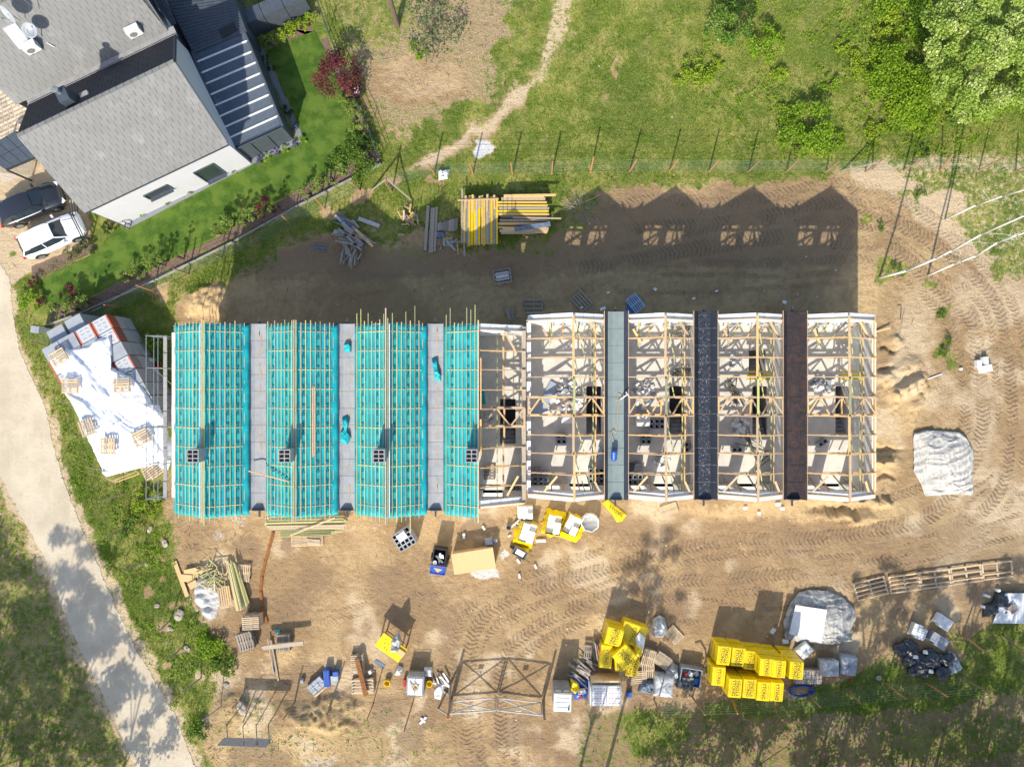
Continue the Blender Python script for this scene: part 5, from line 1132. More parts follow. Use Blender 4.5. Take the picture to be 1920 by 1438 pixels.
def cloth(name, poly, zc, zfun, mat, label, cat, rings=46, seg=8, seed=1, cent=None, thick=.012):
    P = [W(x, y, zc) for x, y in poly]; per = []
    n = len(P)
    for i in range(n):
        a, b = P[i], P[(i+1)%n]; k_ = max(2, int((b-a).length/.12))
        for k in range(k_): per.append(a.lerp(b, k/k_))
    if cent: c = W(cent[0], cent[1], zc)
    else: c = sum(P, Vector())/n
    m = len(per); E = np.array([[p.x, p.y] for p in per]); cc = np.array([c.x, c.y]); Vv = []; Ff = []
    for r in range(rings+1):
        s = (r/rings)**.8; xy = cc + (E-cc)*s; z = zfun(xy[:,0], xy[:,1], s, np.arange(m)/m)
        Vv.append(np.stack([xy[:,0], xy[:,1], z], 1))
    Vv = np.concatenate(Vv)
    for r in range(rings):
        i = np.arange(m); j = (i+1)%m; Ff.append(np.stack([r*m+i, r*m+j, (r+1)*m+j, (r+1)*m+i], 1))
    Ff = np.concatenate(Ff); A_ = np.sum(E[:,0]*np.roll(E[:,1],-1)-np.roll(E[:,0],-1)*E[:,1])
    if A_ > 0: Ff = Ff[:, ::-1]
    me = npmesh(name, Vv, Ff[:, ::-1], mat, smooth=True); o = link(name, me); tag(o, label, cat); md = o.modifiers.new('thick', 'SOLIDIFY'); md.thickness = thick; return o
def folds(x, y, seed, sc_=1.0, ang=0., amp=.1):
    u = x*math.cos(ang)+y*math.sin(ang); v = -x*math.sin(ang)+y*math.cos(ang)
    w = fbm(x*.4*sc_, y*.4*sc_, seed, 2); r1 = 1-np.abs(2*vnoise(u*.22*sc_+w*1.2, v*1.5*sc_+w*2.4, seed+3)-1); r2 = 1-np.abs(2*vnoise(u*.9*sc_+w, v*3.6*sc_+w*4, seed+9)-1)
    return amp*(1.2*np.clip(r1-.55,0,1)**1.0*1.6 + .55*np.clip(r2-.5,0,1) + .25*fbm(x*2.5, y*2.5, seed+5, 3))
TZ = 3.10
def tarp_z(x, y, s, t_):
    e = folds(x, y, 41, 1., pang-1.2, .20) + folds(x, y, 61, 1.2, pang+.5, .10)
    drop = 0.0
    if s > .93: drop = (s-.93)/.07*.35
    return TZ - .06 + e - drop*(.6+.8*vnoise(t_*60, t_*0, 5))
cloth('white_tarpaulin', [(88,672),(100,660),(110,652),(160,645),(175,632),(205,626),(209,660),(201,682),(216,692),(240,702),(258,714),(275,735),(284,757),(296,760),(308,782),(312,826),(319,832),(318,866),(310,885),(290,872),(250,880),(194,895),(174,854),(159,820),(140,775),(120,735),(123,695),(100,690)], TZ, tarp_z, m_tarp, 'large creased white tarpaulin over the block packs', 'tarpaulin', 60, cent=(215,770))
for i, (x, y, rz, lb) in enumerate(((112,670,A(30,-18),'grey weathered pallet at the hedge end of the white tarpaulin'),(133,724,0,'pallet on the road side of the white tarpaulin, upper'),(230,722,.05,'pallet weighing down the tarpaulin nearest the scaffold, upper'),(165,801,A(14,40),'narrow looking pallet on the road side edge of the tarpaulin'),(204,836,math.pi/2,'pallet in the lower middle of the white tarpaulin'),(266,820,A(30,-15),'pallet on the lower scaffold side of the white tarpaulin'))):
    pallet('tp', m_woodpale, 1.02, .9 if i != 3 else .9, 6, W(x, y, 3.34), rz, lb, 'pallets weighing down the tarpaulin')
pallet('tp', m_woodpale, 1, 1, 6, GP(283, 884), A(30,-15), 'pallet on the ground at the lower corner of the tarpaulin'); pallet('tp', m_woodpale, 1, 1, 6, GP(291, 882)+Vector((.1,.05,.16)), A(30,-22), 'upper pallet of the pair at the lower corner of the tarpaulin')
t = empty('timber_crate', W(235, 890), 'open frame of light laths under the lower end of the tarpaulin', 'crate')
for (a, b, c, d, z) in ((198,895,215,905,.5),(215,905,262,888,.5),(262,888,248,878,.5),(200,893,248,878,.5),(205,900,225,903,.9),(215,900,255,885,.9),(208,890,224,898,.7),(232,884,240,893,.8)): q = MB(); q.beam(W(a,b,z), W(c,d,z), .06, .05); q.build('lath', m_wood, t)
q = MB(); q.lathe((0,0,0), [(0,0),(.14,0),(.17,.3),(.15,.3),(.13,.05),(0,.05)], 14); o = q.build('red_bucket', m_red); o.location = GP(298, 684); tag(o, 'red bucket on the grass between tarpaulin and scaffold', 'bucket')
wadded('rubbish_bag', 287, 698, .1, [(-.35,-.3),(.3,-.35),(.38,.2),(0,.4),(-.35,.2)], m_blacksheet, 'dark rubbish bag between the covered stack and the scaffold', 'bag', .45)
wadded('clear_bag', 283, 678, .1, [(-.3,-.25),(.25,-.3),(.3,.2),(-.1,.35)], m_pale, 'pale plastic bag just above the dark rubbish bag', 'bag', .4)
# --- south yard, left part
it = []
for k in range(26):
    y = 968+rnd.uniform(0,26); x0 = 498+rnd.uniform(-2,8); it.append((W(x0, y, .3+.012*k), W(647+rnd.uniform(-6,3), y+rnd.uniform(-4,-1), .3+.012*k), .11, .05, rnd.choice((m_woodg, m_woodpale, m_wood, m_woodg))))
it.append((W(544,1004,.75), W(628,971,.75), .08, .05, m_woodpale))
for k in range(7): it.append((W(522+rnd.uniform(0,4), 995+k*1.8, .25), W(626+rnd.uniform(-8,22), 992+k*1.6, .25), .09, .05, m_woodg))
stack('batten_stack', W(570,980), it, 'wide stack of greenish battens on the sand right below the second teal roof', 'battens')
pallet('ps', m_woodpale, 1.1, .75, 8, GP(562, 1013), math.pi/2*0+.02, 'pale pallet under the batten stack, left one'); pallet('ps', m_woodpale, 1, 1, 8, GP(592, 1012), .02, 'pale pallet under the batten stack, right one')
for i in range(5): plank(W(577+rnd.uniform(-3,3),1011+i*2.2,.22), W(600,1013+i*2.4,.22), .1, .03, m_woodpale, ORD[i]+' short pale board from the top on the pallet below the batten stack', 'board', 'short boards on the pallet', 'short_board')
# heap of green battens and OSB offcuts
t = empty('batten_heap', GP(442, 1100), 'long heap of green treated battens lying lengthwise on the soil', 'battens')
for k in range(34):
    f = rnd.random(); x0 = 424+22*f+rnd.uniform(-1,1); x1 = 442+26*f+rnd.uniform(-1,2); z = .15+.5*math.sin(math.pi*f)*rnd.random()+.02
    q = MB(); q.beam(W(x0, 1052+rnd.uniform(-4,9)+4*f, z), W(x1, 1145-8*f+rnd.uniform(-6,3), z), .06, .05); q.build('batten', m_woodg if rnd.random() < .85 else m_woodpale, t)
scrap('offcut_pile', 405, 1082, 60, .95, .4, 1.3, [m_woodg, m_woodpale, m_woodg], 'tangled pile of short green and pale batten offcuts', 'offcut pile', up=.45, w=(.045,.07), ws=.42)
stack('short_board_row', W(418,1118), [(W(408+i*4, 1098, .25), W(413+i*4.2, 1137-i, .2), .11, .05, m_wood) for i in range(6)], 'row of fresh short boards between white rubble and green batten heap', 'boards')
plank(W(327,1052,.1), W(351,1118,.1), .28, .025, m_osb, 'long narrow osb strip lying on the weeds', 'board', name='osb_strip')
for i, (x, y, a, sx, sy, lb) in enumerate(((358,1076,.2,.85,.75,'square osb offcut, largest of the group'),(350,1084,-.1,.75,.5,'osb offcut overlapping the long strip'),(362,1096,.5,.6,.45,'small osb offcut at the lower side'),(373,1072,-.3,.5,.35,'small osb offcut beside the batten tangle'))):
    q = MB(); q.box((0,0,0),(sx,sy,.02), rx=.06, ry=.05); o = q.build('osb_offcut', m_osb); o.location = W(x,y,.22+.05*i); o.rotation_euler = (0,0,a); tag(o, lb, 'board', 'osb offcuts')
# rusty bent strip
pts = [W(x,y,.08) for x, y in ((512,998),(506,1022),(498,1050),(491,1080),(488,1108),(492,1138),(500,1168))]; q = MB()
for a, b in zip(pts[:-1], pts[1:]): q.beam(a, b+(b-a)*.04, .2, .03)
o = q.build('rusty_strip', m_rust); tag(o, 'long bent rusty steel strip lying on the soil', 'steel strip')
pallet('pa', m_woodpale, 1.15, .85, 7, GP(478,1161)+Vector((0,0,.72)), .05, 'uppermost pallet of the stack beside the rusty strip')
for k in range(5): pallet('pa', m_woodgrey, 1, 1, 7, GP(478+1,1158)+Vector((.0,.0,.145*k)), .05+rnd.uniform(-.04,.04), '%s pallet from the ground in the stack beside the rusty strip' % ORD[k])
for k in range(5): pallet('gq', m_woodgrey, 1.2, 1.0, 6, GP(466,1196)+Vector((rnd.uniform(-.04,.04),0,.145*k)), A(12,36)+rnd.uniform(-.05,.05), '%s pallet from the ground in the tilted stack by the bushes' % ORD[k])
pallet('pa', m_woodpale, 1, 1, 7, GP(459,1073)+Vector((0,0,.1)), 1.5, 'small pallet showing beside the green batten heap')
for k in range(4): pallet('pg', m_woodgrey, 1.1, .85, 7, GP(536,1200)+Vector((0,0,.145*k)), 1.6, '%s pallet from the ground under the long pale beam' % ORD[k])
plank(W(494,1214,.85), W(569,1205,.85), .28, .12, m_woodpale, 'long pale beam lying across the pallet stack', 'beam', name='beam')
plank(W(502,1197,.3), W(513,1263,.1), .09, .06, m_woodgrey, 'grey plank leaning down below the pale beam'); plank(W(508,1200,.2), W(522,1276,.06), .12, .05, m_woodgrey, 'brown plank beside the grey one below the pale beam')
q = MB(); q.box((0,0,0),(.35,.18,.12)); o = q.build('teal_offcut', m_teal); o.location = GP(521,1182)+Vector((0,0,.06)); tag(o, 'small teal scrap in the shade above the pale beam', 'scrap')
# flue block pallet
def flue_blocks():
    c = T(757, 1012, 1.35, 0); rz = A(30,-18)+0.0; t = empty('flue_block_stack', c, 'stack of grey chimney flue blocks with one white sheet on top', 'block stack', None, rz)
    bl = MB(); s = .30
    for (x0, x1, y0, y1) in ((-s/2,s/2,-s/2,-s/2+.04),(-s/2,s/2,s/2-.04,s/2),(-s/2,-s/2+.04,-s/2+.04,s/2-.04),(s/2-.04,s/2,-s/2+.04,s/2-.04)): bl.box(((x0+x1)/2,(y0+y1)/2,.12),(x1-x0,y1-y0,.24))
    me = bl.mesh('flue_block', m_grey)
    for L in range(5):
        for i in range(4):
            for j in range(4):
                if L < 4 and 0 < i < 3 and 0 < j < 3: continue
                if L == 4 and (i, j) == (3, 3): continue
                o = bpy.data.objects.new('flue_block', me); C.objects.link(o); o.parent = t; o.location = ((i-1.5)*.305, (j-1.5)*.305, .1+.245*L)
    q = MB(); q.box((0,0,.05),(1.2,1.2,.1)); q.build('pallet', m_woodgrey, t, ws=False)
    q = MB(); q.box((0,0,0),(.62,.5,.03)); o = q.build('white_sheet', m_white); o.location = (c.x-.12, c.y+.22, 1.36); o.rotation_euler = (0,0,rz+.1); tag(o, 'white board lying on the stack of chimney flue blocks', 'board')
flue_blocks()
def mixer_skip():
    c = W(825, 1052); t = empty('mortar_silo_pump', c, 'blue and black machine with rubbish filled hopper standing on the soil', 'machine'); rz = A(6,-40)-math.pi/2; t.rotation_euler = (0,0,rz)
    q = MB()
    for (x0,x1,y0,y1) in ((-.45,.45,-.03,.03),(-.45,.45,1.0,1.06),(-.45,-.39,.03,1.0),(.39,.45,.03,1.0)): q.box(((x0+x1)/2,(y0+y1)/2+.1,.85),(x1-x0,y1-y0,.9))
    q.box((0,.6,.5),(.8,1.0,.1)); q.build('hopper', m_black, t, ws=False)
    q = MB(); q.box((0,-.35,.62),(1.05,.6,.75)); q.box((0,-.35,1.02),(.8,.4,.08)); q.build('casing', m_blue, t, ws=False)
    q = MB(); q.box((0,-.05,1.15),(1.0,.1,.12)); q.box((0,-.62,.95),(.95,.08,.3)); q.build('casing_rim', M('violet_blue', (.12,.12,.45), None, 4, .5, 0), t, ws=False)
    q = MB(); q.poly([(-.3,-.2,1.07),(0,-.5,1.07),(.33,-.25,1.07)]); q.build('cream_panel', m_osb, t, ws=False)
    for s in (-1,1): q = MB(); q.cyl((s*.52,.3,.3),(s*.62,.3,.3),.3,.3,16); q.build('wheel', m_black, t, ws=False)
    q = MB(); [q.beam((rnd.uniform(-.3,.3),rnd.uniform(.2,.9),1.1),(rnd.uniform(-.3,.3),rnd.uniform(.2,.9),1.25),.12,.05) for _ in range(5)]; tag(q.build('debris', m_steel, t, ws=False), kind='stuff')
    q = MB(); q.lathe((-.25,.2,1.1), [(0,0),(.11,0),(.13,.2),(.1,.2),(0,.05)], 12); q.build('bucket', m_pale, t, ws=False)
mixer_skip()
def osb_box():
    c = T(888, 1052, 1.0, 0); t = empty('osb_crate', c, 'large flat osb clad crate standing on the soil', 'crate', None, A(76,-12)); q = MB(); q.box((0,0,.49),(2.75,1.3,.98)); q.build('side', m_wood, t, ws=False)
    q = MB(); q.box((0,0,.995),(2.85,1.4,.03)); q.build('lid', m_osb, t, ws=False)
    for x in (-1.2,0,1.2): q = MB(); q.box((x,0,.5),(.08,1.34,.94)); q.build('batten', m_woodpale, t, ws=False)
osb_box()
def lump(name, px, py, d, rz, m, label, cat, z=0., grp=None):
    q = MB(); x, y, h = d; q.hexa([(-x/2,-y/2,0),(x/2,-y/2,0),(x/2*.97,y/2,0),(-x/2,y/2*.96,0),(-x/2*.94,-y/2*.92,h),(x/2*.95,-y/2,h*.97),(x/2*.93,y/2*.9,h),(-x/2*.95,y/2*.93,h*.95)]); o = q.build(name, m); o.location = GP(px, py)+Vector((0,0,z)); o.rotation_euler = (0,0,rz); return tag(o, label, cat, grp)
lump('grey_box', 917, 1013, (.55,.42,.45), .15, m_grey, 'grey plastic box beside the osb crate', 'box'); lump('small_machine', 929, 1010, (.3,.25,.5), -.5, m_steel, 'small grey metal canister touching the grey box', 'canister')
lump('white_block', 870, 1004, (.18,.35,.22), 0, m_white, 'upright white block on soil left of the grey box', 'block')
for i, (x, y, dx, dy, rz) in enumerate(((972,1051,.35,.15,-1),(1004,1061,.32,.13,-1.2),(974,1079,.32,.14,-1.4),(907,989,.3,.14,-1),(955,1004,.22,.12,.5),(1014,1013,.7,.2,.02),(1300,560,.2,.15,.3),(1228,543,.22,.18,-.6),(1140,549,.2,.12,.2),(1130,579,.4,.2,.4),(1470,567,.25,.2,-.4),(1397,952,.25,.22,.2),(1422,962,.22,.2,-.2),(1458,945,.35,.22,.1),(1466,953,.26,.2,0),(1343,546,.2,.12,.3),(1090,577,.15,.1,0),(1800,692,.2,.15,0))):
    lump('white_block', x, y, (dx,dy,.16), rz, m_white, ['small white block on bare soil right of the osb crate, upper','small white block on bare soil right of the osb crate, middle','small white block on bare soil right of the osb crate, lower','thin white offcut above the osb crate','small white offcut between grey box and yellow block pallet','long white block below the gap of the yellow pallets','small white block on shaded soil above the third house from the right','tilted white block in the shade above the blue pallet','small white lump in the shade between two pallets','white rubble pair by the wall left of the blue pallet','white tilted block on the dusty shaded soil at the upper right','white block on sand below the black valley, left','white block on sand below the black valley, right','flat white block on sand below the rusty valley, upper','white block on sand below the rusty valley, lower','tiny white block in the shade above the black valley','tiny white offcut between shaded pallets','tiny pale stone above the bent stick at right'][i], 'block')
# yellow wrapped pallets with white blocks
def block_pallet(px, py, rz, label, nx=2, ny=3, sx=.95, sy=1.25, hgt=.8, sheetpts=None, shift=(0,0)):
    c = T(px, py, hgt, 0); t = empty('open_block_pallet', c, label, 'block pallet', 'opened pallets of white blocks', rz)
    q = MB(); q.box((0,0,.07),(sx+.1,sy+.1,.14)); q.build('pallet', m_woodpale, t, ws=False)
    bl = MB(); bx, by = sx/nx, sy/ny; bl.box((0,0,0),(bx-.012,by-.012,.23)); me = bl.mesh('block', m_white)
    for L in range(int(hgt/.24)):
        for i in range(nx):
            for j in range(ny):
                if L == int(hgt/.24)-1 and (i, j) in ((nx-1, ny-1), (0, 0)) and rnd.random() < .8: continue
                o = bpy.data.objects.new('block', me); C.objects.link(o); o.parent = t; o.location = ((i+.5)*bx-sx/2, (j+.5)*by-sy/2, .26+.236*L)
    # torn yellow foil hanging round the pallet
    n = 28; Vv = []; Ff = []; a_, b_ = sx/2+.03, sy/2+.03
    for r in range(4):
        for i in range(n):
            an = 2*math.pi*i/n; cx_, sy_ = math.cos(an), math.sin(an); k = min(a_/max(abs(cx_),1e-6), b_/max(abs(sy_),1e-6)); k = min(k, math.hypot(a_, b_)); e = (.0,.03,.10,.24)[r]*(1+1.0*(rnd.random()-.4)); Vv.append((cx_*(k+e)+shift[0]*r/3, sy_*(k+e)+shift[1]*r/3, (hgt-.05, hgt-.18, .3, .02)[r]+rnd.uniform(-.04,.04)))
    for r in range(3):
        for i in range(n): j = (i+1)%n; Ff.append((r*n+i, (r+1)*n+i, (r+1)*n+j, r*n+j))
    o = link('foil_wrap', npmesh('foil_wrap', Vv, Ff, m_yellow), t, False)
block_pallet(990, 1000, A(9,-30)-math.pi/2, 'opened pallet of white blocks in torn yellow foil, lower left of three', hgt=1.0, shift=(-.1,-.25)); block_pallet(1039, 985, A(6,-30)-math.pi/2, 'opened pallet of white blocks in yellow foil, middle of three', hgt=.95); block_pallet(1074, 986, A(14,-28)-math.pi/2, 'opened pallet with few white blocks and much yellow foil, right of three', hgt=.7, ny=2, shift=(.15,-.2))
wadded('yellow_foil_sheet', 978, 1030, .02, [(-.2,-.2),(.5,-.35),(.55,.1),(.0,.2),(-.4,.3)], m_yellow, 'crumpled yellow foil at the foot of the lower left block pallet', 'foil', .25)
c = GP(1152, 957); wadded('yellow_foil_sheet', 1151, 957, .03, [(-.85,.55),(-.4,.75),(.9,-.3),(.55,-.75),(.2,-.8),(-.1,-.3)], m_yellow, 'large yellow printed foil sheet spread below the grey green valley', 'foil', .12)
o = link('lettering', text_mesh('YTONG', m_blackink), None); o.location = (c.x+.05, c.y+.0, .25); o.scale = (.32,.32,1); o.rotation_euler = (0,0,A(40,30)); bpy.context.view_layer.update()
o.parent = bpy.data.objects['yellow_foil_sheet.001']; o.matrix_parent_inverse = Matrix.Translation(-Vector(o.parent.location))
# white blocks left of them, bucket, tools
block_pallet(985, 962, .0, 'small pallet of white blocks against the corner of the row', sx=1.0, sy=.8, ny=2, nx=3, hgt=.75)
o = bpy.data.objects['open_block_pallet.003'];
for ch in list(o.children):
    if ch.name.startswith('foil_wrap'): bpy.data.objects.remove(ch)
q = MB(); q.lathe((0,0,0), [(0,.04),(.15,.04),(.16,.38),(.18,.38),(.16,0),(0,0)][::-1], 18); o = q.build('bucket', m_steel); o.location = GP(954, 987); tag(o, 'round grey bucket left of the yellow block pallets', 'bucket')
t = empty('wheelbarrow', GP(975,1033), 'grey wheelbarrow with white rubble in front of the lower left block pallet', 'wheelbarrow'); t.rotation_euler = (0,0,A(10,-18)+math.pi/2)
q = MB(); q.hexa([(-.35,-.22,.35),(.35,-.22,.35),(.35,.22,.35),(-.35,.22,.35),(-.48,-.3,.6),(.48,-.3,.6),(.48,.3,.6),(-.48,.3,.6)]); q.f.pop(1); q.m.pop(1); q.build('tray', m_steel, t, ws=False)
q = MB(); q.beam((-.9,-.25,.5),(.6,-.1,.2),.04,.04); q.beam((-.9,.25,.5),(.6,.1,.2),.04,.04); q.build('handles', m_darkmetal, t, ws=False); q = MB(); q.cyl((.62,-.05,.18),(.62,.05,.18),.18,.18,14); q.build('wheel', m_black, t, ws=False); q = MB(); q.box((0,0,.5),(.6,.35,.1)); q.build('load', m_white, t, ws=False)
scrap('tool_heap', 972, 982, 9, .35, .4, 1.0, [m_steel, m_darkmetal, m_pale], 'heap of tools and metal bars by the yellow block pallets', 'tools', up=.15, w=(.04,.1))
def bigbag(px, py, h, r, label, m, fill):
    t = empty('big_bag', T(px, py, h, 0), label, 'big bag', 'open big bags'); n = 32; q = MB(); prof = []
    for (rr, z) in ((.80,0),(1.0,.15),(1.04,.5),(1.0,.9),(.98,1.0),(.93,1.0),(.88,.86),(.0,.80)): prof.append((rr, z))
    for (rr, z) in prof:
        for i in range(n):
            a = 2*math.pi*i/n; k = rr*r*(1+.05*math.sin(a*7+z*5)+rnd.uniform(-.02,.02)); q.v.append((k*math.cos(a), k*math.sin(a), z*h*(1+rnd.uniform(-.03,.03))))
    for j in range(len(prof)-1):
        for i in range(n): i2 = (i+1)%n; q.f.append((j*n+i, j*n+i2, (j+1)*n+i2, (j+1)*n+i)); q.m.append(1 if j >= 6 else 0)
    q.build('bag', [m, fill], t, True, ws=False)
bigbag(1107, 981, .8, .60, 'round white big bag of rubble beside the yellow block pallets', m_pale, m_conc)
pallet('pb', m_woodpale, 1.15, .75, 7, GP(1254, 955)+Vector((0,0,.04)), A(26,-9), 'single clean pallet on the sand below the third house from the right')
# --- mounds under plastic
def sheeted(name, poly, zmax, label, m, cat, seed, rag=.05, cent=None, thick=.01, stones=None):
    def zf(x, y, s, t_):
        dome = zmax*max(0, 1-(s)**2.2); base = np.array([gz(a, b) for a, b in zip(x, y)])
        return base*0 + .05 + dome*(.75+.5*fbm(x*.8, y*.8, seed, 3)) + folds(x, y, seed, 2.2, .3, .13)*(.3+s*.7) + folds(x, y, seed+20, 4.5, 1.4, .09)
    return cloth(name, poly, .05, zf, m, label, cat, 40, cent=cent)
m_dusty = NT('dusty_foil'); v = m_dusty.pos(); n1 = m_dusty.noise(v, 1.1, 4, .6); n2 = m_dusty.noise(v, 5, 6, .75, .8)
m_dusty = (lambda t: (t.bump(t.noise(v, 9, 4, .7), .8, .06), t.fin(t.mix(t.ss(t.math('ADD', n2, t.math('MULTIPLY', n1, .6)), .88, 1.15), (.50,.47,.42), (.17,.175,.185)), .45, .4))[1])(m_dusty)
m_dusty2 = NT('dusty_foil_grey'); v = m_dusty2.pos(); n1 = m_dusty2.noise(v, .8, 4, .6); n2 = m_dusty2.noise(v, 4, 6, .75, .8)
m_dusty2 = (lambda t: (t.bump(t.noise(v, 8, 4, .7), .8, .06), t.fin(t.mix(t.ss(t.math('ADD', n2, t.math('MULTIPLY', n1, .9)), .85, 1.3), (.40,.39,.36), (.09,.095,.11)), .4, .5))[1])(m_dusty2)
sheeted('sheeted_mound', [(1711,812),(1735,806),(1770,808),(1795,810),(1810,822),(1822,842),(1823,870),(1822,898),(1823,928),(1790,925),(1755,928),(1733,929),(1724,905),(1712,885),(1712,850)], .38, 'round sand mound under dusty whitish plastic sheet on the right', m_dusty, 'covered mound', 71)
sheeted('plastic_sheet', [(1497,1110),(1515,1105),(1550,1106),(1578,1118),(1600,1140),(1603,1158),(1590,1185),(1597,1200),(1560,1207),(1500,1203),(1470,1195),(1468,1165),(1480,1130)], .5, 'big dusty dark plastic sheet heaped under the white board', m_dusty2, 'plastic sheet', 91)
q = MB(); q.hexa([W(x,y,z) for x,y,z in ((1479,1188,.62),(1540,1206,.66),(1551,1143,.74),(1492,1134,.70))]+[W(x,y,z) for x,y,z in ((1479,1188,.70),(1540,1206,.74),(1551,1143,.82),(1492,1134,.78))]); o = q.build('white_board', m_pale); tag(o, 'large white insulation board lying on the dark plastic sheet', 'board')
wadded('black_sheet', 1868, 1133, .05, [(-1.0,-.9),(-.2,-.5),(.6,-.7),(.9,.2),(.6,.9),(-.1,.9),(-.3,.2),(-.9,.0)], m_blacksheet, 'crumpled black plastic beside the white board at the right edge', 'plastic sheet', .4)
q = MB(); q.hexa([W(x,y,z) for x,y,z in ((1861,1168,.35),(1990,1170,.35),(1990,1112,.35),(1885,1112,.35))]+[W(x,y,z) for x,y,z in ((1861,1168,.45),(1990,1170,.45),(1990,1112,.45),(1885,1112,.45))]); o = q.build('white_board', m_pale); tag(o, 'large white board cut by the right edge of the photo', 'board')
pallet('ws', m_woodgrey, .55, .5, 5, W(1897,1140,.48), A(20,26), 'small slatted bundle lying on the white board at the right edge')
lump('white_block', 1849, 1116, (.45,.18,.15), -.3, m_white, 'white block left of the black plastic, upper', 'block'); lump('white_block', 1844, 1137, (.45,.18,.15), -.3, m_white, 'white block left of the black plastic, lower', 'block'); lump('white_block', 1868,1105, (.2,.18,.3), .3, m_white, 'white block above the black plastic', 'block')
# the long row of open pallet frames
def frame(px, py, rz, lx, ly, nslat, label):
    t = empty('open_pallet', W(px, py), label, 'pallet frame', 'row of open wooden frames', rz)
    ys_ = [-.5,.5] + {4: [-.25,.0,.25], 3: [-.28,.12], 2: [-.2]}[nslat]
    for y in ys_: q = MB(); q.box((0,y*(ly-.1),.16),(lx,.09,.05)); q.build('slat', m_woodpale, t, ws=False)
    for x in (-.5,0,.5): q = MB(); q.box((x*(lx-.1),0,.09),(.11,ly,.09)); q.build('runner', m_woodpale, t, ws=False)
frame(1631, 1102, A(56,-14), 2.2, 1.28, 4, 'open wooden frame at the left end, set apart from the row'); frame(1695, 1092, A(58,-8), 2.15, 1.2, 4, 'first joined wooden frame, with three inner slats'); frame(1752, 1084, A(58,-7), 2.1, 1.2, 3, 'second joined wooden frame from the left'); frame(1810, 1076, A(58,-8), 2.1, 1.2, 3, 'third joined wooden frame from the left'); frame(1868, 1068, A(58,-7), 2.1, 1.15, 2, 'wooden frame at the right end of the row')
# three pallets of grey-white stones, black bags
def stonepallet(px, py, rz, sx, sy, label, m):
    t = empty('stone_pallet', T(px, py, .55, 0), label, 'block pallet', 'small pallets of pale blocks', rz); bl = MB(); nx, ny = 3, 6; bl.box((0,0,0),(sx/nx-.015,sy/ny-.015,.42)); me = bl.mesh('block', m)
    for i in range(nx):
        for j in range(ny):
            if (i, j) in ((nx-1, ny-1), (0, 0)) and rnd.random() < .7: continue
            o = bpy.data.objects.new('block', me); C.objects.link(o); o.parent = t; o.location = ((i+.5)*sx/nx-sx/2, (j+.5)*sy/ny-sy/2, .34+rnd.uniform(-.03,.03))
    q = MB(); q.box((0,0,.06),(sx,sy,.12)); q.build('pallet', m_woodgrey, t, ws=False)
stonepallet(1724, 1185, A(26,10), 1.0, .95, 'pallet of pale blocks left of the three', m_pale); stonepallet(1770, 1167, A(30,16)-.1, 1.1, .8, 'pallet of white blocks top right of the three', m_white); stonepallet(1761, 1202, A(32,20), 1.25, .8, 'pallet of grey white blocks lower of the three', m_grey)
bags = [(1690,1218,.5),(1711,1219,.52),(1706,1239,.45),(1727,1237,.45),(1728,1252,.5),(1748,1238,.6),(1715,1260,.42),(1738,1262,.42),(1768,1262,.55),(1762,1236,.4),(1778,1238,.5),(1745,1226,.4),(1706,1209,.4)]
bl_names = ['at the far left of the bag heap','second on the upper left of the bag heap','on the left below the two upper bags','in the left middle of the bag heap','lower left with shiny creases','largest, in the centre of the bag heap','at the lower left corner','at the lower middle','round one at the lower right','small one right of the centre','on the pale foil at the right end','small one on the top side','behind the upper left bags']
for (x, y, r), nm in zip(bags, bl_names):
    n = 20; q = MB(); sd = rnd.random()*9
    for j in range(9):
        ph = math.pi*j/8
        for i in range(n):
            a = 2*math.pi*i/n; k = r*math.sin(ph)*(1+.10*math.sin(3*a+sd)+.08*math.sin(9*a+ph*4+sd)*(1 if j > 1 else .3)); q.v.append((k*math.cos(a), k*math.sin(a), .62*r*(1+math.cos(ph))*(.9+.1*math.sin(5*a+sd))))
    for j in range(8):
        for i in range(n): i2 = (i+1)%n; q.f.append((j*n+i,(j+1)*n+i,(j+1)*n+i2,j*n+i2)); q.m.append(0)
    for k in range(6): a = rnd.uniform(0,6.28); q.cyl((0,0,r*1.2),(.12*math.cos(a),.12*math.sin(a),r*1.3),.03,.01,5)
    o = q.build('rubbish_bag', m_blacksheet, None, True); o.location = T(x, y, .4, 0); tag(o, 'black rubbish bag '+nm, 'rubbish bag', 'black rubbish bags by the fence')
wadded('clear_foil', 1783, 1247, .05, [(-.5,-.8),(.3,-.5),(.75,-.1),(.3,.8),(-.2,1.0),(-.6,.3)], m_clear, 'pale foil sheet at the right end of the black bags', 'foil', .3)
for i, (x, y) in enumerate(((1716,1231),(1734,1222),(1745,1258))): wadded('white_scrap', x, y, .55, [(-.15,-.1),(.2,-.12),(.15,.12),(-.12,.15)], m_pale, ('white scrap on the left bags','white scrap on top of the middle bags','white scrap between the lower bags')[i], 'scrap', .12)
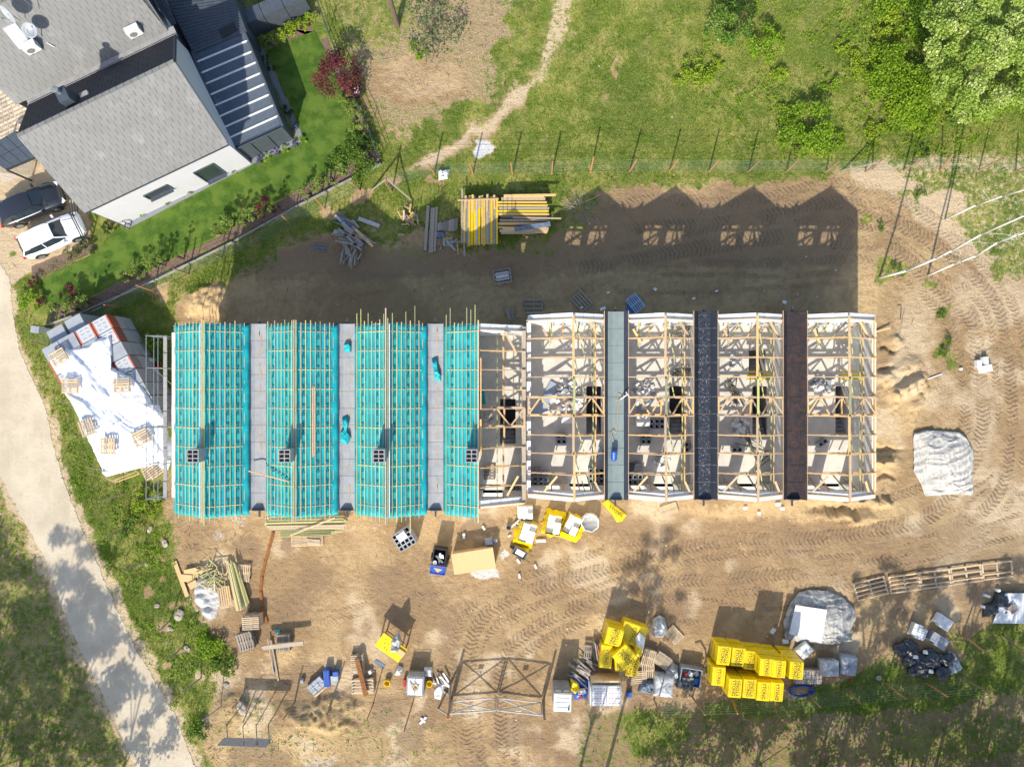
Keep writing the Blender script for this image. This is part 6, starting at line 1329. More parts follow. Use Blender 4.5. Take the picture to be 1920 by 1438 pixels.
# grey foil wrapped packs
def foilpack(px, py, d, rz, label, m, h=None):
    h = d[2]; t = empty('wrapped_pallet', T(px, py, h, 0), label, 'wrapped pallet', None, rz); x, y = d[0]/2, d[1]/2; q = MB(); n = 10
    V=[];
    for L, (k, z) in enumerate(((1.0,.12),(1.02,h*.5),(1.0,h-.08),(.9,h),(.5,h+.02),(0.01,h))):
        for i in range(n*4):
            s_ = i//n; f = (i%n)/n*2-1; p = ((f,-1),(1,f),(-f,1),(-1,-f))[s_]; q.v.append((p[0]*x*k*(1+rnd.uniform(-.02,.02)), p[1]*y*k*(1+rnd.uniform(-.02,.02)), z+rnd.uniform(-.025,.025)))
    for L in range(5):
        for i in range(n*4): j = (i+1)%(n*4); q.f.append((L*n*4+i, L*n*4+j, (L+1)*n*4+j, (L+1)*n*4+i)); q.m.append(0)
    q.build('foil', m, t, True, ws=False); q = MB(); q.box((0,0,.07),(d[0]+.04,d[1]+.04,.13)); q.build('pallet', m_woodgrey, t, ws=False); return t
foilpack(1558, 1255, (1.15,1.0,.9), .0, 'dusty clear wrapped pallet, left of two by the blue hose', m_clear); foilpack(1593, 1249, (1.05,1.25,.8), -.15, 'light grey foil wrapped pallet, right of two by the blue hose', m_grey)
foilpack(1510, 1220, (.95,.85,.5), A(20,-18), 'small pack of white perforated blocks beside the tall yellow packs', m_white)
foilpack(1246, 1287, (1.25,1.45,.9), -.1, 'pale foil wrapped pallet at the lower end of the rubbish pile', m_clear); foilpack(1286,1285,(1.1,.6,.8), -.15, 'low grey container below the open rubbish box', m_darkmetal)
t = empty('stone_pallet', W(1521, 1265), 'pallet of grey slotted stones behind the blue hose', 'block pallet')
for i in range(5):
    for j in range(3): q = MB(); q.box((gx(1482)+.32+i*.36, gy(1275)+.12+j*.32, .3),(.33,.29,.5)); q.build('block', m_stone if (i+j)%3 else m_conc, t)
q = MB()
for k in range(5): n = 40; r = .55+.05*(k%3); z = .06+.05*k; cx, cy = gx(1499), gy(1293); pts = [(cx+(r+.2*abs(math.cos(a)))*math.cos(a)+.03*k, cy+r*.62*math.sin(a), z) for a in [2*math.pi*i/n for i in range(n+1)]]; q.tube(pts, .035, 6)
q.tube([W(1520,1288,.1), W(1528,1280,.1), W(1536,1284,.1)], .035, 6); o = q.build('blue_hose', m_blue, None, True); tag(o, 'coil of thick blue hose beside the yellow packs', 'hose coil')
lump('red_scrap', 1595, 1274, (.15,.2,.1), .2, m_red, 'tiny red scrap on the grass below the grey foil pallet', 'scrap'); lump('blue_box', 1449, 1182, (.25,.4,.12), -.6, m_pale, 'small pale blue box in the shade above the yellow packs', 'box'); lump('white_block', 1472, 1201, (.4,.28,.15), .15, m_white, 'small white board beside the dark plastic sheet', 'block')
plank(W(1326,1240,.3), W(1323,1268,.3), .1, .05, m_steel, 'short grey bar standing left of the yellow packs', 'bar')
# --- yellow foil packs with black lettering
ypn = [0]
def ypack(px, py, h, rz, sx, sy, label, layers=None, text=2, tilt=(0,0), z0=0.):
    p = T(px, py, h, 0); layers = layers or max(1, round((h-z0)/1.45)); lh = (h-z0)/layers
    for L in range(layers):
        top = L == layers-1
        t = empty('yellow_pack', (p.x, p.y, z0+L*lh), label if layers == 1 else (('upper ' if top else 'lower ') + label), 'yellow pack', 'yellow foil packs with black lettering', rz); t.rotation_euler = (tilt[0], tilt[1], rz)
        q = MB(); x, y, z = sx/2-.02, sy/2-.02, lh-.12; bv = .04
        q.hexa([(-x,-y,.1),(x,-y,.1),(x,y,.1),(-x,y,.1),(-x,-y,z+.1-bv),(x,-y,z+.1-bv),(x,y,z+.1-bv),(-x,y,z+.1-bv)]); q.hexa([(-x,-y,z+.1-bv+.001),(x,-y,z+.1-bv+.001),(x,y,z+.1-bv+.001),(-x,y,z+.1-bv+.001),(-x+bv,-y+bv,z+.1),(x-bv,-y+bv,z+.1),(x-bv,y-bv,z+.1),(-x+bv,y-bv,z+.1)])
        q.build('foil', m_yellow, t, ws=False); q = MB(); q.box((0,0,.05),(sx-.06,sy-.06,.1)); q.build('pallet', m_woodpale, t, ws=False)
        def tx(loc, rot, s, st='YTONG'): o = link('lettering', text_mesh(st, m_blackink), t, False); o.location = loc; o.rotation_euler = rot; o.scale = (s, s, 1)
        s = min(.30, sy*.27)
        if top:
            if text >= 1: tx((-.12 if text == 2 else 0, 0, z+.104), (0,0,-math.pi/2), s)
            if text == 2: tx((.17, 0, z+.104), (0,0,math.pi/2), s)
            q = MB()
            for xx in (-.28 if text == 2 else -.16, .03 if text == 2 else .16, .32 if text == 2 else .3): q.box((xx,0,z+.103),(.015,s*3.1,.004))
            q.build('printed_rule', m_blackink, t, ws=False)
            q = MB(); q.box((x-.03,.0,z+.09),(.02,sy-.3,.03)); q.build('foil_seam', m_yellow, t, ws=False)
        for zz, st in ((.35,0),(.95,0)):
            if zz < lh-.25: tx((-x-.004, 0, zz), (math.pi/2,0,-math.pi/2), .26)
        if lh > .5: tx((0, y+.004, lh*.5), (math.pi/2,0,math.pi), .22)
a8 = A(48, 5)
for (x, y, lb) in ((1358,1229,'pack at the upper left corner of the large yellow group'),(1385,1232,'second pack of the upper row, dull grey patch on top'),(1409,1238,'short pack of the upper row before the tall ones')): ypack(x, y, 1.75, a8, .93, 1.3, lb, 1, 2)
for (x, y, lb) in ((1434,1246,'pack of the tall upper block, left'),(1461,1254,'pack of the tall upper block, middle'),(1494,1257,'pack at the right end of the tall upper block')): ypack(x+4 if x < 1440 else x, y+5 if x < 1440 else y, 2.9, a8+.03, .93, 1.18, lb, 2, 2 if x > 1480 else 1)
for (x, y, lb) in ((1427,1224,'pack behind the tall block, left'),(1452,1228,'pack behind the tall block, middle'),(1478,1231,'pack behind the tall block, right')): pass
for (x, y, h, lb) in ((1348,1268,1.7,'pack at the left end of the lower yellow row'),(1379,1290,2.4,'pack of the lower yellow row, second from left'),(1406,1291,2.4,'pack of the lower yellow row, in the middle'),(1432,1296,2.35,'pack of the lower yellow row, second from right'),(1457,1297,2.35,'pack at the right end of the lower yellow row')): ypack(x, y, h, a8+.02, .90, 1.3, lb, 1 if h < 2 else 2, 2 if x < 1420 and x > 1370 else 1)
ypack(1152, 1194, 1.75, A(30,8), 1.15, 1.2, 'yellow pack upright at the top left of the disordered yellow heap', 1, 2); ypack(1137, 1231, 1.2, A(26,2)-.03, .85, 1.6, 'yellow pack at the lower left of the disordered yellow heap', 1, 1); ypack(1162, 1243, .95, .05, .7, 1.2, 'half hidden yellow pack in the middle of the disordered heap', 1, 1)
ypack(1172, 1232, 1.95, A(26,-24), 1.25, 1.3, 'tilted yellow pack on top of the disordered heap, printed label up', 1, 2, z0=.85); ypack(1186, 1252, 1.0, A(24,4), .85, 1.2, 'yellow pack at the lower right of the disordered heap', 1, 2); ypack(1187, 1190, 1.05, A(40,14), 1.7, 1.5, 'flat yellow pack with torn foil at the upper right of the heap', 1, 1)
wadded('white_sheet', 1202, 1204, 1.12, [(-.3,-.6),(.1,-.7),(.3,.3),(-.1,.7),(-.4,.3)], m_pale, 'white sheet lying on the torn yellow pack', 'sheet', .08); wadded('yellow_foil_sheet', 1195, 1218, .95, [(-.4,-.5),(.3,-.4),(.4,.3),(-.2,.5)], m_yellow, 'crumpled yellow foil piece hanging off the disordered heap', 'foil', .3)
# pallets and rubbish around the heap
for k in range(3): pallet('pc', m_woodpale, 1.1, .85, 7, GP(1214,1229)+Vector((0,0,.145*k)), A(28,9)+math.pi/2+rnd.uniform(-.05,.05), ORD[k]+' pallet from the ground in the stack right of the yellow heap')
for k in range(3): pallet('pc', m_woodpale, 1, 1, 7, GP(1240,1234)+Vector((0,0,.145*k)), A(30,14)-.15+rnd.uniform(-.05,.05), ORD[k]+' pallet from the ground in the pale stack beside the grey skip')
pallet('pc', m_woodpale, 1, 1, 7, GP(1215,1256), 1.62, 'pallet lying below the two stacks right of the yellow heap'); pallet('pc', m_woodgrey, 1, 1, 7, GP(1197,1268), .1, 'pallet half under the yellow heap at its lower side')
pallet('pc', m_woodpale, 1, 1, 7, GP(1263,1189), A(24,26), 'lone pale pallet tilted beside the clear plastic bundle'); pallet('pg2', m_woodgrey, .9, .5, 4, GP(1101,1218)+Vector((0,0,.25)), 1.5, 'narrow weathered pallet at the left side of the yellow heap')
wadded('plastic_bundle', 1236, 1174, .05, [(-.5,-.7),(.2,-.75),(.6,-.2),(.35,.6),(0,.8),(-.45,.5),(-.6,0)], m_clear, 'bundle of clear bluish plastic foil above the lone pallet', 'plastic', .4)
t = empty('pipe_bundle', GP(1117,1224), 'bundle of dark and orange pipes left of the yellow heap', 'pipes')
for i in range(12): q = MB(); a = W(1112+(i%4)*4, 1204+rnd.uniform(0,6), .4+.08*(i//4)); b = W(1116+(i%4)*4.5, 1238+rnd.uniform(-3,3), .4+.08*(i//4)); q.cyl(a, b, .05, .05, 8); q.build('pipe', (m_darkmetal, m_grey, m_orange, m_bluegrey)[i%4], t)
scrap('scrap_timber_pile', 1092, 1254, 22, .65, .8, 1.7, [m_woodgrey, m_woodgrey, m_greyply], 'pile of weathered planks above the blue foil', 'timber pile', ang=-.55, up=.4, w=(.06,.14))
wadded('blue_foil', 1086, 1287, .05, [(-.65,.9),(-.2,.9),(.6,.5),(.75,-.1),(.45,-.8),(-.3,-.9),(-.5,-.3)], m_blue, 'crumpled blue foil sheet beside the white toilet cabin', 'foil', .2)
wadded('yellow_foil_sheet', 1078, 1284, .28, [(-.3,.5),(.2,.2),(.4,-.3),(0,-.6),(-.35,-.2)], m_yellow, 'yellow foil scrap lying on the blue foil', 'foil', .2); wadded('white_scrap', 1092, 1296, .3, [(-.3,-.2),(.3,-.1),(.2,.25),(-.2,.2)], m_pale, 'white scrap lying on the blue foil', 'scrap', .15); lump('red_scrap', 1088, 1303, (.3,.16,.1), .4, m_red, 'red scrap at the lower edge of the blue foil', 'scrap', .25)
# open rubbish box with contents
t = empty('rubbish_skip', GP(1290,1262), 'open grey box full of mixed rubbish with red and blue bits', 'rubbish box', None, A(36,6)); q = MB()
for (x, y, a, b) in ((0,-.6,1.4,.05),(0,.6,1.4,.05),(-.7,0,.05,1.15),(.7,0,.05,1.15)): q.box((x,y,.4),(a,b,.75))
q.box((0,0,.2),(1.3,1.1,.05)); q.build('box', m_grey, t, ws=False)
for (x, y, m, s) in ((-.35,.1,m_red,.18),(.0,.2,m_pale,.3),(.1,-.1,m_woodg,.3),(.4,-.2,m_blue,.4),(-.1,-.3,m_pale,.3),(.35,.3,m_grey,.3),(-.4,-.3,m_clear,.35)): q = MB(); q.box((x,y,.55),(s,s*.8,.3), rz=rnd.random()*3, rx=.3); q.build('rubbish', m, t, ws=False)
wadded('plastic_bundle', 1258, 1262, .1, [(-.6,-.4),(.4,-.5),(.5,.5),(0,.9),(-.4,.5)], m_clear, 'clear plastic foil heap between pallet stack and rubbish box', 'plastic', .5); wadded('dark_sheet', 1214, 1287, .05, [(-.7,-.3),(.3,-.4),(.8,0),(.4,.5),(-.4,.5)], m_bluegrey, 'dark sheet crumpled left of the pale wrapped pallet', 'sheet', .35)
q = MB(); q.tube([W(1302,1243,.9), W(1312,1245,1.0), W(1322,1252,.8), W(1325,1262,.3)], .06, 6); o = q.build('black_pipe', m_black); tag(o, 'bent black pipe at the right side of the rubbish box', 'pipe')
lump('blue_crate', 1179, 1299, (.32,.35,.28), .05, m_blue, 'small blue crate right of the white brick pack', 'crate')
# white wrapped brick pack with red print
t = empty('brick_pack', T(1139, 1305, 1.5, 0), 'large pack of white foil wrapped blocks with red print columns', 'block pack')
for i in range(2):
    for j in range(4):
        q = MB(); q.box((-.55+i*1.0,-.48+j*.33,.8),(.97,.315,1.4)); p = q.build('wrapped_block', m_pale, t, ws=False)
        for k in range(4):
            q = MB(); q.box((-.85+i*1.0+.2*k,-.48+j*.33,1.503),(.13,.04,.004)); q.build('red_print', m_redink, p, ws=False)
q = MB(); q.box((-.05,.0,.05),(2.1,1.5,.1)); q.build('pallet', m_woodpale, t, ws=False); q = MB(); q.box((-.05,.9,.7),(2.0,.16,1.3)); q.build('cardboard_side', m_woodpale, t, ws=False); q = MB(); q.box((-1.1,-.05,.7),(.10,1.3,1.3)); q.build('foil_side', m_pale, t, ws=False)
# portable toilet cabin
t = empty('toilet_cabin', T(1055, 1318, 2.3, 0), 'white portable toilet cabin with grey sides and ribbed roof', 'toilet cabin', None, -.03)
q = MB(); q.box((0,0,1.05),(1.12,1.14,2.1)); q.build('wall', M('cabin_shade_grey', (.30,.31,.32), None, 3, .5, .2), t, ws=False)  # shade of the north side is put into the wall colour
q = MB(); pts = [(-.6,-.6),(.6,-.6),(.6,.6),(-.6,.6)]; q.hexa([(x,y,2.1) for x,y in pts]+[(x*.94,y*.94,2.27) for x,y in pts]); q.build('roof', m_pale, t, ws=False)
for y in (-.3,0,.3): q = MB(); q.box((0,y,2.275),(.9,.05,.05)); q.build('roof_rib', m_pale, t, ws=False)
q = MB(); q.cyl((.4,-.35,2.2),(.4,-.35,2.45),.06,.06,10); q.build('vent_pipe', m_darkmetal, t, ws=False)
for s in (-.28,.28): q = MB(); q.box((s,.574,1.75),(.36,.02,.14)); q.build('vent_grille', m_white, t, ws=False)
# IBC tank, yellow table, pallets with rusty beams, small machinery
def ibc():
    t = empty('water_tank', T(778, 1287, 1.15, 0), 'white caged plastic water tank with a board lying on it', 'water tank', None, -.05); q = MB(); x, y = .55,.62
    q.hexa([(-x,-y,.15),(x,-y,.15),(x,y,.15),(-x,y,.15),(-x,-y,1.05),(x,-y,1.05),(x,y,1.05),(-x,y,1.05)]); q.hexa([(-x*.95,-y*.95,1.051),(x*.95,-y*.95,1.051),(x*.95,y*.95,1.051),(-x*.95,y*.95,1.051),(-x*.85,-y*.85,1.12),(x*.85,-y*.85,1.12),(x*.85,y*.85,1.12),(-x*.85,y*.85,1.12)]); q.build('tank', m_pale, t, ws=False)
    q = MB()
    for i in range(7):
        f = -1+2*i/6; q.cyl((f*x,-y-.03,.15),(f*x,-y-.03,1.15),.012,.012,5); q.cyl((f*x,y+.03,.15),(f*x,y+.03,1.15),.012,.012,5); q.cyl((-x-.03,f*y,.15),(-x-.03,f*y,1.15),.012,.012,5); q.cyl((x+.03,f*y,.15),(x+.03,f*y,1.15),.012,.012,5)
    for z in (.2,.5,.8,1.14):
        for s in (-1,1): q.cyl((-x-.03,s*(y+.03),z),(x+.03,s*(y+.03),z),.014,.014,5); q.cyl((s*(x+.03),-y-.03,z),(s*(x+.03),y+.03,z),.014,.014,5)
    for f in (-.5,0,.5): q.cyl((f,-y,1.16),(f,y,1.16),.014,.014,5)
    q.build('cage', m_steel, t, ws=False); q = MB(); q.cyl((0,-.1,1.1),(0,-.1,1.18),.12,.12,14); q.build('lid', m_rust, t, ws=False); q = MB(); q.box((0,0,.07),(1.15,1.3,.14)); q.build('pallet', m_woodgrey, t, ws=False)
    q = MB(); [q.beam((rnd.uniform(-.4,.4),rnd.uniform(-.4,.5),1.19),(rnd.uniform(-.4,.4),rnd.uniform(-.4,.5),1.2),.05,.02) for _ in range(6)]; tag(q.build('litter', m_woodpale, t, ws=False), kind='stuff')
ibc()
def ytable():
    c = T(733, 1214, 1.3, 0); t = empty('yellow_workbench', c, 'yellow rebar cutting bench with foil bundle on top', 'workbench', None, A(44,28)); t.rotation_euler = (0,0,A(44,32))
    q = MB(); q.box((0,0,1.25),(1.95,1.05,.1)); q.build('table_top', M('yellow_paint', (.82,.58,.0), (.75,.5,0), 3, .4, .1), t, ws=False)
    q = MB(); [q.box((x,y,.6),(.08,.08,1.2)) for x in (-.85,.85) for y in (-.42,.42)]; q.box((0,-.42,.4),(1.7,.05,.05)); q.box((0,.42,.4),(1.7,.05,.05)); q.build('frame', m_rust, t, ws=False)
    q = MB(); [q.cyl((x,y,1.3),(x,y,1.34),.03,.03,8) for x, y in ((-.5,.0),(-.3,.1),(-.35,-.25),(-.15,-.3),(-.6,.25))]; tag(q.build('pin', m_darkmetal, t, ws=False), kind='stuff'); q = MB(); q.box((.75,.15,1.36),(.5,.35,.12)); q.box((.55,.3,1.34),(.5,.08,.06)); q.build('cutter', m_osb, t, ws=False)
    wadded('foil_bundle', 742, 1206, 1.32, [(-.35,-.6),(.2,-.5),(.4,.2),(.25,.8),(-.05,.6),(-.3,.1)], m_clear, 'clear foil bundle lying on the yellow bench', 'foil', .35)
    q = MB(); q.box((0,0,0),(.8,.3,.05), rz=0); o = q.build('grey_plank', m_bluegrey); o.location = GP(712,1244); o.rotation_euler = (0,0,A(26,16)); tag(o, 'dark board lying at the lower side of the yellow bench', 'board')
ytable()
for k in range(3): pallet('pd', m_woodpale, .85, 1.25, 10, GP(672,1241)+Vector((0,0,.145*k)), .05, ORD[k]+' pallet from the ground under the upper part of the rusty beam')
for k in range(3): pallet('pe', m_woodpale, 1.5, .95, 5, GP(682,1282)+Vector((0,0,.145*k)), .05, ORD[k]+' pallet from the ground under the lower part of the rusty beam')
t = empty('steel_beam', W(678,1268,.6), 'rust coloured steel beam lying across two pallet stacks', 'steel beam')
for dx, w, z in ((0,.30,.0),(0,.03,.09),(0,.30,.17)): q = MB(); q.beam(W(669,1235,.50+z), W(686,1304,.50+z), w, .02 if w > .1 else .16); q.build('flange' if w > .1 else 'web', m_rust, t)
t = empty('grey_slab_pallet', T(593, 1286, .5, 0), 'pallet of broken grey slabs with a wooden strip', 'slab pallet', None, A(30,-32)-.1); q = MB(); q.box((0,0,.08),(1.2,.85,.16)); q.build('pallet', m_woodgrey, t, ws=False)
for i in range(9): q = MB(); q.box((-.4+.4*(i%3),-.25+.25*(i//3),.3+rnd.uniform(-.05,.05)),(.37,.23,.3), rz=rnd.uniform(-.1,.1)); q.build('slab', m_grey, t, ws=False)
q = MB(); q.box((.05,-.5,.35),(1.35,.1,.1)); q.build('strip', m_woodpale, t, ws=False)
lump('grey_box', 568, 1274, (.22,.25,.3), .3, m_grey, 'small grey box beside the slab pallet', 'box')
t = empty('blue_crate_stack', T(619, 1272, .6, 0), 'blue ribbed container with grey machine part', 'container', None, .05); q = MB(); q.box((-.25,0,.3),(.4,1.1,.6)); [q.box((-.37+.12*i,0,.61),(.05,1.1,.05)) for i in range(3)]; q.build('ribbed_box', m_blue, t, ws=False); q = MB(); q.box((.25,-.15,.25),(.5,.55,.5)); q.build('machine', m_steel, t, ws=False); q = MB(); q.box((.35,.25,.3),(.35,.3,.5)); q.build('blue_box', m_blue, t, ws=False)
for (x, y, m, lb) in ((727,1277,m_yellow,'yellow bucket with rubbish on the sand'),(806,1278,m_yellow,'yellow bucket right of the caged tank')):
    q = MB(); q.lathe((0,0,0), [(0,.04),(.15,.04),(.19,.38),(.22,.38),(.18,0),(0,0)][::-1], 18); o = q.build('yellow_bucket', m); o.location = GP(x, y); tag(o, lb, 'bucket', 'yellow buckets')
wadded('plastic_bundle', 747, 1256, .02, [(-.3,-.3),(.3,-.25),(.35,.2),(0,.35)], m_pale, 'white foil scrap below the yellow bench', 'plastic', .25); wadded('plastic_bundle', 823, 1292, .02, [(-.3,-.6),(.1,-.7),(.4,.1),(.45,.6),(-.05,.4),(-.35,0)], m_pale, 'torn pale foil right of the caged tank', 'plastic', .3); wadded('plastic_bundle', 803, 1258, .02, [(-.3,-.3),(.3,-.3),(.3,.3),(-.3,.3)], m_pale, 'white litter above the yellow bucket by the tank', 'plastic', .3)
scrap('scrap_timber_pile', 826, 1276, 8, .4, .5, 1.2, [m_woodgrey, m_pale], 'few sticks and bars left of the gate', 'timber pile', up=.2, ang=-1.0); plank(W(787,1357,.08), W(799,1344,.08), .16, .03, m_pale, 'white short plank crossed on the sand, long piece'); plank(W(789,1346,.11), W(797,1354,.11), .14, .03, m_pale, 'white short plank crossed on the sand, short piece')
lump('red_canister', 760, 1276, (.16,.5,.4), 0, m_red, 'red and white canister left of the caged tank', 'canister'); lump('white_stone', 695, 1257, (.2,.25,.3), .5, m_pale, 'small grey canister near the rusty beam', 'canister')
# foreground gate of two braced leaves
def gate():
    t = empty('site_gate', W(934, 1306), 'double leaf steel tube gate with crossed braces standing open to the track', 'gate'); zb, zt = .25, 2.1
    def leaf(ax_, ay, bx_, by, nm):
        a, b = W(ax_, ay, 0), W(bx_, by, 0); q = MB(); A_ = [a+Vector((0,0,zb)), b+Vector((0,0,zb)), b+Vector((0,0,zt)), a+Vector((0,0,zt))]
        for i in range(4): q.cyl(A_[i], A_[(i+1)%4], .055, .055, 6)
        o = q.build('leaf', m_greyply, t)
        for (p, r_) in ((A_[0], A_[2]), (A_[1], A_[3])): q = MB(); q.cyl(p, r_, .045, .045, 6); q.build('cross_brace', m_greyply, o)
        m_ = (A_[0]+A_[2])/2+Vector((0,0,.55)); q = MB(); q.box(m_+Vector((-.1,0,0)), (.35,.03,.25)); q.build('notice_plate', m_pale, o)
    leaf(850,1311,930,1305,'l'); leaf(934,1305,1014,1314,'r')
    for (x, y) in ((846,1312),(1018,1315)): p = W(x, y, 0); q = MB(); q.box((p.x,p.y,1.4),(.14,.14,2.8)); q.build('gate_post', m_post, t)
    for (x, y, dx, dy) in ((846,1312,-.9,-.6),(846,1312,.0,1.2),(1018,1315,.1,1.0)): p = W(x, y, 0); q = MB(); q.beam((p.x,p.y,2.2),(p.x+dx,p.y+dy,.0),.09,.09); q.build('stay', m_woodgrey, t)
gate()
# sign board seen from behind and above at the lower left
t = empty('site_sign', W(458, 1365), 'long grey board on four thin posts facing the lane', 'sign board'); a, b = W(408,1396,2.6), W(500,1400,2.6); a2, b2 = W(420,1383,1.9), W(510,1385,1.9)
q = MB(); q.hexa([b2, a2, a2+Vector((0,.03,0)), b2+Vector((0,.03,0)), b, a, a+Vector((0,.03,.0)), b+Vector((0,.03,0))]); q.build('panel', m_greyply, t); q = MB(); q.beam(a, b, .06, .05); q.build('top_rail', m_darkmetal, t)
for x in (425,455,480,503): p = W(x, 1360, 0); r_ = W(x+2,1397,2.55); q = MB(); q.beam((p.x, r_.y+.1, 0), (r_.x, r_.y+.06, 2.5), .06, .06); q.build('post', m_woodgrey, t)
# --- fences
def fence_post(px, py, tx, ty, h, r, m, parent, name='post'):
    a = W(px, py, 0); b = W(tx, ty, h); q = MB(); q.cyl(a-Vector((0,0,.1)), b, r, r*.85, 8); return q.build(name, m, parent)
t = empty('meadow_fence', W(1258, 320), 'wire mesh fence on larch posts along the meadow above the site', 'fence'); tops = []
for i, (x, y, tx, ty) in enumerate(((737,352,721,332),(815,326,803,308),(887,326,881,307),(961,326,958,306),(1035,326,1036,304),(1107,324,1113,295),(1180,322,1194,300),(1255,322,1271,300),(1329,322,1347,301),(1403,322,1424,302),(1475,321,1497,300),(1549,322,1572,304),(1622,323,1655,300),(1694,320,1731,298),(1764,320,1787,290),(1835,320,1878,299),(1905,321,1935,308))):
    fence_post(x, y, tx, ty, 2.3, .06, m_post, t); tops.append((W(x,y,0), W(tx,ty,2.3)))
for (i, dx, dy) in ((0,-1.5,-.2),(0,1.3,-.9),(12,-1.6,.1),(12,.5,.2)): a, b = tops[i]; q = MB(); q.beam(b.lerp(a,.2), a+Vector((dx,dy,0)), .08, .08); q.build('stay', m_woodgrey, t)
def wires(tops, t, k=9, m=None):
    for j in range(k):
        f = j/(k-1)*.93+.04; q = MB()
        for (a, b), (c, d) in zip(tops[:-1], tops[1:]):
            p = a.lerp(b, f); r_ = c.lerp(d, f); q.beam(p, r_, .009, .009)
        q.build('wire', m, t)
m_wire = M('green_wire', (.22,.28,.22), None, 4, .5, 0); m_wire2 = M('old_wire', (.12,.12,.10), None, 4, .6, 0)
wires(tops, t, 8, m_wire)
t = empty('site_fence', W(400, 470), 'wire mesh fence on larch posts beside the neighbours kerb', 'fence'); tops = []
for (x, y, tx, ty) in ((735,360,722,342),(675,357,660,343),(609,392,591,372),(547,422,529,405),(482,458,470,444)[0:4],(416,483,398,475),(355,514,325,504),(292,547,255,535),(225,575,195,572),(150,612,128,603),(90,650,57,641)): fence_post(x, y, tx, ty, 2.0, .055, m_post, t); tops.append((W(x,y,0), W(tx,ty,2.0)))
tops = tops[1:]; wires(tops, t, 8, m_wire)
t = empty('lane_fence', W(250, 900), 'fence of thin weathered posts and wire between lane and site', 'fence'); tops = []
for (x, y, tx, ty) in ((155,752,112,752),(165,820,135,816),(193,880,163,876),(234,925,185,940),(245,988,200,1006),(277,1050,230,1070),(320,1160,300,1182),(345,1210,318,1235),(378,1270,340,1298),(420,1320,380,1350),(470,1318,455,1355),(553,1314,530,1350),(616,1330,612,1342)): fence_post(x, y, tx, ty, 1.9, .045, m_woodgrey, t); tops.append((W(x,y,0), W(tx,ty,1.9)))
wires(tops, t, 4, m_wire2)
t = empty('road_front_fence', W(1500, 1300), 'wire mesh fence on larch posts along the grass below the yellow packs', 'fence'); tops = []
for (x, y, tx, ty) in ((1226,1312,1240,1340),(1297,1305,1322,1340),(1370,1305,1383,1338),(1448,1310,1456,1334),(1515,1300,1539,1326),(1588,1290,1614,1319),(1660,1280,1699,1310),(1733,1278,1778,1306),(1795,1265,1858,1300),(1805,1188,1850,1224),(1880,1190,1925,1228)): fence_post(x, y, tx, ty, 2.3, .06, m_post, t); tops.append((W(x,y,0), W(tx,ty,2.3)))
wires(tops[:9], t, 8, m_wire)
t = empty('front_wire_fence', W(700, 1330), 'thin posts of the wire fence below the rusty beam and tank', 'fence'); tops = []
for (x, y, tx, ty) in ((553,1316,530,1350),(622,1318,612,1342),(700,1318,687,1352),(776,1310,757,1372)): fence_post(x, y, tx, ty, 2.2, .045, m_post, t); tops.append((W(x,y,0), W(tx,ty,2.2)))
wires(tops, t, 6, m_wire)
t = empty('garden_kerb', W(400, 460), 'low concrete kerb with thin dark posts bordering the neighbours garden', 'kerb')
kp = [(86,612),(160,585),(300,523),(440,454),(560,387),(716,308)]
for (a, b) in zip(kp[:-1], kp[1:]):
    p, r_ = W(*a), W(*b); n = round((r_-p).length/2.45)
    for i in range(n): q = MB(); q.beam(p.lerp(r_, i/n+.003)+Vector((0,0,.12)), p.lerp(r_, (i+1)/n-.003)+Vector((0,0,.12)), .08, .3); q.build('kerb_slab', m_conc, t); u_ = p.lerp(r_, i/n); fence_post(*[960+u_.x*S, 719-u_.y*S], *[960+u_.x*S*1.032, 719-u_.y*S*1.032], 1.5, .025, m_darkmetal, t)
t = empty('garden_fence', W(670, 200), 'thin anthracite panel fence along the right side of the garden', 'fence')
kp = [(596,0),(618,62),(640,120),(668,190),(695,250),(716,306)]
for a, b in zip(kp[:-1], kp[1:]):
    p, r_ = W(*a), W(*b); q = MB(); 
    for z in (.2,.6,1.0,1.4): q.beam(p+Vector((0,0,z)), r_+Vector((0,0,z)), .02, .04)
    q.build('mesh_panel', m_darkmetal, t); fence_post(a[0], a[1], 960+(a[0]-960)*1.032, 719+(a[1]-719)*1.032, 1.5, .03, m_darkmetal, t)
t = empty('drive_fence', W(170, 450), 'dark slatted drive gate with frame in front of the white car', 'gate')
kp = [(147,372),(152,410),(172,450)]
for a, b in zip(kp[:-1], kp[1:]): q = MB(); [q.beam(W(*a)+Vector((0,0,z)), W(*b)+Vector((0,0,z)), .05, .06) for z in (.3,.6,.9,1.2)]; q.build('slat_panel', m_darkmetal, t)
for a in kp: q = MB(); p = W(*a); q.box((p.x,p.y,.65),(.08,.08,1.3)); q.build('post', m_darkmetal, t)
t = empty('bench_frame', W(225, 412), 'small dark rectangular frame at the corner of the white house wall', 'frame'); q = MB(); c = [W(x,y,.7) for x,y in ((217,408),(236,418),(233,425),(208,413))]; [q.beam(c[i], c[(i+1)%4], .05, .05) for i in range(4)]; [q.beam(p, (p.x,p.y,0), .05, .05) for p in c]; q.build('frame_bars', m_darkmetal, t)
t = empty('meter_box', W(78, 620), 'white meter cabinet with grey side at the lane by the garden corner', 'cabinet'); q = MB(); p = T(66,618,1.3,0); q.box((p.x,p.y,.65),(.5,.4,1.3), rz=-.15); q.build('cabinet', m_pale, t); q = MB(); q.box((p.x,p.y,1.32),(.56,.46,.05), rz=-.15); q.build('lid', m_grey, t)
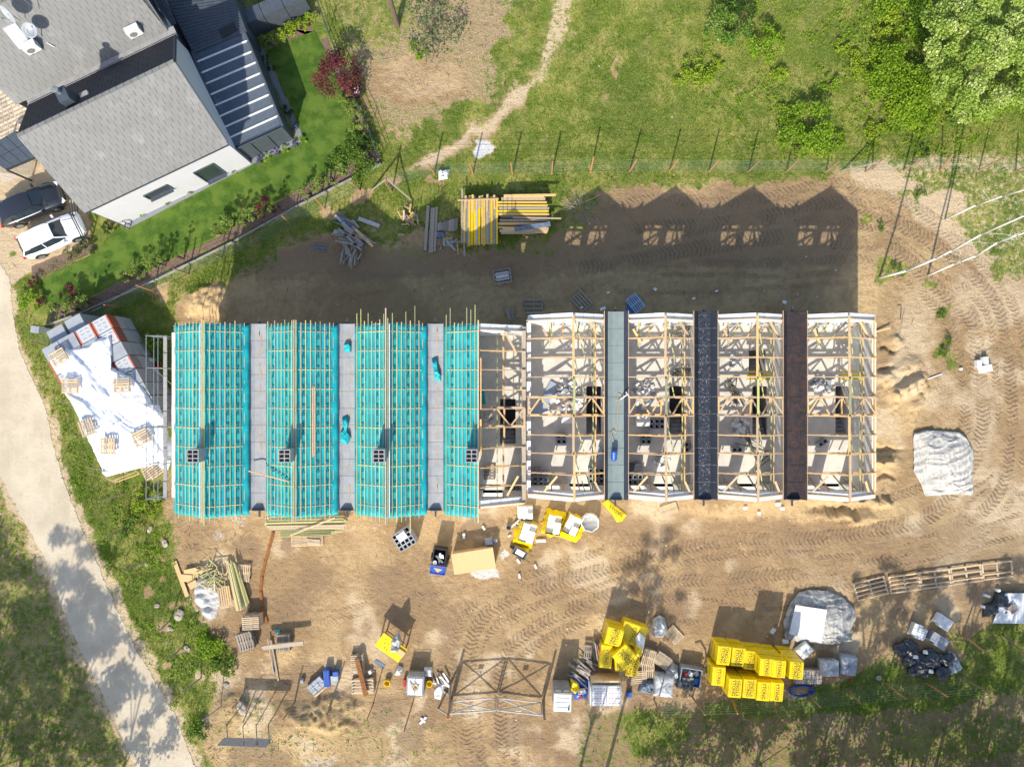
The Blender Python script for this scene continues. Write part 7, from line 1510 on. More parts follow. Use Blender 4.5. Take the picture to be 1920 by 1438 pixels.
# wheelbarrow behind the garden hedge
t = empty('wheelbarrow', GP(672,178), 'dark wheelbarrow with foil in it behind the garden hedge', 'wheelbarrow'); t.rotation_euler = (0,0,A(6,24)+math.pi)
q = MB(); q.hexa([(-.35,-.2,.35),(.35,-.2,.35),(.35,.2,.35),(-.35,.2,.35),(-.48,-.3,.6),(.48,-.3,.6),(.48,.3,.6),(-.48,.3,.6)]); q.f.pop(1); q.m.pop(1); q.build('tray', m_darkmetal, t, ws=False); q = MB(); q.beam((-.9,-.25,.5),(.6,-.1,.2),.04,.04); q.beam((-.9,.25,.5),(.6,.1,.2),.04,.04); q.build('handles', m_orange, t, ws=False); q = MB(); q.cyl((.62,-.05,.18),(.62,.05,.18),.18,.18,14); q.build('wheel', m_black, t, ws=False); q = MB(); q.box((.1,0,.52),(.4,.35,.12)); q.build('load', m_pale, t, ws=False)
wadded('plastic_bundle', 832, 328, .05, [(-.35,-.4),(.3,-.3),(.45,.4),(.0,.25),(-.4,.3)], m_pale, 'white plastic bags caught by the meadow fence', 'plastic', .35)
# stakes, sticks and trench details at the right
plank(W(1643,622,.1), W(1670,615,.3), .12, .04, m_wood, 'fresh plank leaning against the right end wall'); plank(W(1739,711,.06), W(1766,701,.06), .07, .05, m_pale, 'thin pale stick on the soil at the right'); plank(W(1690,574,.1), W(1688,600,.9), .05, .05, m_wood, 'thin survey stake standing right of the end house'); plank(W(1685,634,.05), W(1696,578,.05), .02, .02, m_woodgrey, 'dark thin rod on sand right of the end house','rod')
for i, (x, y) in enumerate(((1831,682),(1843,676),(1850,690),(1838,693))): lump('concrete_block', x, y, (.32,.5,.35), .1*i, m_white, ('left','top','right','lower')[i]+' one of the four concrete blocks on the soil at the right', 'block', 0, 'four concrete blocks')
# floor clutter inside the open houses
FZc = FZ
def onfloor(name, px, py, d, rz, m, label, cat, grp=None):
    q = MB(); q.box((0,0,d[2]/2), d); o = q.build(name, m); o.location = W(px, py, FZc+.005); o.rotation_euler = (0,0,rz); return tag(o, label, cat, grp)
def fluestack(px, py, nx, ny, rz, label, h=.5):
    t = empty('flue_blocks', W(px, py, FZc), label, 'flue blocks', 'flue blocks on the floors', rz); s = .30; bl = MB()
    for (x0, x1, y0, y1) in ((-s/2,s/2,-s/2,-s/2+.05),(-s/2,s/2,s/2-.05,s/2),(-s/2,-s/2+.05,-s/2+.05,s/2-.05),(s/2-.05,s/2,-s/2+.05,s/2-.05)): bl.box(((x0+x1)/2,(y0+y1)/2,h/2),(x1-x0,y1-y0,h))
    bl.box((0,0,.01),(.2,.2,.02), mi=1); me = bl.mesh('flue_block', [m_grey, m_black])
    for i in range(nx):
        for j in range(ny): o = bpy.data.objects.new('flue_block', me); C.objects.link(o); o.parent = t; o.location = ((i-(nx-1)/2)*.33, (j-(ny-1)/2)*.33, 0)
fluestack(1052, 822, 2, 2, 0, 'two by two flue blocks on the floor of the first fully open house'); fluestack(1008, 900, 4, 4, 0, 'block of sixteen flues in the lower left corner of the open house', .7); fluestack(1021, 905, 2, 2, .6, 'tilted pair of flues beside the block of sixteen', .7); fluestack(1121, 890, 4, 3, 0, 'flue blocks in the lower right of the first open house', .6)
fluestack(1209, 822, 2, 2, 0, 'two by two flue blocks below the grey green valley house'); fluestack(1229, 794, 3, 2, 0, 'three by two flue blocks in the second open house'); fluestack(1285, 837, 1, 2, 0, 'pair of flues by the white inner wall'); fluestack(1188, 902, 3, 3, 0, 'flue blocks in the lower left of the second open house', .6); fluestack(1537, 829, 2, 1, .6, 'tilted pair of flues on the floor of the end house'); fluestack(1378, 842, 2, 1, 0, 'small pair of flues in the third open house')
def papers(px, py, n, r, label):
    n = int(n*1.5)
    t = empty('rubble_heap', W(px, py, FZc), label, 'rubble', 'heaps of white block rubble on the floors'); 
    for i in range(n): q = MB(); a = rnd.uniform(0,6.28); rr = r*rnd.random()**.6; q.box((rr*math.cos(a), rr*math.sin(a), rnd.uniform(.05,.35)*(1-rr/r*.6)),(rnd.uniform(.2,.38),rnd.uniform(.15,.25),rnd.uniform(.08,.2)), rz=rnd.random()*3, rx=rnd.uniform(-.3,.3)); q.build('block_piece', m_white if rnd.random() < .7 else m_grey, t, ws=False)
papers(1068, 748, 42, 1.0, 'large heap of white rubble in the first fully open house'); papers(1062, 730, 18, .6, 'smaller rubble heap just above the large one'); papers(1206, 735, 26, .7, 'rubble heap in the second open house'); papers(1204, 750, 18, .5, 'rubble at the girder in the second open house'); papers(1384, 800, 18, .6, 'rubble heap in the third open house'); papers(1540, 722, 24, .75, 'crumpled white foil and rubble in the end house'); papers(1377, 677, 10, .4, 'small rubble heap near the top of the third open house'); papers(912, 782, 8, .4, 'small rubble heap in the half covered house'); papers(1240, 862, 10, .5, 'scattered rubble near the bottom of the second open house')
onfloor('insulation_board', 1029, 737, (.55,1.5,.12), A(16,-30)-math.pi/2, m_palblue, 'pale green insulation board leaning in the first open house', 'board'); onfloor('insulation_board', 1013, 768, (1.3,.5,.1), A(30,-14), m_palblue, 'second pale green board below the girder', 'board'); onfloor('insulation_board', 1125, 851, (.22,.95,.3), 0, m_palblue, 'upright pale board beside the grey green valley', 'board'); onfloor('block_pallet_inside', 1063, 786, (.75,.5,.35), 0, m_white, 'small stack of white blocks under the girder', 'blocks'); onfloor('block_pallet_inside', 1203, 787, (.8,.75,.6), 0, m_white, 'stack of white blocks in the second open house', 'blocks')
pallet('fl', m_woodgrey, .7, .9, 5, W(1003,888,FZ+.35), .1, 'small pallet on edge in the lower left of the open house'); pallet('fl', m_woodgrey, 1, 1, 5, W(918,885,FZ), 0, 'dark pallet in the half covered house, upper'); pallet('fl', m_woodgrey, 1, 1, 5, W(963,923,FZ), .0, 'dark pallet in the lower corner of the half covered house'); onfloor('grey_chest', 1188, 874, (.9,.5,.5), 0, m_darkmetal, 'dark chest in the lower left of the second open house', 'chest'); onfloor('teal_roll', 905, 745, (.3,.9,.3), .1, m_teal, 'teal roll beside the covered roof edge', 'roll')
def poles(px, py, n, r, l, ang, label):
    t = empty('pole_heap', W(px, py, FZc), label, 'poles', 'heaps of dark green poles on the floors')
    for i in range(n): a = rnd.gauss(ang, .3); ll = l*rnd.uniform(.6,1)/2; x, y = rnd.gauss(0,r*.3), rnd.gauss(0,r*.3); d = Vector((math.cos(a)*ll, math.sin(a)*ll, 0)); p = Vector((x,y,.05+.02*i)); q = MB(); q.beam(p-d, p+d, .04, .04); q.build('pole', M_green, t, ws=False)
M_green = WOOD('dark_green_wood', (.17,.17,.13), (.09,.10,.075))
poles(1283, 612, 22, 1.0, 1.8, .4, 'heap of dark green poles at the top of the second open house'); poles(1282, 700, 16, .8, 1.5, 0, 'heap of dark green poles in the middle of the second open house'); poles(1378, 740, 7, .4, 2.2, -1.1, 'dark green poles leaning by the girder of the third open house'); poles(1410, 840, 7, .6, 2.6, -.9, 'dark poles in the lower part of the third open house'); poles(1420, 875, 4, .5, 2.2, .9, 'crossing dark poles near the bottom of the third open house')
# ------------------------------------------------------------------ vegetation
def leafmesh(name, P, size, mat, tint, up=.6, asp=1.6, seed=0, flat=False):
    r = np.random.default_rng(seed); n = len(P); N = r.normal(size=(n,3)); N[:,2] = np.abs(N[:,2]) + up; N /= np.linalg.norm(N, axis=1)[:,None]
    a = r.normal(size=(n,3)); T1 = np.cross(N, a); T1 /= np.linalg.norm(T1, axis=1)[:,None]; T2 = np.cross(N, T1); s = (size*(.6+.8*r.random(n)))[:,None]
    V = np.stack([P - T1*s*.5*asp, P + T2*s*.5 + N*s*.12, P + T1*s*.5*asp, P - T2*s*.5 + N*s*.12], 1).reshape(-1, 3)
    return npmesh(name, V, np.arange(n*4).reshape(n, 4), mat, {'tint': np.repeat(tint, 4)})
def blobpts(blobs, n, r, shell=.45):
    w = np.array([b[3]*b[4] for b in blobs]); w = w/w.sum(); k = r.choice(len(blobs), n, p=w); B = np.array(blobs)[k]; d = r.normal(size=(n,3)); d /= np.linalg.norm(d, axis=1)[:,None]; d[:,2] = np.abs(d[:,2])*.9-.2*r.random(n)
    rad = r.random(n)**shell; return B[:,:3] + d*B[:,3:6]*rad[:,None], k
L_green = LEAF('leaf_fresh_green', (.15,.27,.012), (.29,.43,.03), trans=.4); L_mid = LEAF('leaf_mid_green', (.08,.16,.015), (.16,.25,.03)); L_dark = LEAF('leaf_dark_green', (.03,.07,.012), (.07,.12,.02))
L_yel = LEAF('leaf_yellow_green', (.17,.28,.015), (.33,.41,.03)); L_hedge = LEAF('leaf_hedge', (.13,.20,.03), (.27,.34,.07)); L_red = LEAF('leaf_dark_red', (.10,.022,.025), (.20,.05,.05)); L_blossom = LEAF('leaf_and_blossom', (.19,.31,.03), (.42,.51,.12), (.66,.67,.33), .3)
L_white = LEAF('leaf_with_white', (.10,.20,.02), (.18,.30,.04), (.7,.72,.66), .3); L_pine = LEAF('pine_needles', (.09,.12,.05), (.15,.18,.09), trans=.2); L_lav = LEAF('lavender', (.10,.09,.16), (.20,.18,.28)); L_olive = LEAF('leaf_olive', (.12,.15,.04), (.22,.24,.08))
L_blossom.name = 'leaf_and_blossom'
m_bark = M('dark_bark', (.16,.12,.09), (.09,.065,.05), 8, .95, .6, 30, bd=.02); m_birch = NT('birch_bark'); v = m_birch.pos(); m_birch.bump(m_birch.noise(v, 20, 3), .2, .01)
m_birch = m_birch.fin(m_birch.mix(m_birch.ss(m_birch.noise(m_birch.mapping(v, (1,1,3)), 5, 5, .8), .60, .66), (.66,.63,.57), (.10,.09,.08)), .8, .2)
vs = [100]
def bush(px, py, rp, h, mat, label, cat='shrub', name='shrub', size=.11, dens=1.0, group=None, stems=True, nb=None, ell=1.0, ang=0, shell=.5):
    """px,py: where the crown shows; rp: its radius in picture pixels"""
    rp *= 1.22; vs[0] += 1; r = np.random.default_rng(vs[0]); zc = h*.6; c = W(px, py, zc); R = rp*(H-zc)/F; base = Vector((c.x, c.y, 0)); t = empty(name, base, label, cat, group); nb = nb or max(5, int(7+R*6)); bl = []
    ca_, sa_ = math.cos(ang), math.sin(ang)
    for i in range(nb):
        a = r.random()*6.283; q = R*.9*r.random()**.55; x, y = q*math.cos(a), q*math.sin(a)*ell; x, y = x*ca_-y*sa_, x*sa_+y*ca_; rr = R*(.22+.22*r.random())/(1+.12*(nb-7 > 0)); e = 1-(q/R)**2; bl.append((c.x+x, c.y+y, h*(.25+.55*e*(.6+.5*r.random())), rr, rr, rr*.8))
    n = int(max(60, dens*R*R*3.14/(size*size)*1.5)); P, k = blobpts(bl, n, r, shell); tb = r.random(nb)*.4; tint = np.clip(tb[k] + r.random(n)*.6, 0, 1)
    link('foliage', leafmesh('foliage', P, size, mat, tint, seed=vs[0]), t)
    if stems:
        q = MB()
        for b in bl[:6]: q.tube([base, Vector((c.x*.6+b[0]*.4, c.y*.6+b[1]*.4, b[2]*.5)), Vector(b[:3])], .02+.012*h, 5, .01)
        q.build('stem', m_bark, t)
    return t
# top right: flowering tree and thicket
def tree(px, py, hgt, crown, n, size, mat, label, name='tree', cat='tree', lean=(0,0), trunk_m=None, r0=.16, group=None, shell=.6):
    """px,py ground point; crown = list of blobs relative to base"""
    vs[0] += 1; r = np.random.default_rng(vs[0]); b = W(px, py, 0); t = empty(name, b, label, cat, group); q = MB(); top = Vector((b.x+lean[0], b.y+lean[1], hgt*.92)); mid = b.lerp(top, .5)+Vector((r.random()*.3-.15, r.random()*.3-.15, 0))
    q.tube([b-Vector((0,0,.2)), b.lerp(mid,.5), mid, mid.lerp(top,.5), top], r0, 8, r0*.25); q.build('trunk', trunk_m or m_bark, t); bl = [(b.x+c[0], b.y+c[1], c[2], c[3], c[4], c[5]) for c in crown]
    for c in bl[:14]:
        e = Vector(c[:3]); f = min(max((c[2]-.8)/hgt, .2), .9); s = b.lerp(top, f*.85); q = MB(); q.tube([s, s.lerp(e,.5)+Vector((0,0,.1)), e], r0*.35, 5, r0*.08); q.build('branch', trunk_m or m_bark, t)
    P, k = blobpts(bl, n, r, shell); tb = r.random(len(bl))*.4; link('crown', leafmesh('crown', P, size, mat, np.clip(tb[k]+r.random(n)*.6, 0, 1), seed=vs[0]), t); return t
def crownblobs(R, z0, z1, n, rr, seed):
    r = np.random.default_rng(seed); out = []
    for i in range(n):
        a = r.random()*6.283; f = r.random(); q = R*r.random()**.5*math.sin(math.pi*min(max(.15+.8*f, 0), 1))**.6; s = rr*(.7+.6*r.random()); out.append((q*math.cos(a), q*math.sin(a), z0+(z1-z0)*f, s, s, s*.7))
    return out
tree(1765, 165, 6.5, crownblobs(4.3, 3.4, 6.6, 120, .62, 3), 42000, .095, L_blossom, 'large flowering tree with cream blossom in the top right corner', r0=.2, shell=.3)
SHR = [(1527,238,44,2.4,L_green,'round bright shrub standing alone in the meadow above the fence'),(1500,268,26,1.2,L_green,'low bright shrub at the foot of the round meadow shrub'),(1690,125,46,2.6,L_green,'bright shrub at the upper left of the thicket'),(1722,178,50,2.4,L_green,'broad shrub in the lower middle of the thicket'),(1765,140,46,2.6,L_mid,'darker shrub in the middle of the thicket under the flowering tree'),(1650,150,28,1.2,L_green,'small shrub at the left side of the thicket'),(1690,215,30,1.1,L_yel,'low yellowish shrub at the lower edge of the thicket'),
 (1738,222,26,1.0,L_green,'low shrub at the lower right edge of the thicket'),(1800,185,34,1.5,L_mid,'shrub below the left side of the flowering tree'),(1850,188,30,1.2,L_green,'low shrub below the flowering tree'),(1900,165,36,1.6,L_green,'shrub at the right edge under the flowering tree'),(1702,20,40,2.4,L_green,'bright shrub at the top edge of the photo left of the flowering tree'),(1735,60,30,2.0,L_mid,'shrub between top edge and flowering tree'),(1670,40,26,1.4,L_yel,'yellow green shrub at the top edge'),
 (1365,45,36,2.2,L_white,'shrub with small white blossoms at the top edge'),(1428,78,32,2.2,L_green,'bright green shrub right of the white flowering one'),(1392,15,22,2.0,L_dark,'dark shrub at the top edge behind the white flowering one'),(1301,138,30,1.0,L_yel,'low yellow green shrub with ragged outline in the meadow'),(1345,118,13,.6,L_yel,'tiny shrub right of the ragged low one'),(1462,135,15,.8,L_yel,'small round shrub in the middle of the meadow'),(1578,88,13,.7,L_yel,'tiny round shrub in the upper meadow'),(1598,122,20,.9,L_yel,'small loose shrub left of the thicket'),(1560,150,16,.6,L_green,'small low plant above the round meadow shrub'),(1640,95,14,.6,L_yel,'small plant above left of the thicket'),(1475,218,18,.7,L_green,'small plant left of the round meadow shrub'),(1560,262,20,.7,L_green,'small plant at the right foot of the round meadow shrub'),(1640,245,18,.6,L_yel,'small plant above the fence below the thicket')]
for (x, y, r_, h, m, lb) in SHR: bush(x, y, r_*1.08, h*.72, m, lb, 'shrub' if r_ > 18 else 'plant', 'shrub' if r_ > 18 else 'small_plant', .095 if r_ > 20 else .08, 1.0, shell=.36)
# garden plants
GP_ = [(497,76,12,1.1,L_hedge,'greenish shrub at the left end of the yellow row'),(512,70,13,1.1,L_hedge,'second shrub of the yellow row, half green'),(528,62,14,1.2,L_yel,'third shrub of the yellow row'),(544,54,14,1.2,L_yel,'fourth shrub of the yellow row'),(560,47,13,1.1,L_yel,'fifth shrub of the yellow row'),(580,36,12,1.1,L_yel,'yellow shrub at the right end of the row by the grey wall')]
for (x, y, r_, h, m, lb) in GP_: bush(x, y, r_, h, m, lb, size=.07, dens=1.4, group='row of yellow shrubs by the grey wall')
bush(629, 134, 40, 2.9, L_red, 'dark red leaved ornamental tree at the garden corner', 'tree', 'red_tree', .09, 1.3, nb=26)
for i, (x, y, r_) in enumerate(((648,182,13),(655,200,14),(662,218,14),(672,238,15),(682,258,14),(690,276,12))): bush(x, y, r_, 1.3, L_hedge if i < 4 else L_dark, ORD[i]+' hedge shrub below the red tree counted downwards', 'hedge shrub', 'hedge_shrub', .07, 1.4, group='hedge below the red tree')
bush(662, 296, 38, 1.3, L_mid, 'broad soft green shrub in the right corner of the garden', size=.07, dens=1.3, nb=20)
for i, (x, y, r_) in enumerate(((575,356,14),(596,346,16),(618,332,15),(641,318,13),(404,432,15),(425,418,17),(450,406,15),(472,400,12),(232,516,11),(252,506,14),(276,496,15),(300,484,12),(100,585,16),(128,578,17),(150,566,12))):
    bush(x, y, r_, 2.0, L_hedge, ('%s shrub from the left in the %s hedge group along the kerb' % (ORD[i-4 if 4 <= i < 8 else (i if i < 4 else (i-8 if i < 12 else i-12))], 'right' if i < 4 else ('middle' if i < 8 else ('left' if i < 12 else 'leftmost')))), 'hedge shrub', 'hedge_shrub', .075, .9, group='hedge shrubs along the kerb')
bush(490, 386, 17, 1.4, L_red, 'small dark red shrub by the kerb in the middle of the lawn edge', size=.06, dens=.9); bush(127, 548, 17, 1.3, L_red, 'dark red shrub near the lane end of the garden', size=.06, dens=.9); bush(62, 528, 10, .9, L_red, 'small red shrub in the weeds by the lane', size=.06); bush(78, 566, 10, .9, L_red, 'small red shrub left of the leftmost hedge group', size=.06)
bush(52, 560, 22, .9, L_green, 'bright wild shrub between lane and garden', size=.08); bush(160, 462, 14, .5, L_dark, 'small dark plants in the bed beside the white car', 'plant', 'small_plant', .06); bush(130, 478, 12, .5, L_olive, 'grey green plants in the bed beside the white car', 'plant', 'small_plant', .06); bush(203, 428, 12, .5, L_dark, 'low plants at the corner of the white wall', 'plant', 'small_plant', .06)
for i, (x, y) in enumerate(((265,404),(313,382),(354,362),(438,323))): bush(x, y, 4.5, .4, L_yel if i < 2 else L_hedge, ORD[i]+' little ball shrub from the left along the white house wall', 'plant', 'ball_shrub', .04, 1.5, group='ball shrubs along the house wall', stems=False)
for i, (x, y, m) in enumerate(((486,299,L_lav),(500,293,L_yel),(516,285,L_lav),(533,278,L_yel),(549,270,L_lav),(566,262,L_yel),(553,236,L_lav),(545,212,L_dark),(534,205,L_dark),(506,125,L_dark),(498,110,L_dark))): bush(x, y, 7, .4, m, ORD[i]+' little plant round the glass terrace counted from the house wall', 'plant', 'small_plant', .05, 1.3, group='plants round the glass terrace', stems=False)
# slim garden trees whose shadows fall on the lawn
# pine at the top edge, its low grey-green neighbour
tree(745, 48, 13, crownblobs(2.4, 8, 13, 20, .6, 9), 3500, .2, L_pine, 'pine whose bare trunk enters at the top edge of the photo', 'pine_tree', r0=.2)
bush(805, 42, 52, 2.2, L_pine, 'sparse grey green young pine right of the bare trunk', 'tree', 'young_pine', .10, .45, nb=22); bush(782, 92, 16, .5, L_green, 'bright low plant below the young pine', 'plant', 'small_plant', .09)
# birches at the right
def birch(pts, r0, label, nbr, seed):
    nbr = nbr//2; r0 *= .75
    vs[0] += 1; r = np.random.default_rng(seed); P = [W(x, y, h) for x, y, h in pts]; t = empty('birch_tree', P[0], label, 'birch', 'birches at the right edge'); q = MB(); q.tube([P[0]-Vector((0,0,.2))]+P[1:], r0, 8, r0*.35); q.build('trunk', m_birch, t, True); LP = []
    for i in range(nbr):
        f = .35+.65*r.random(); k = f*(len(P)-1); a = P[int(min(k, len(P)-2))].lerp(P[int(min(k, len(P)-2))+1], k-int(min(k, len(P)-2))); an = r.random()*6.283; l = .8+1.3*r.random(); d = Vector((math.cos(an), math.sin(an), .9))*l*.7; e = a+d; m = a.lerp(e,.5)+Vector((r.random()*.2-.1,r.random()*.2-.1,-.05)); q = MB(); q.tube([a, m, e], .011, 5, .005)
        for _ in range(5): s = m.lerp(e, r.random()); q.tube([s, s+Vector((r.random()-.5, r.random()-.5, r.random()*.3))*.9], .006, 4, .003)
        q.build('branch', m_birch, t)
        for _ in range(10): LP.append(e+Vector((r.normal()*.35, r.normal()*.35, r.normal()*.25)))
    link('foliage', leafmesh('foliage', np.array([tuple(p) for p in LP]), .07, L_olive, r.random(len(LP)), seed=seed), t)
birch([(1648,521,0),(1700,508,3),(1755,485,6),(1785,470,7.5),(1840,440,10.5),(1920,405,14),(1990,370,16)], .11, 'longest white birch trunk, leaning right from beside the shadow edge', 16, 4)
birch([(1740,517,0),(1790,495,3),(1830,480,5),(1870,455,7.5),(1925,435,10),(2000,400,13)], .10, 'second white birch trunk running close below the longest one', 14, 5)
birch([(1772,412,0),(1830,385,3.5),(1880,368,6.5),(1935,352,9.5),(1990,330,12)], .09, 'upper white birch trunk by itself near the right edge', 10, 6)
# trees standing beyond the lower and left edges; their shadows reach into view
OFF = [(30,1470,12.5,2.6,7.5,12.5,5200,.24),(95,1520,11,2.3,6,11,4200,.24),(-70,1500,12,3.0,6,12,5000,.25),(-130,1330,11,2.6,5,11,3800,.25),(-60,1640,13,2.8,6,13,4200,.25),(60,1660,13,2.8,6,13,4200,.25),(180,1640,11,2.2,5,11,2600,.25),(1122,1500,14,1.5,8.5,14.5,2600,.2),(1060,1560,11,1.2,7,11,1300,.2),
 (1560,1478,11.5,1.8,7,11.5,2600,.22),(1650,1490,12,1.7,7.5,12,2600,.22),(1745,1470,11,1.8,6.5,11,2600,.22),(1830,1480,13,1.6,9,13,2400,.22),(1900,1500,12,2.0,6,12,2600,.22),(1480,1530,9,2.2,3.5,9,3000,.22),(1330,1530,8,2.0,3,7.5,2400,.22),(1700,1560,9,2.4,3,9,2600,.22),(1960,1470,9,2.2,4,9,2400,.22),(1600,1580,9,2.4,3,9,2400,.22),(1830,1600,10,2.4,4,10,2400,.22),(1260,1515,7,2.4,2.5,7,3000,.22),(1400,1500,7,2.6,2.5,7,3000,.22),(1520,1500,7,2.6,2.5,7,3000,.22),(1690,1510,7,2.6,2.5,7,3000,.22),(1790,1520,7,2.6,2.5,7,3000,.22),(1890,1540,8,2.6,2.5,8,3000,.22)]
for i, (x, y, h, R, z0, z1, n, s) in enumerate(OFF):
    tree(x, y, h, crownblobs(R*1.5, z0, z1, 44, R*.3, 40+i), int(n*1.7), s*.55, L_dark, ('tree beyond the lower left corner, number %s from the road' if i < 7 else 'tree beyond the lower edge, %s from the middle') % (ORD[i if i < 7 else i-7]), 'roadside_tree' if i < 7 else 'pine_tree', r0=.14, group='trees standing beyond the edges of the photo', shell=.7)
# grass tufts, denser where the ground is green
def grid_at(Fd, x, y): i, j = np.clip(np.searchsorted(ay, y), 0, NY-1), np.clip(np.searchsorted(ax, x), 0, NX-1); return Fd[i, j]
roadm = pmask([(-120,330),(0,495),(16,518),(25,590),(38,660),(62,710),(84,760),(100,830),(120,905),(176,1042),(243,1194),(329,1342),(365,1438),(396,1520),(278,1520),(254,1438),(213,1342),(140,1194),(79,1042),(7,900),(-160,640)], 5, False)
lawnm = np.maximum.reduce([pmask(lawn_poly, 4, False), pmask([(-200,-200),(430,-200),(480,60),(600,0),(720,310),(90,615),(40,560),(180,470),(150,300),(-200,300)], 4, False), pmask([(395,590),(1570,590),(1570,945),(395,945)], 3, False), pmask([(75,650),(205,580),(330,800),(320,905),(190,900),(140,780)], 3, False)])
gf = np.clip(grass + .35*(fbm(XX*2.2, YY*2.2, 51)-.5) + .3*(fbm(XX*9, YY*9, 52, 2)-.5), 0, 1) * (1-roadm) * (1-lawnm)
def scatter(n, prob, seed):
    r = np.random.default_rng(seed); x = r.uniform(-36.5, 36.5, n); y = r.uniform(-27.5, 27.5, n); k = r.random(n) < grid_at(prob, x, y); return x[k], y[k], r
def tufts(name, n, prob, seed, hmin, hmax, wd, mat, label, nb=4, tfun=None, lean=.9):
    x, y, r = scatter(n, prob, seed); m = len(x); z = grid_at(HT, x, y); X = np.repeat(x, nb)+r.normal(0, .04, m*nb); Y = np.repeat(y, nb)+r.normal(0, .04, m*nb); Z = np.repeat(z, nb)-.01
    a = r.random(m*nb)*6.283; h = r.uniform(hmin, hmax, m*nb); w = wd*(.6+.8*r.random(m*nb)); ln = h*lean*(.4+.9*r.random(m*nb)); dx, dy = np.cos(a), np.sin(a)
    V = np.stack([np.stack([X-dy*w, Y+dx*w, Z], 1), np.stack([X+dy*w, Y-dx*w, Z], 1), np.stack([X+dx*ln, Y+dy*ln, Z+h], 1)], 1).reshape(-1, 3)
    base = (fbm(x*.35, y*.35, seed, 3)*.9 + .35*(vnoise(x*2, y*2, seed+1)-.5)); t_ = np.clip(np.repeat(base, nb) + r.normal(0, .13, m*nb), 0, 1)
    o = link(name, npmesh(name, V, np.arange(m*nb*3).reshape(-1, 3), mat, {'tint': np.repeat(t_, 3)})); return tag(o, label, 'grass', kind='stuff')
L_grass = LEAF('grass_blades', (.09,.17,.015), (.36,.41,.06), (.52,.46,.18), .3); L_straw = LEAF('dry_grass_blades', (.42,.33,.19), (.26,.19,.11), trans=.2)
tufts('meadow_grass', 300000, np.clip((gf-.45)*2.2, 0, 1)*.9, 5, .06, .20, .016, L_grass, 'green and yellowish meadow grass tufts over the open ground')
tufts('dry_grass', 70000, np.clip(dry-.15, 0, 1)*np.clip(1.2-gf, 0, 1)*(1-roadm)*(1-lawnm), 6, .04, .12, .012, L_straw, 'dry straw coloured grass and litter on the heath', 3)
def weeds(name, n, prob, seed, size, mat, label, h=.2, cl=.5):
    x, y, r = scatter(n, prob, seed); m = len(x); k = 7; X = np.repeat(x, k)+r.normal(0, .10*cl*2, m*k); Y = np.repeat(y, k)+r.normal(0, .10*cl*2, m*k); Z = np.repeat(grid_at(HT, x, y), k)+r.random(m*k)*h+.02
    o = link(name, leafmesh(name, np.stack([X, Y, Z], 1), size, mat, np.clip(np.repeat(fbm(x*.6, y*.6, seed), k)+r.normal(0, .15, m*k), 0, 1), .9, 1.3, seed)); return tag(o, label, 'weeds', kind='stuff')
pt = np.clip((fbm(XX*.9, YY*.9, 81)-.52)*8, 0, 1)
weedm = pmask([(100,700),(240,840),(300,900),(325,990),(330,1060),(430,1180),(450,1240),(400,1300),(370,1420),(330,1330),(240,1180),(176,1030),(125,900),(95,800)], 10)
ne = pmask([(1280,-60),(1980,-60),(1980,330),(1480,330),(1330,200)], 30)
weeds('leafy_weeds', 48000, np.clip(weedm*gf*pt*1.2 + ne*gf*np.clip((fbm(XX*.9, YY*.9, 81)-.47)*6, 0, 1)*1.0, 0, 1), 7, .085, L_green, 'bright leafy weeds growing in clumps by the lane and in the meadow')
se = pmask([(1560,1290),(1980,1160),(1980,1500),(1100,1500),(1100,1380)], 20); sw = pmask([(-100,930),(0,930),(230,1438),(-100,1438)], 12); gs_ = pmask([(330,520),(560,440),(760,330),(1060,330),(1600,335),(1600,345),(1060,392),(760,392),(430,520),(300,600)], 10)
weeds('dark_weeds', 24000, np.clip((weedm*.6+se+sw*.8+gs_*.5+.5*pmask([(380,1290),(860,1345),(860,1500),(360,1500)], 20))*gf*np.clip((fbm(XX*.7, YY*.7, 83)-.46)*6, 0, 1), 0, 1), 8, .07, L_mid, 'darker leafy weeds along lane, fence and lower right grass', .12)
weeds('site_weeds', 5000, (1-lawnm)*(1-roadm)*np.clip((fbm(XX*.9, YY*.9, 85)-.60)*9, 0, 1)*.35*(pmask([(1600,330),(1990,330),(1990,660),(1760,700),(1620,520)], 20)+pmask([(400,1300),(860,1360),(860,1500),(380,1500)], 20)), 9, .06, L_green, 'scattered green weeds on the bare soil', .1)
bush(395, 1215, 26, .7, L_green, 'leafy bush at the edge of the soil beside the pallet stacks', size=.09); bush(420, 1250, 22, .6, L_mid, 'dark bush below the leafy bush by the pallets', size=.09); bush(372, 1370, 20, .6, L_mid, 'dark green plant clump by the lane near the sign board', size=.08); bush(240, 985, 22, .8, L_mid, 'green bush by the lane fence', size=.09); bush(272, 945, 24, .9, L_yel, 'yellow green bush near the lower corner of the scaffold', size=.09); bush(285, 640, 16, .8, L_green, 'bright bush beside the scaffold top', size=.08); bush(300, 668, 14, .7, L_mid, 'small bush between red bucket and scaffold', size=.08)
bush(1735, 285, 12, .4, L_mid, 'dark small plant near the fence under the thicket', 'plant', 'small_plant', .07)
for i, (x, y, r_) in enumerate(((1680,505,12),(1770,590,9),(1776,634,9),(1655,422,9),(1728,360,10),(1540,1435,10),(365,1175,9),(1770,655,14))): bush(x, y, r_, .3, L_mid, ('green tuft at the foot of the longest birch','small green tuft on bare soil right of the end house, upper','small green tuft on bare soil right of the end house, lower','green tuft beside the upper tyre tracks','green tuft on pale sand below the fence','low green tuft at the lower edge','green tuft among the white stones','sprawling weed left of the four concrete blocks')[i], 'plant', 'small_plant', .06, .8, stems=False)
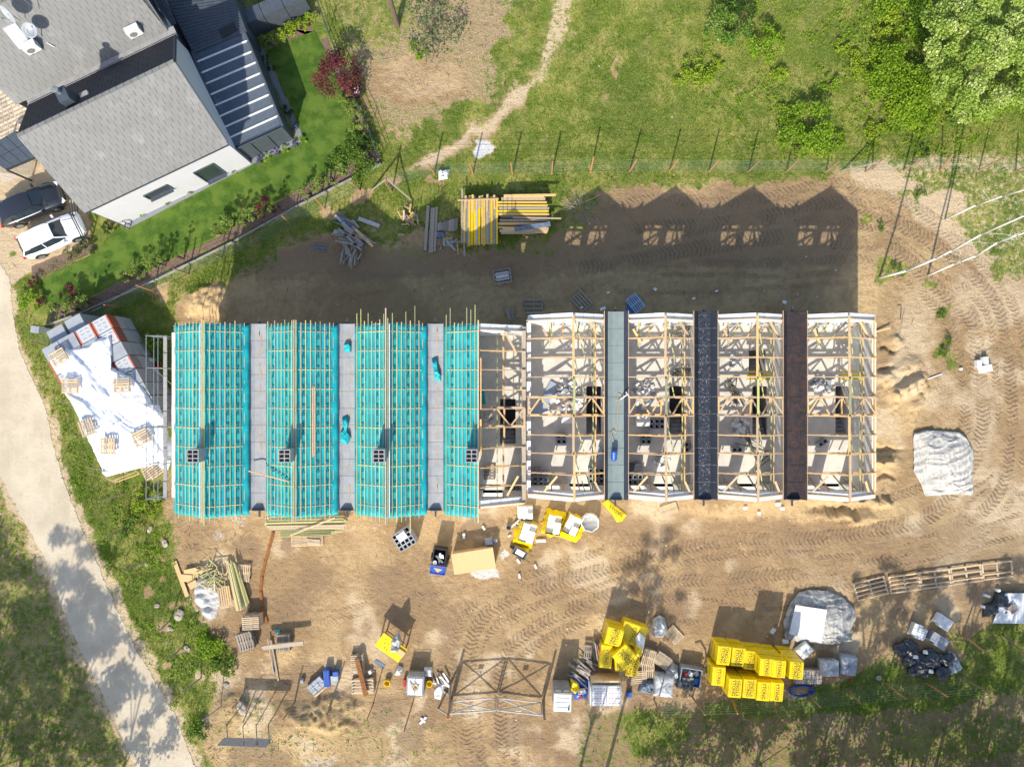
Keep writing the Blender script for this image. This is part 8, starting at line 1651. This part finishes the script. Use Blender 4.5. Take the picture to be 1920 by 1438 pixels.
# brushwood, roots, stones and litter on the soil
def sticks(name, n, prob, seed, lmin, lmax, mat, label, r0=.008, kind='stuff'):
    x, y, r = scatter(n, prob, seed); m = len(x); z = grid_at(HT, x, y)+.02; a = r.random(m)*6.283; l = r.uniform(lmin, lmax, m)/2; dx, dy = np.cos(a)*l, np.sin(a)*l; w = r0*(.6+r.random(m)); nx, ny = -np.sin(a)*w, np.cos(a)*w; b = r.normal(0, .12, m)*l
    V = np.stack([np.stack([x-dx, y-dy, z], 1), np.stack([x+nx+nx/w*b, y+ny+ny/w*b, z+w+.01], 1), np.stack([x+dx, y+dy, z+.03], 1), np.stack([x-nx+nx/w*b, y-ny+ny/w*b, z], 1)], 1).reshape(-1, 3)
    o = link(name, npmesh(name, V, np.arange(m*4).reshape(-1, 4), mat)); return tag(o, label, 'twigs', kind=kind)
brush = np.clip(pmask([(330,980),(560,960),(480,1040),(400,1060),(470,1240),(640,1320),(860,1350),(860,1500),(380,1500),(440,1260),(340,1130)], 20)+.9*pmask([(620,0),(960,-50),(930,200),(760,250),(650,120)], 30)+.6*pmask([(1080,1400),(1900,1400),(1900,1500),(1080,1500)], 20)+.15, 0, 1)*(1-lawnm)*(1-roadm)*np.clip((fbm(XX*.6, YY*.6, 91)-.42)*5, .05, 1)
sticks('brushwood_litter', 16000, brush*np.clip(1.1-gf, 0, 1), 12, .15, .7, m_bark, 'thin dark twigs and roots strewn over the soil', .011); sticks('pale_twigs', 5000, brush*.8*np.clip(1.1-gf, 0, 1), 13, .15, .6, m_woodgrey, 'thin pale twigs strewn over the soil', .010)
def bits(name, n, prob, seed, smin, smax, mat, label, cat):
    x, y, r = scatter(n, prob, seed); q = MB(); z = grid_at(HT, x, y)
    for i in range(len(x)): s = r.uniform(smin, smax); q.box((x[i], y[i], z[i]+s*.2), (s, s*r.uniform(.4,1), s*.5), rz=r.random()*3, rx=r.normal()*.4)
    o = q.build(name, mat); return tag(o, label, cat, kind='stuff')
lit = blob(1070,1205,70,34,-30,.9)*.9+blob(1200,1140,40,50,0,.9)*.8+blob(1260,1000,80,30,0,.9)*.25+blob(1100,430,50,25,0,.8)*.8+blob(1000,1150,160,60,0,.9)*.18+blob(1480,560,60,22,0,.9)*.7+blob(1100,565,60,14,0,.9)*.5+blob(1000,985,60,24,0,.9)*.5+blob(395,1120,26,40,10,.6)+blob(860,520,60,26,0,.9)*.3+blob(800,1300,60,30,0,.9)*.3+blob(1150,1290,120,30,0,.9)*.3+.012
bits('white_litter', 9000, np.clip(lit, 0, 1)*(1-lawnm)*(1-roadm)*.55*(1-gf*.7), 21, .03, .10, m_pale, 'small white chips and plastic litter scattered on the soil', 'litter'); bits('pebbles', 16000, np.clip((1-gf)*(1-lawnm)*(1-roadm)*.35, 0, 1)*(.3+.7*brush), 22, .03, .08, m_stone, 'small pebbles and clods scattered on the soil', 'pebbles')
def stone(px, py, r_, label, m=None):
    q = MB(); n = 12; sd = rnd.random()*9
    for j in range(7):
        ph = math.pi*j/6
        for i in range(n): a = 2*math.pi*i/n; k = r_*math.sin(ph)*(1+.18*math.sin(2*a+sd)+.1*math.sin(5*a+ph*3+sd)); q.v.append((k*math.cos(a)*1.25, k*math.sin(a), .45*r_*(1+math.cos(ph))*(1+.15*math.sin(3*a+sd))))
    for j in range(6):
        for i in range(n): i2 = (i+1)%n; q.f.append((j*n+i,(j+1)*n+i,(j+1)*n+i2,j*n+i2)); q.m.append(0)
    o = q.build('boulder', m or m_stone, None, False); o.location = GP(px, py); o.scale = (.8,.8,.6); o.rotation_euler = (0,0,rnd.random()*6); tag(o, label, 'stone', 'boulders at the lower left')
for (x, y, r_, lb) in ((337,1152,.42,'large grey boulder left of the white rubble'),(320,1178,.2,'small pale stone by the lane fence'),(373,1138,.18,'small tan stone beside the white rubble'),(295,1135,.2,'pale stone among the weeds'),(282,992,.25,'grey stone in the weeds below the scaffold'),(458,1322,.45,'big tan boulder near the left end of the front fence'),(310,1018,.28,'dark upright stone at the corner of the soil'),(352,1215,.25,'white foil covered stone beside the bush'),(276,1058,.15,'small white stone below the dark upright stone'),(424,1283,.2,'small stone below the dark bush'),(1647,1270,.22,'pale stone on the grass left of the rubbish bags')): stone(x, y, r_, lb)
# white rubble beside the boards
bits('white_rubble', 6000, np.clip(blob(397,1125,15,34,10,.5)+blob(383,1100,14,10,0,.5), 0, 1), 31, .08, .24, m_white, 'heap of white plaster and block rubble beside the osb offcuts', 'rubble')
for i, (x, y, h) in enumerate(((158,556,3.0),(325,478,2.6),(512,380,2.4),(292,492,2.3),(505,392,2.0))): bush(x, y, 6, h, L_mid, ORD[i]+' slim upright sapling by the garden kerb', 'tree', 'sapling', .06, 3.0, group='slim saplings along the kerb', nb=7)

th = np.clip(pmask([(1590,-40),(1760,-40),(1740,120),(1760,170),(1990,180),(1990,235),(1760,265),(1640,245),(1590,130)], 30)*np.clip((fbm(XX*.8, YY*.8, 181)-.40)*5, 0, 1), 0, 1)
x, y, r = scatter(60000, th, 41); m = len(x); P = np.stack([np.repeat(x, 4)+r.normal(0,.15,m*4), np.repeat(y, 4)+r.normal(0,.15,m*4), np.repeat(.2+1.3*fbm(x*.9, y*.9, 77), 4)*r.random(m*4)], 1)
tag(link('scrub_leaves', leafmesh('scrub_leaves', P, .10, L_green, np.clip(np.repeat(fbm(x*1.2, y*1.2, 78), 4)+r.normal(0,.15,m*4), 0, 1), .9, 1.3, 4)), 'loose bright scrub merging the thicket into the meadow', 'scrub', kind='stuff')
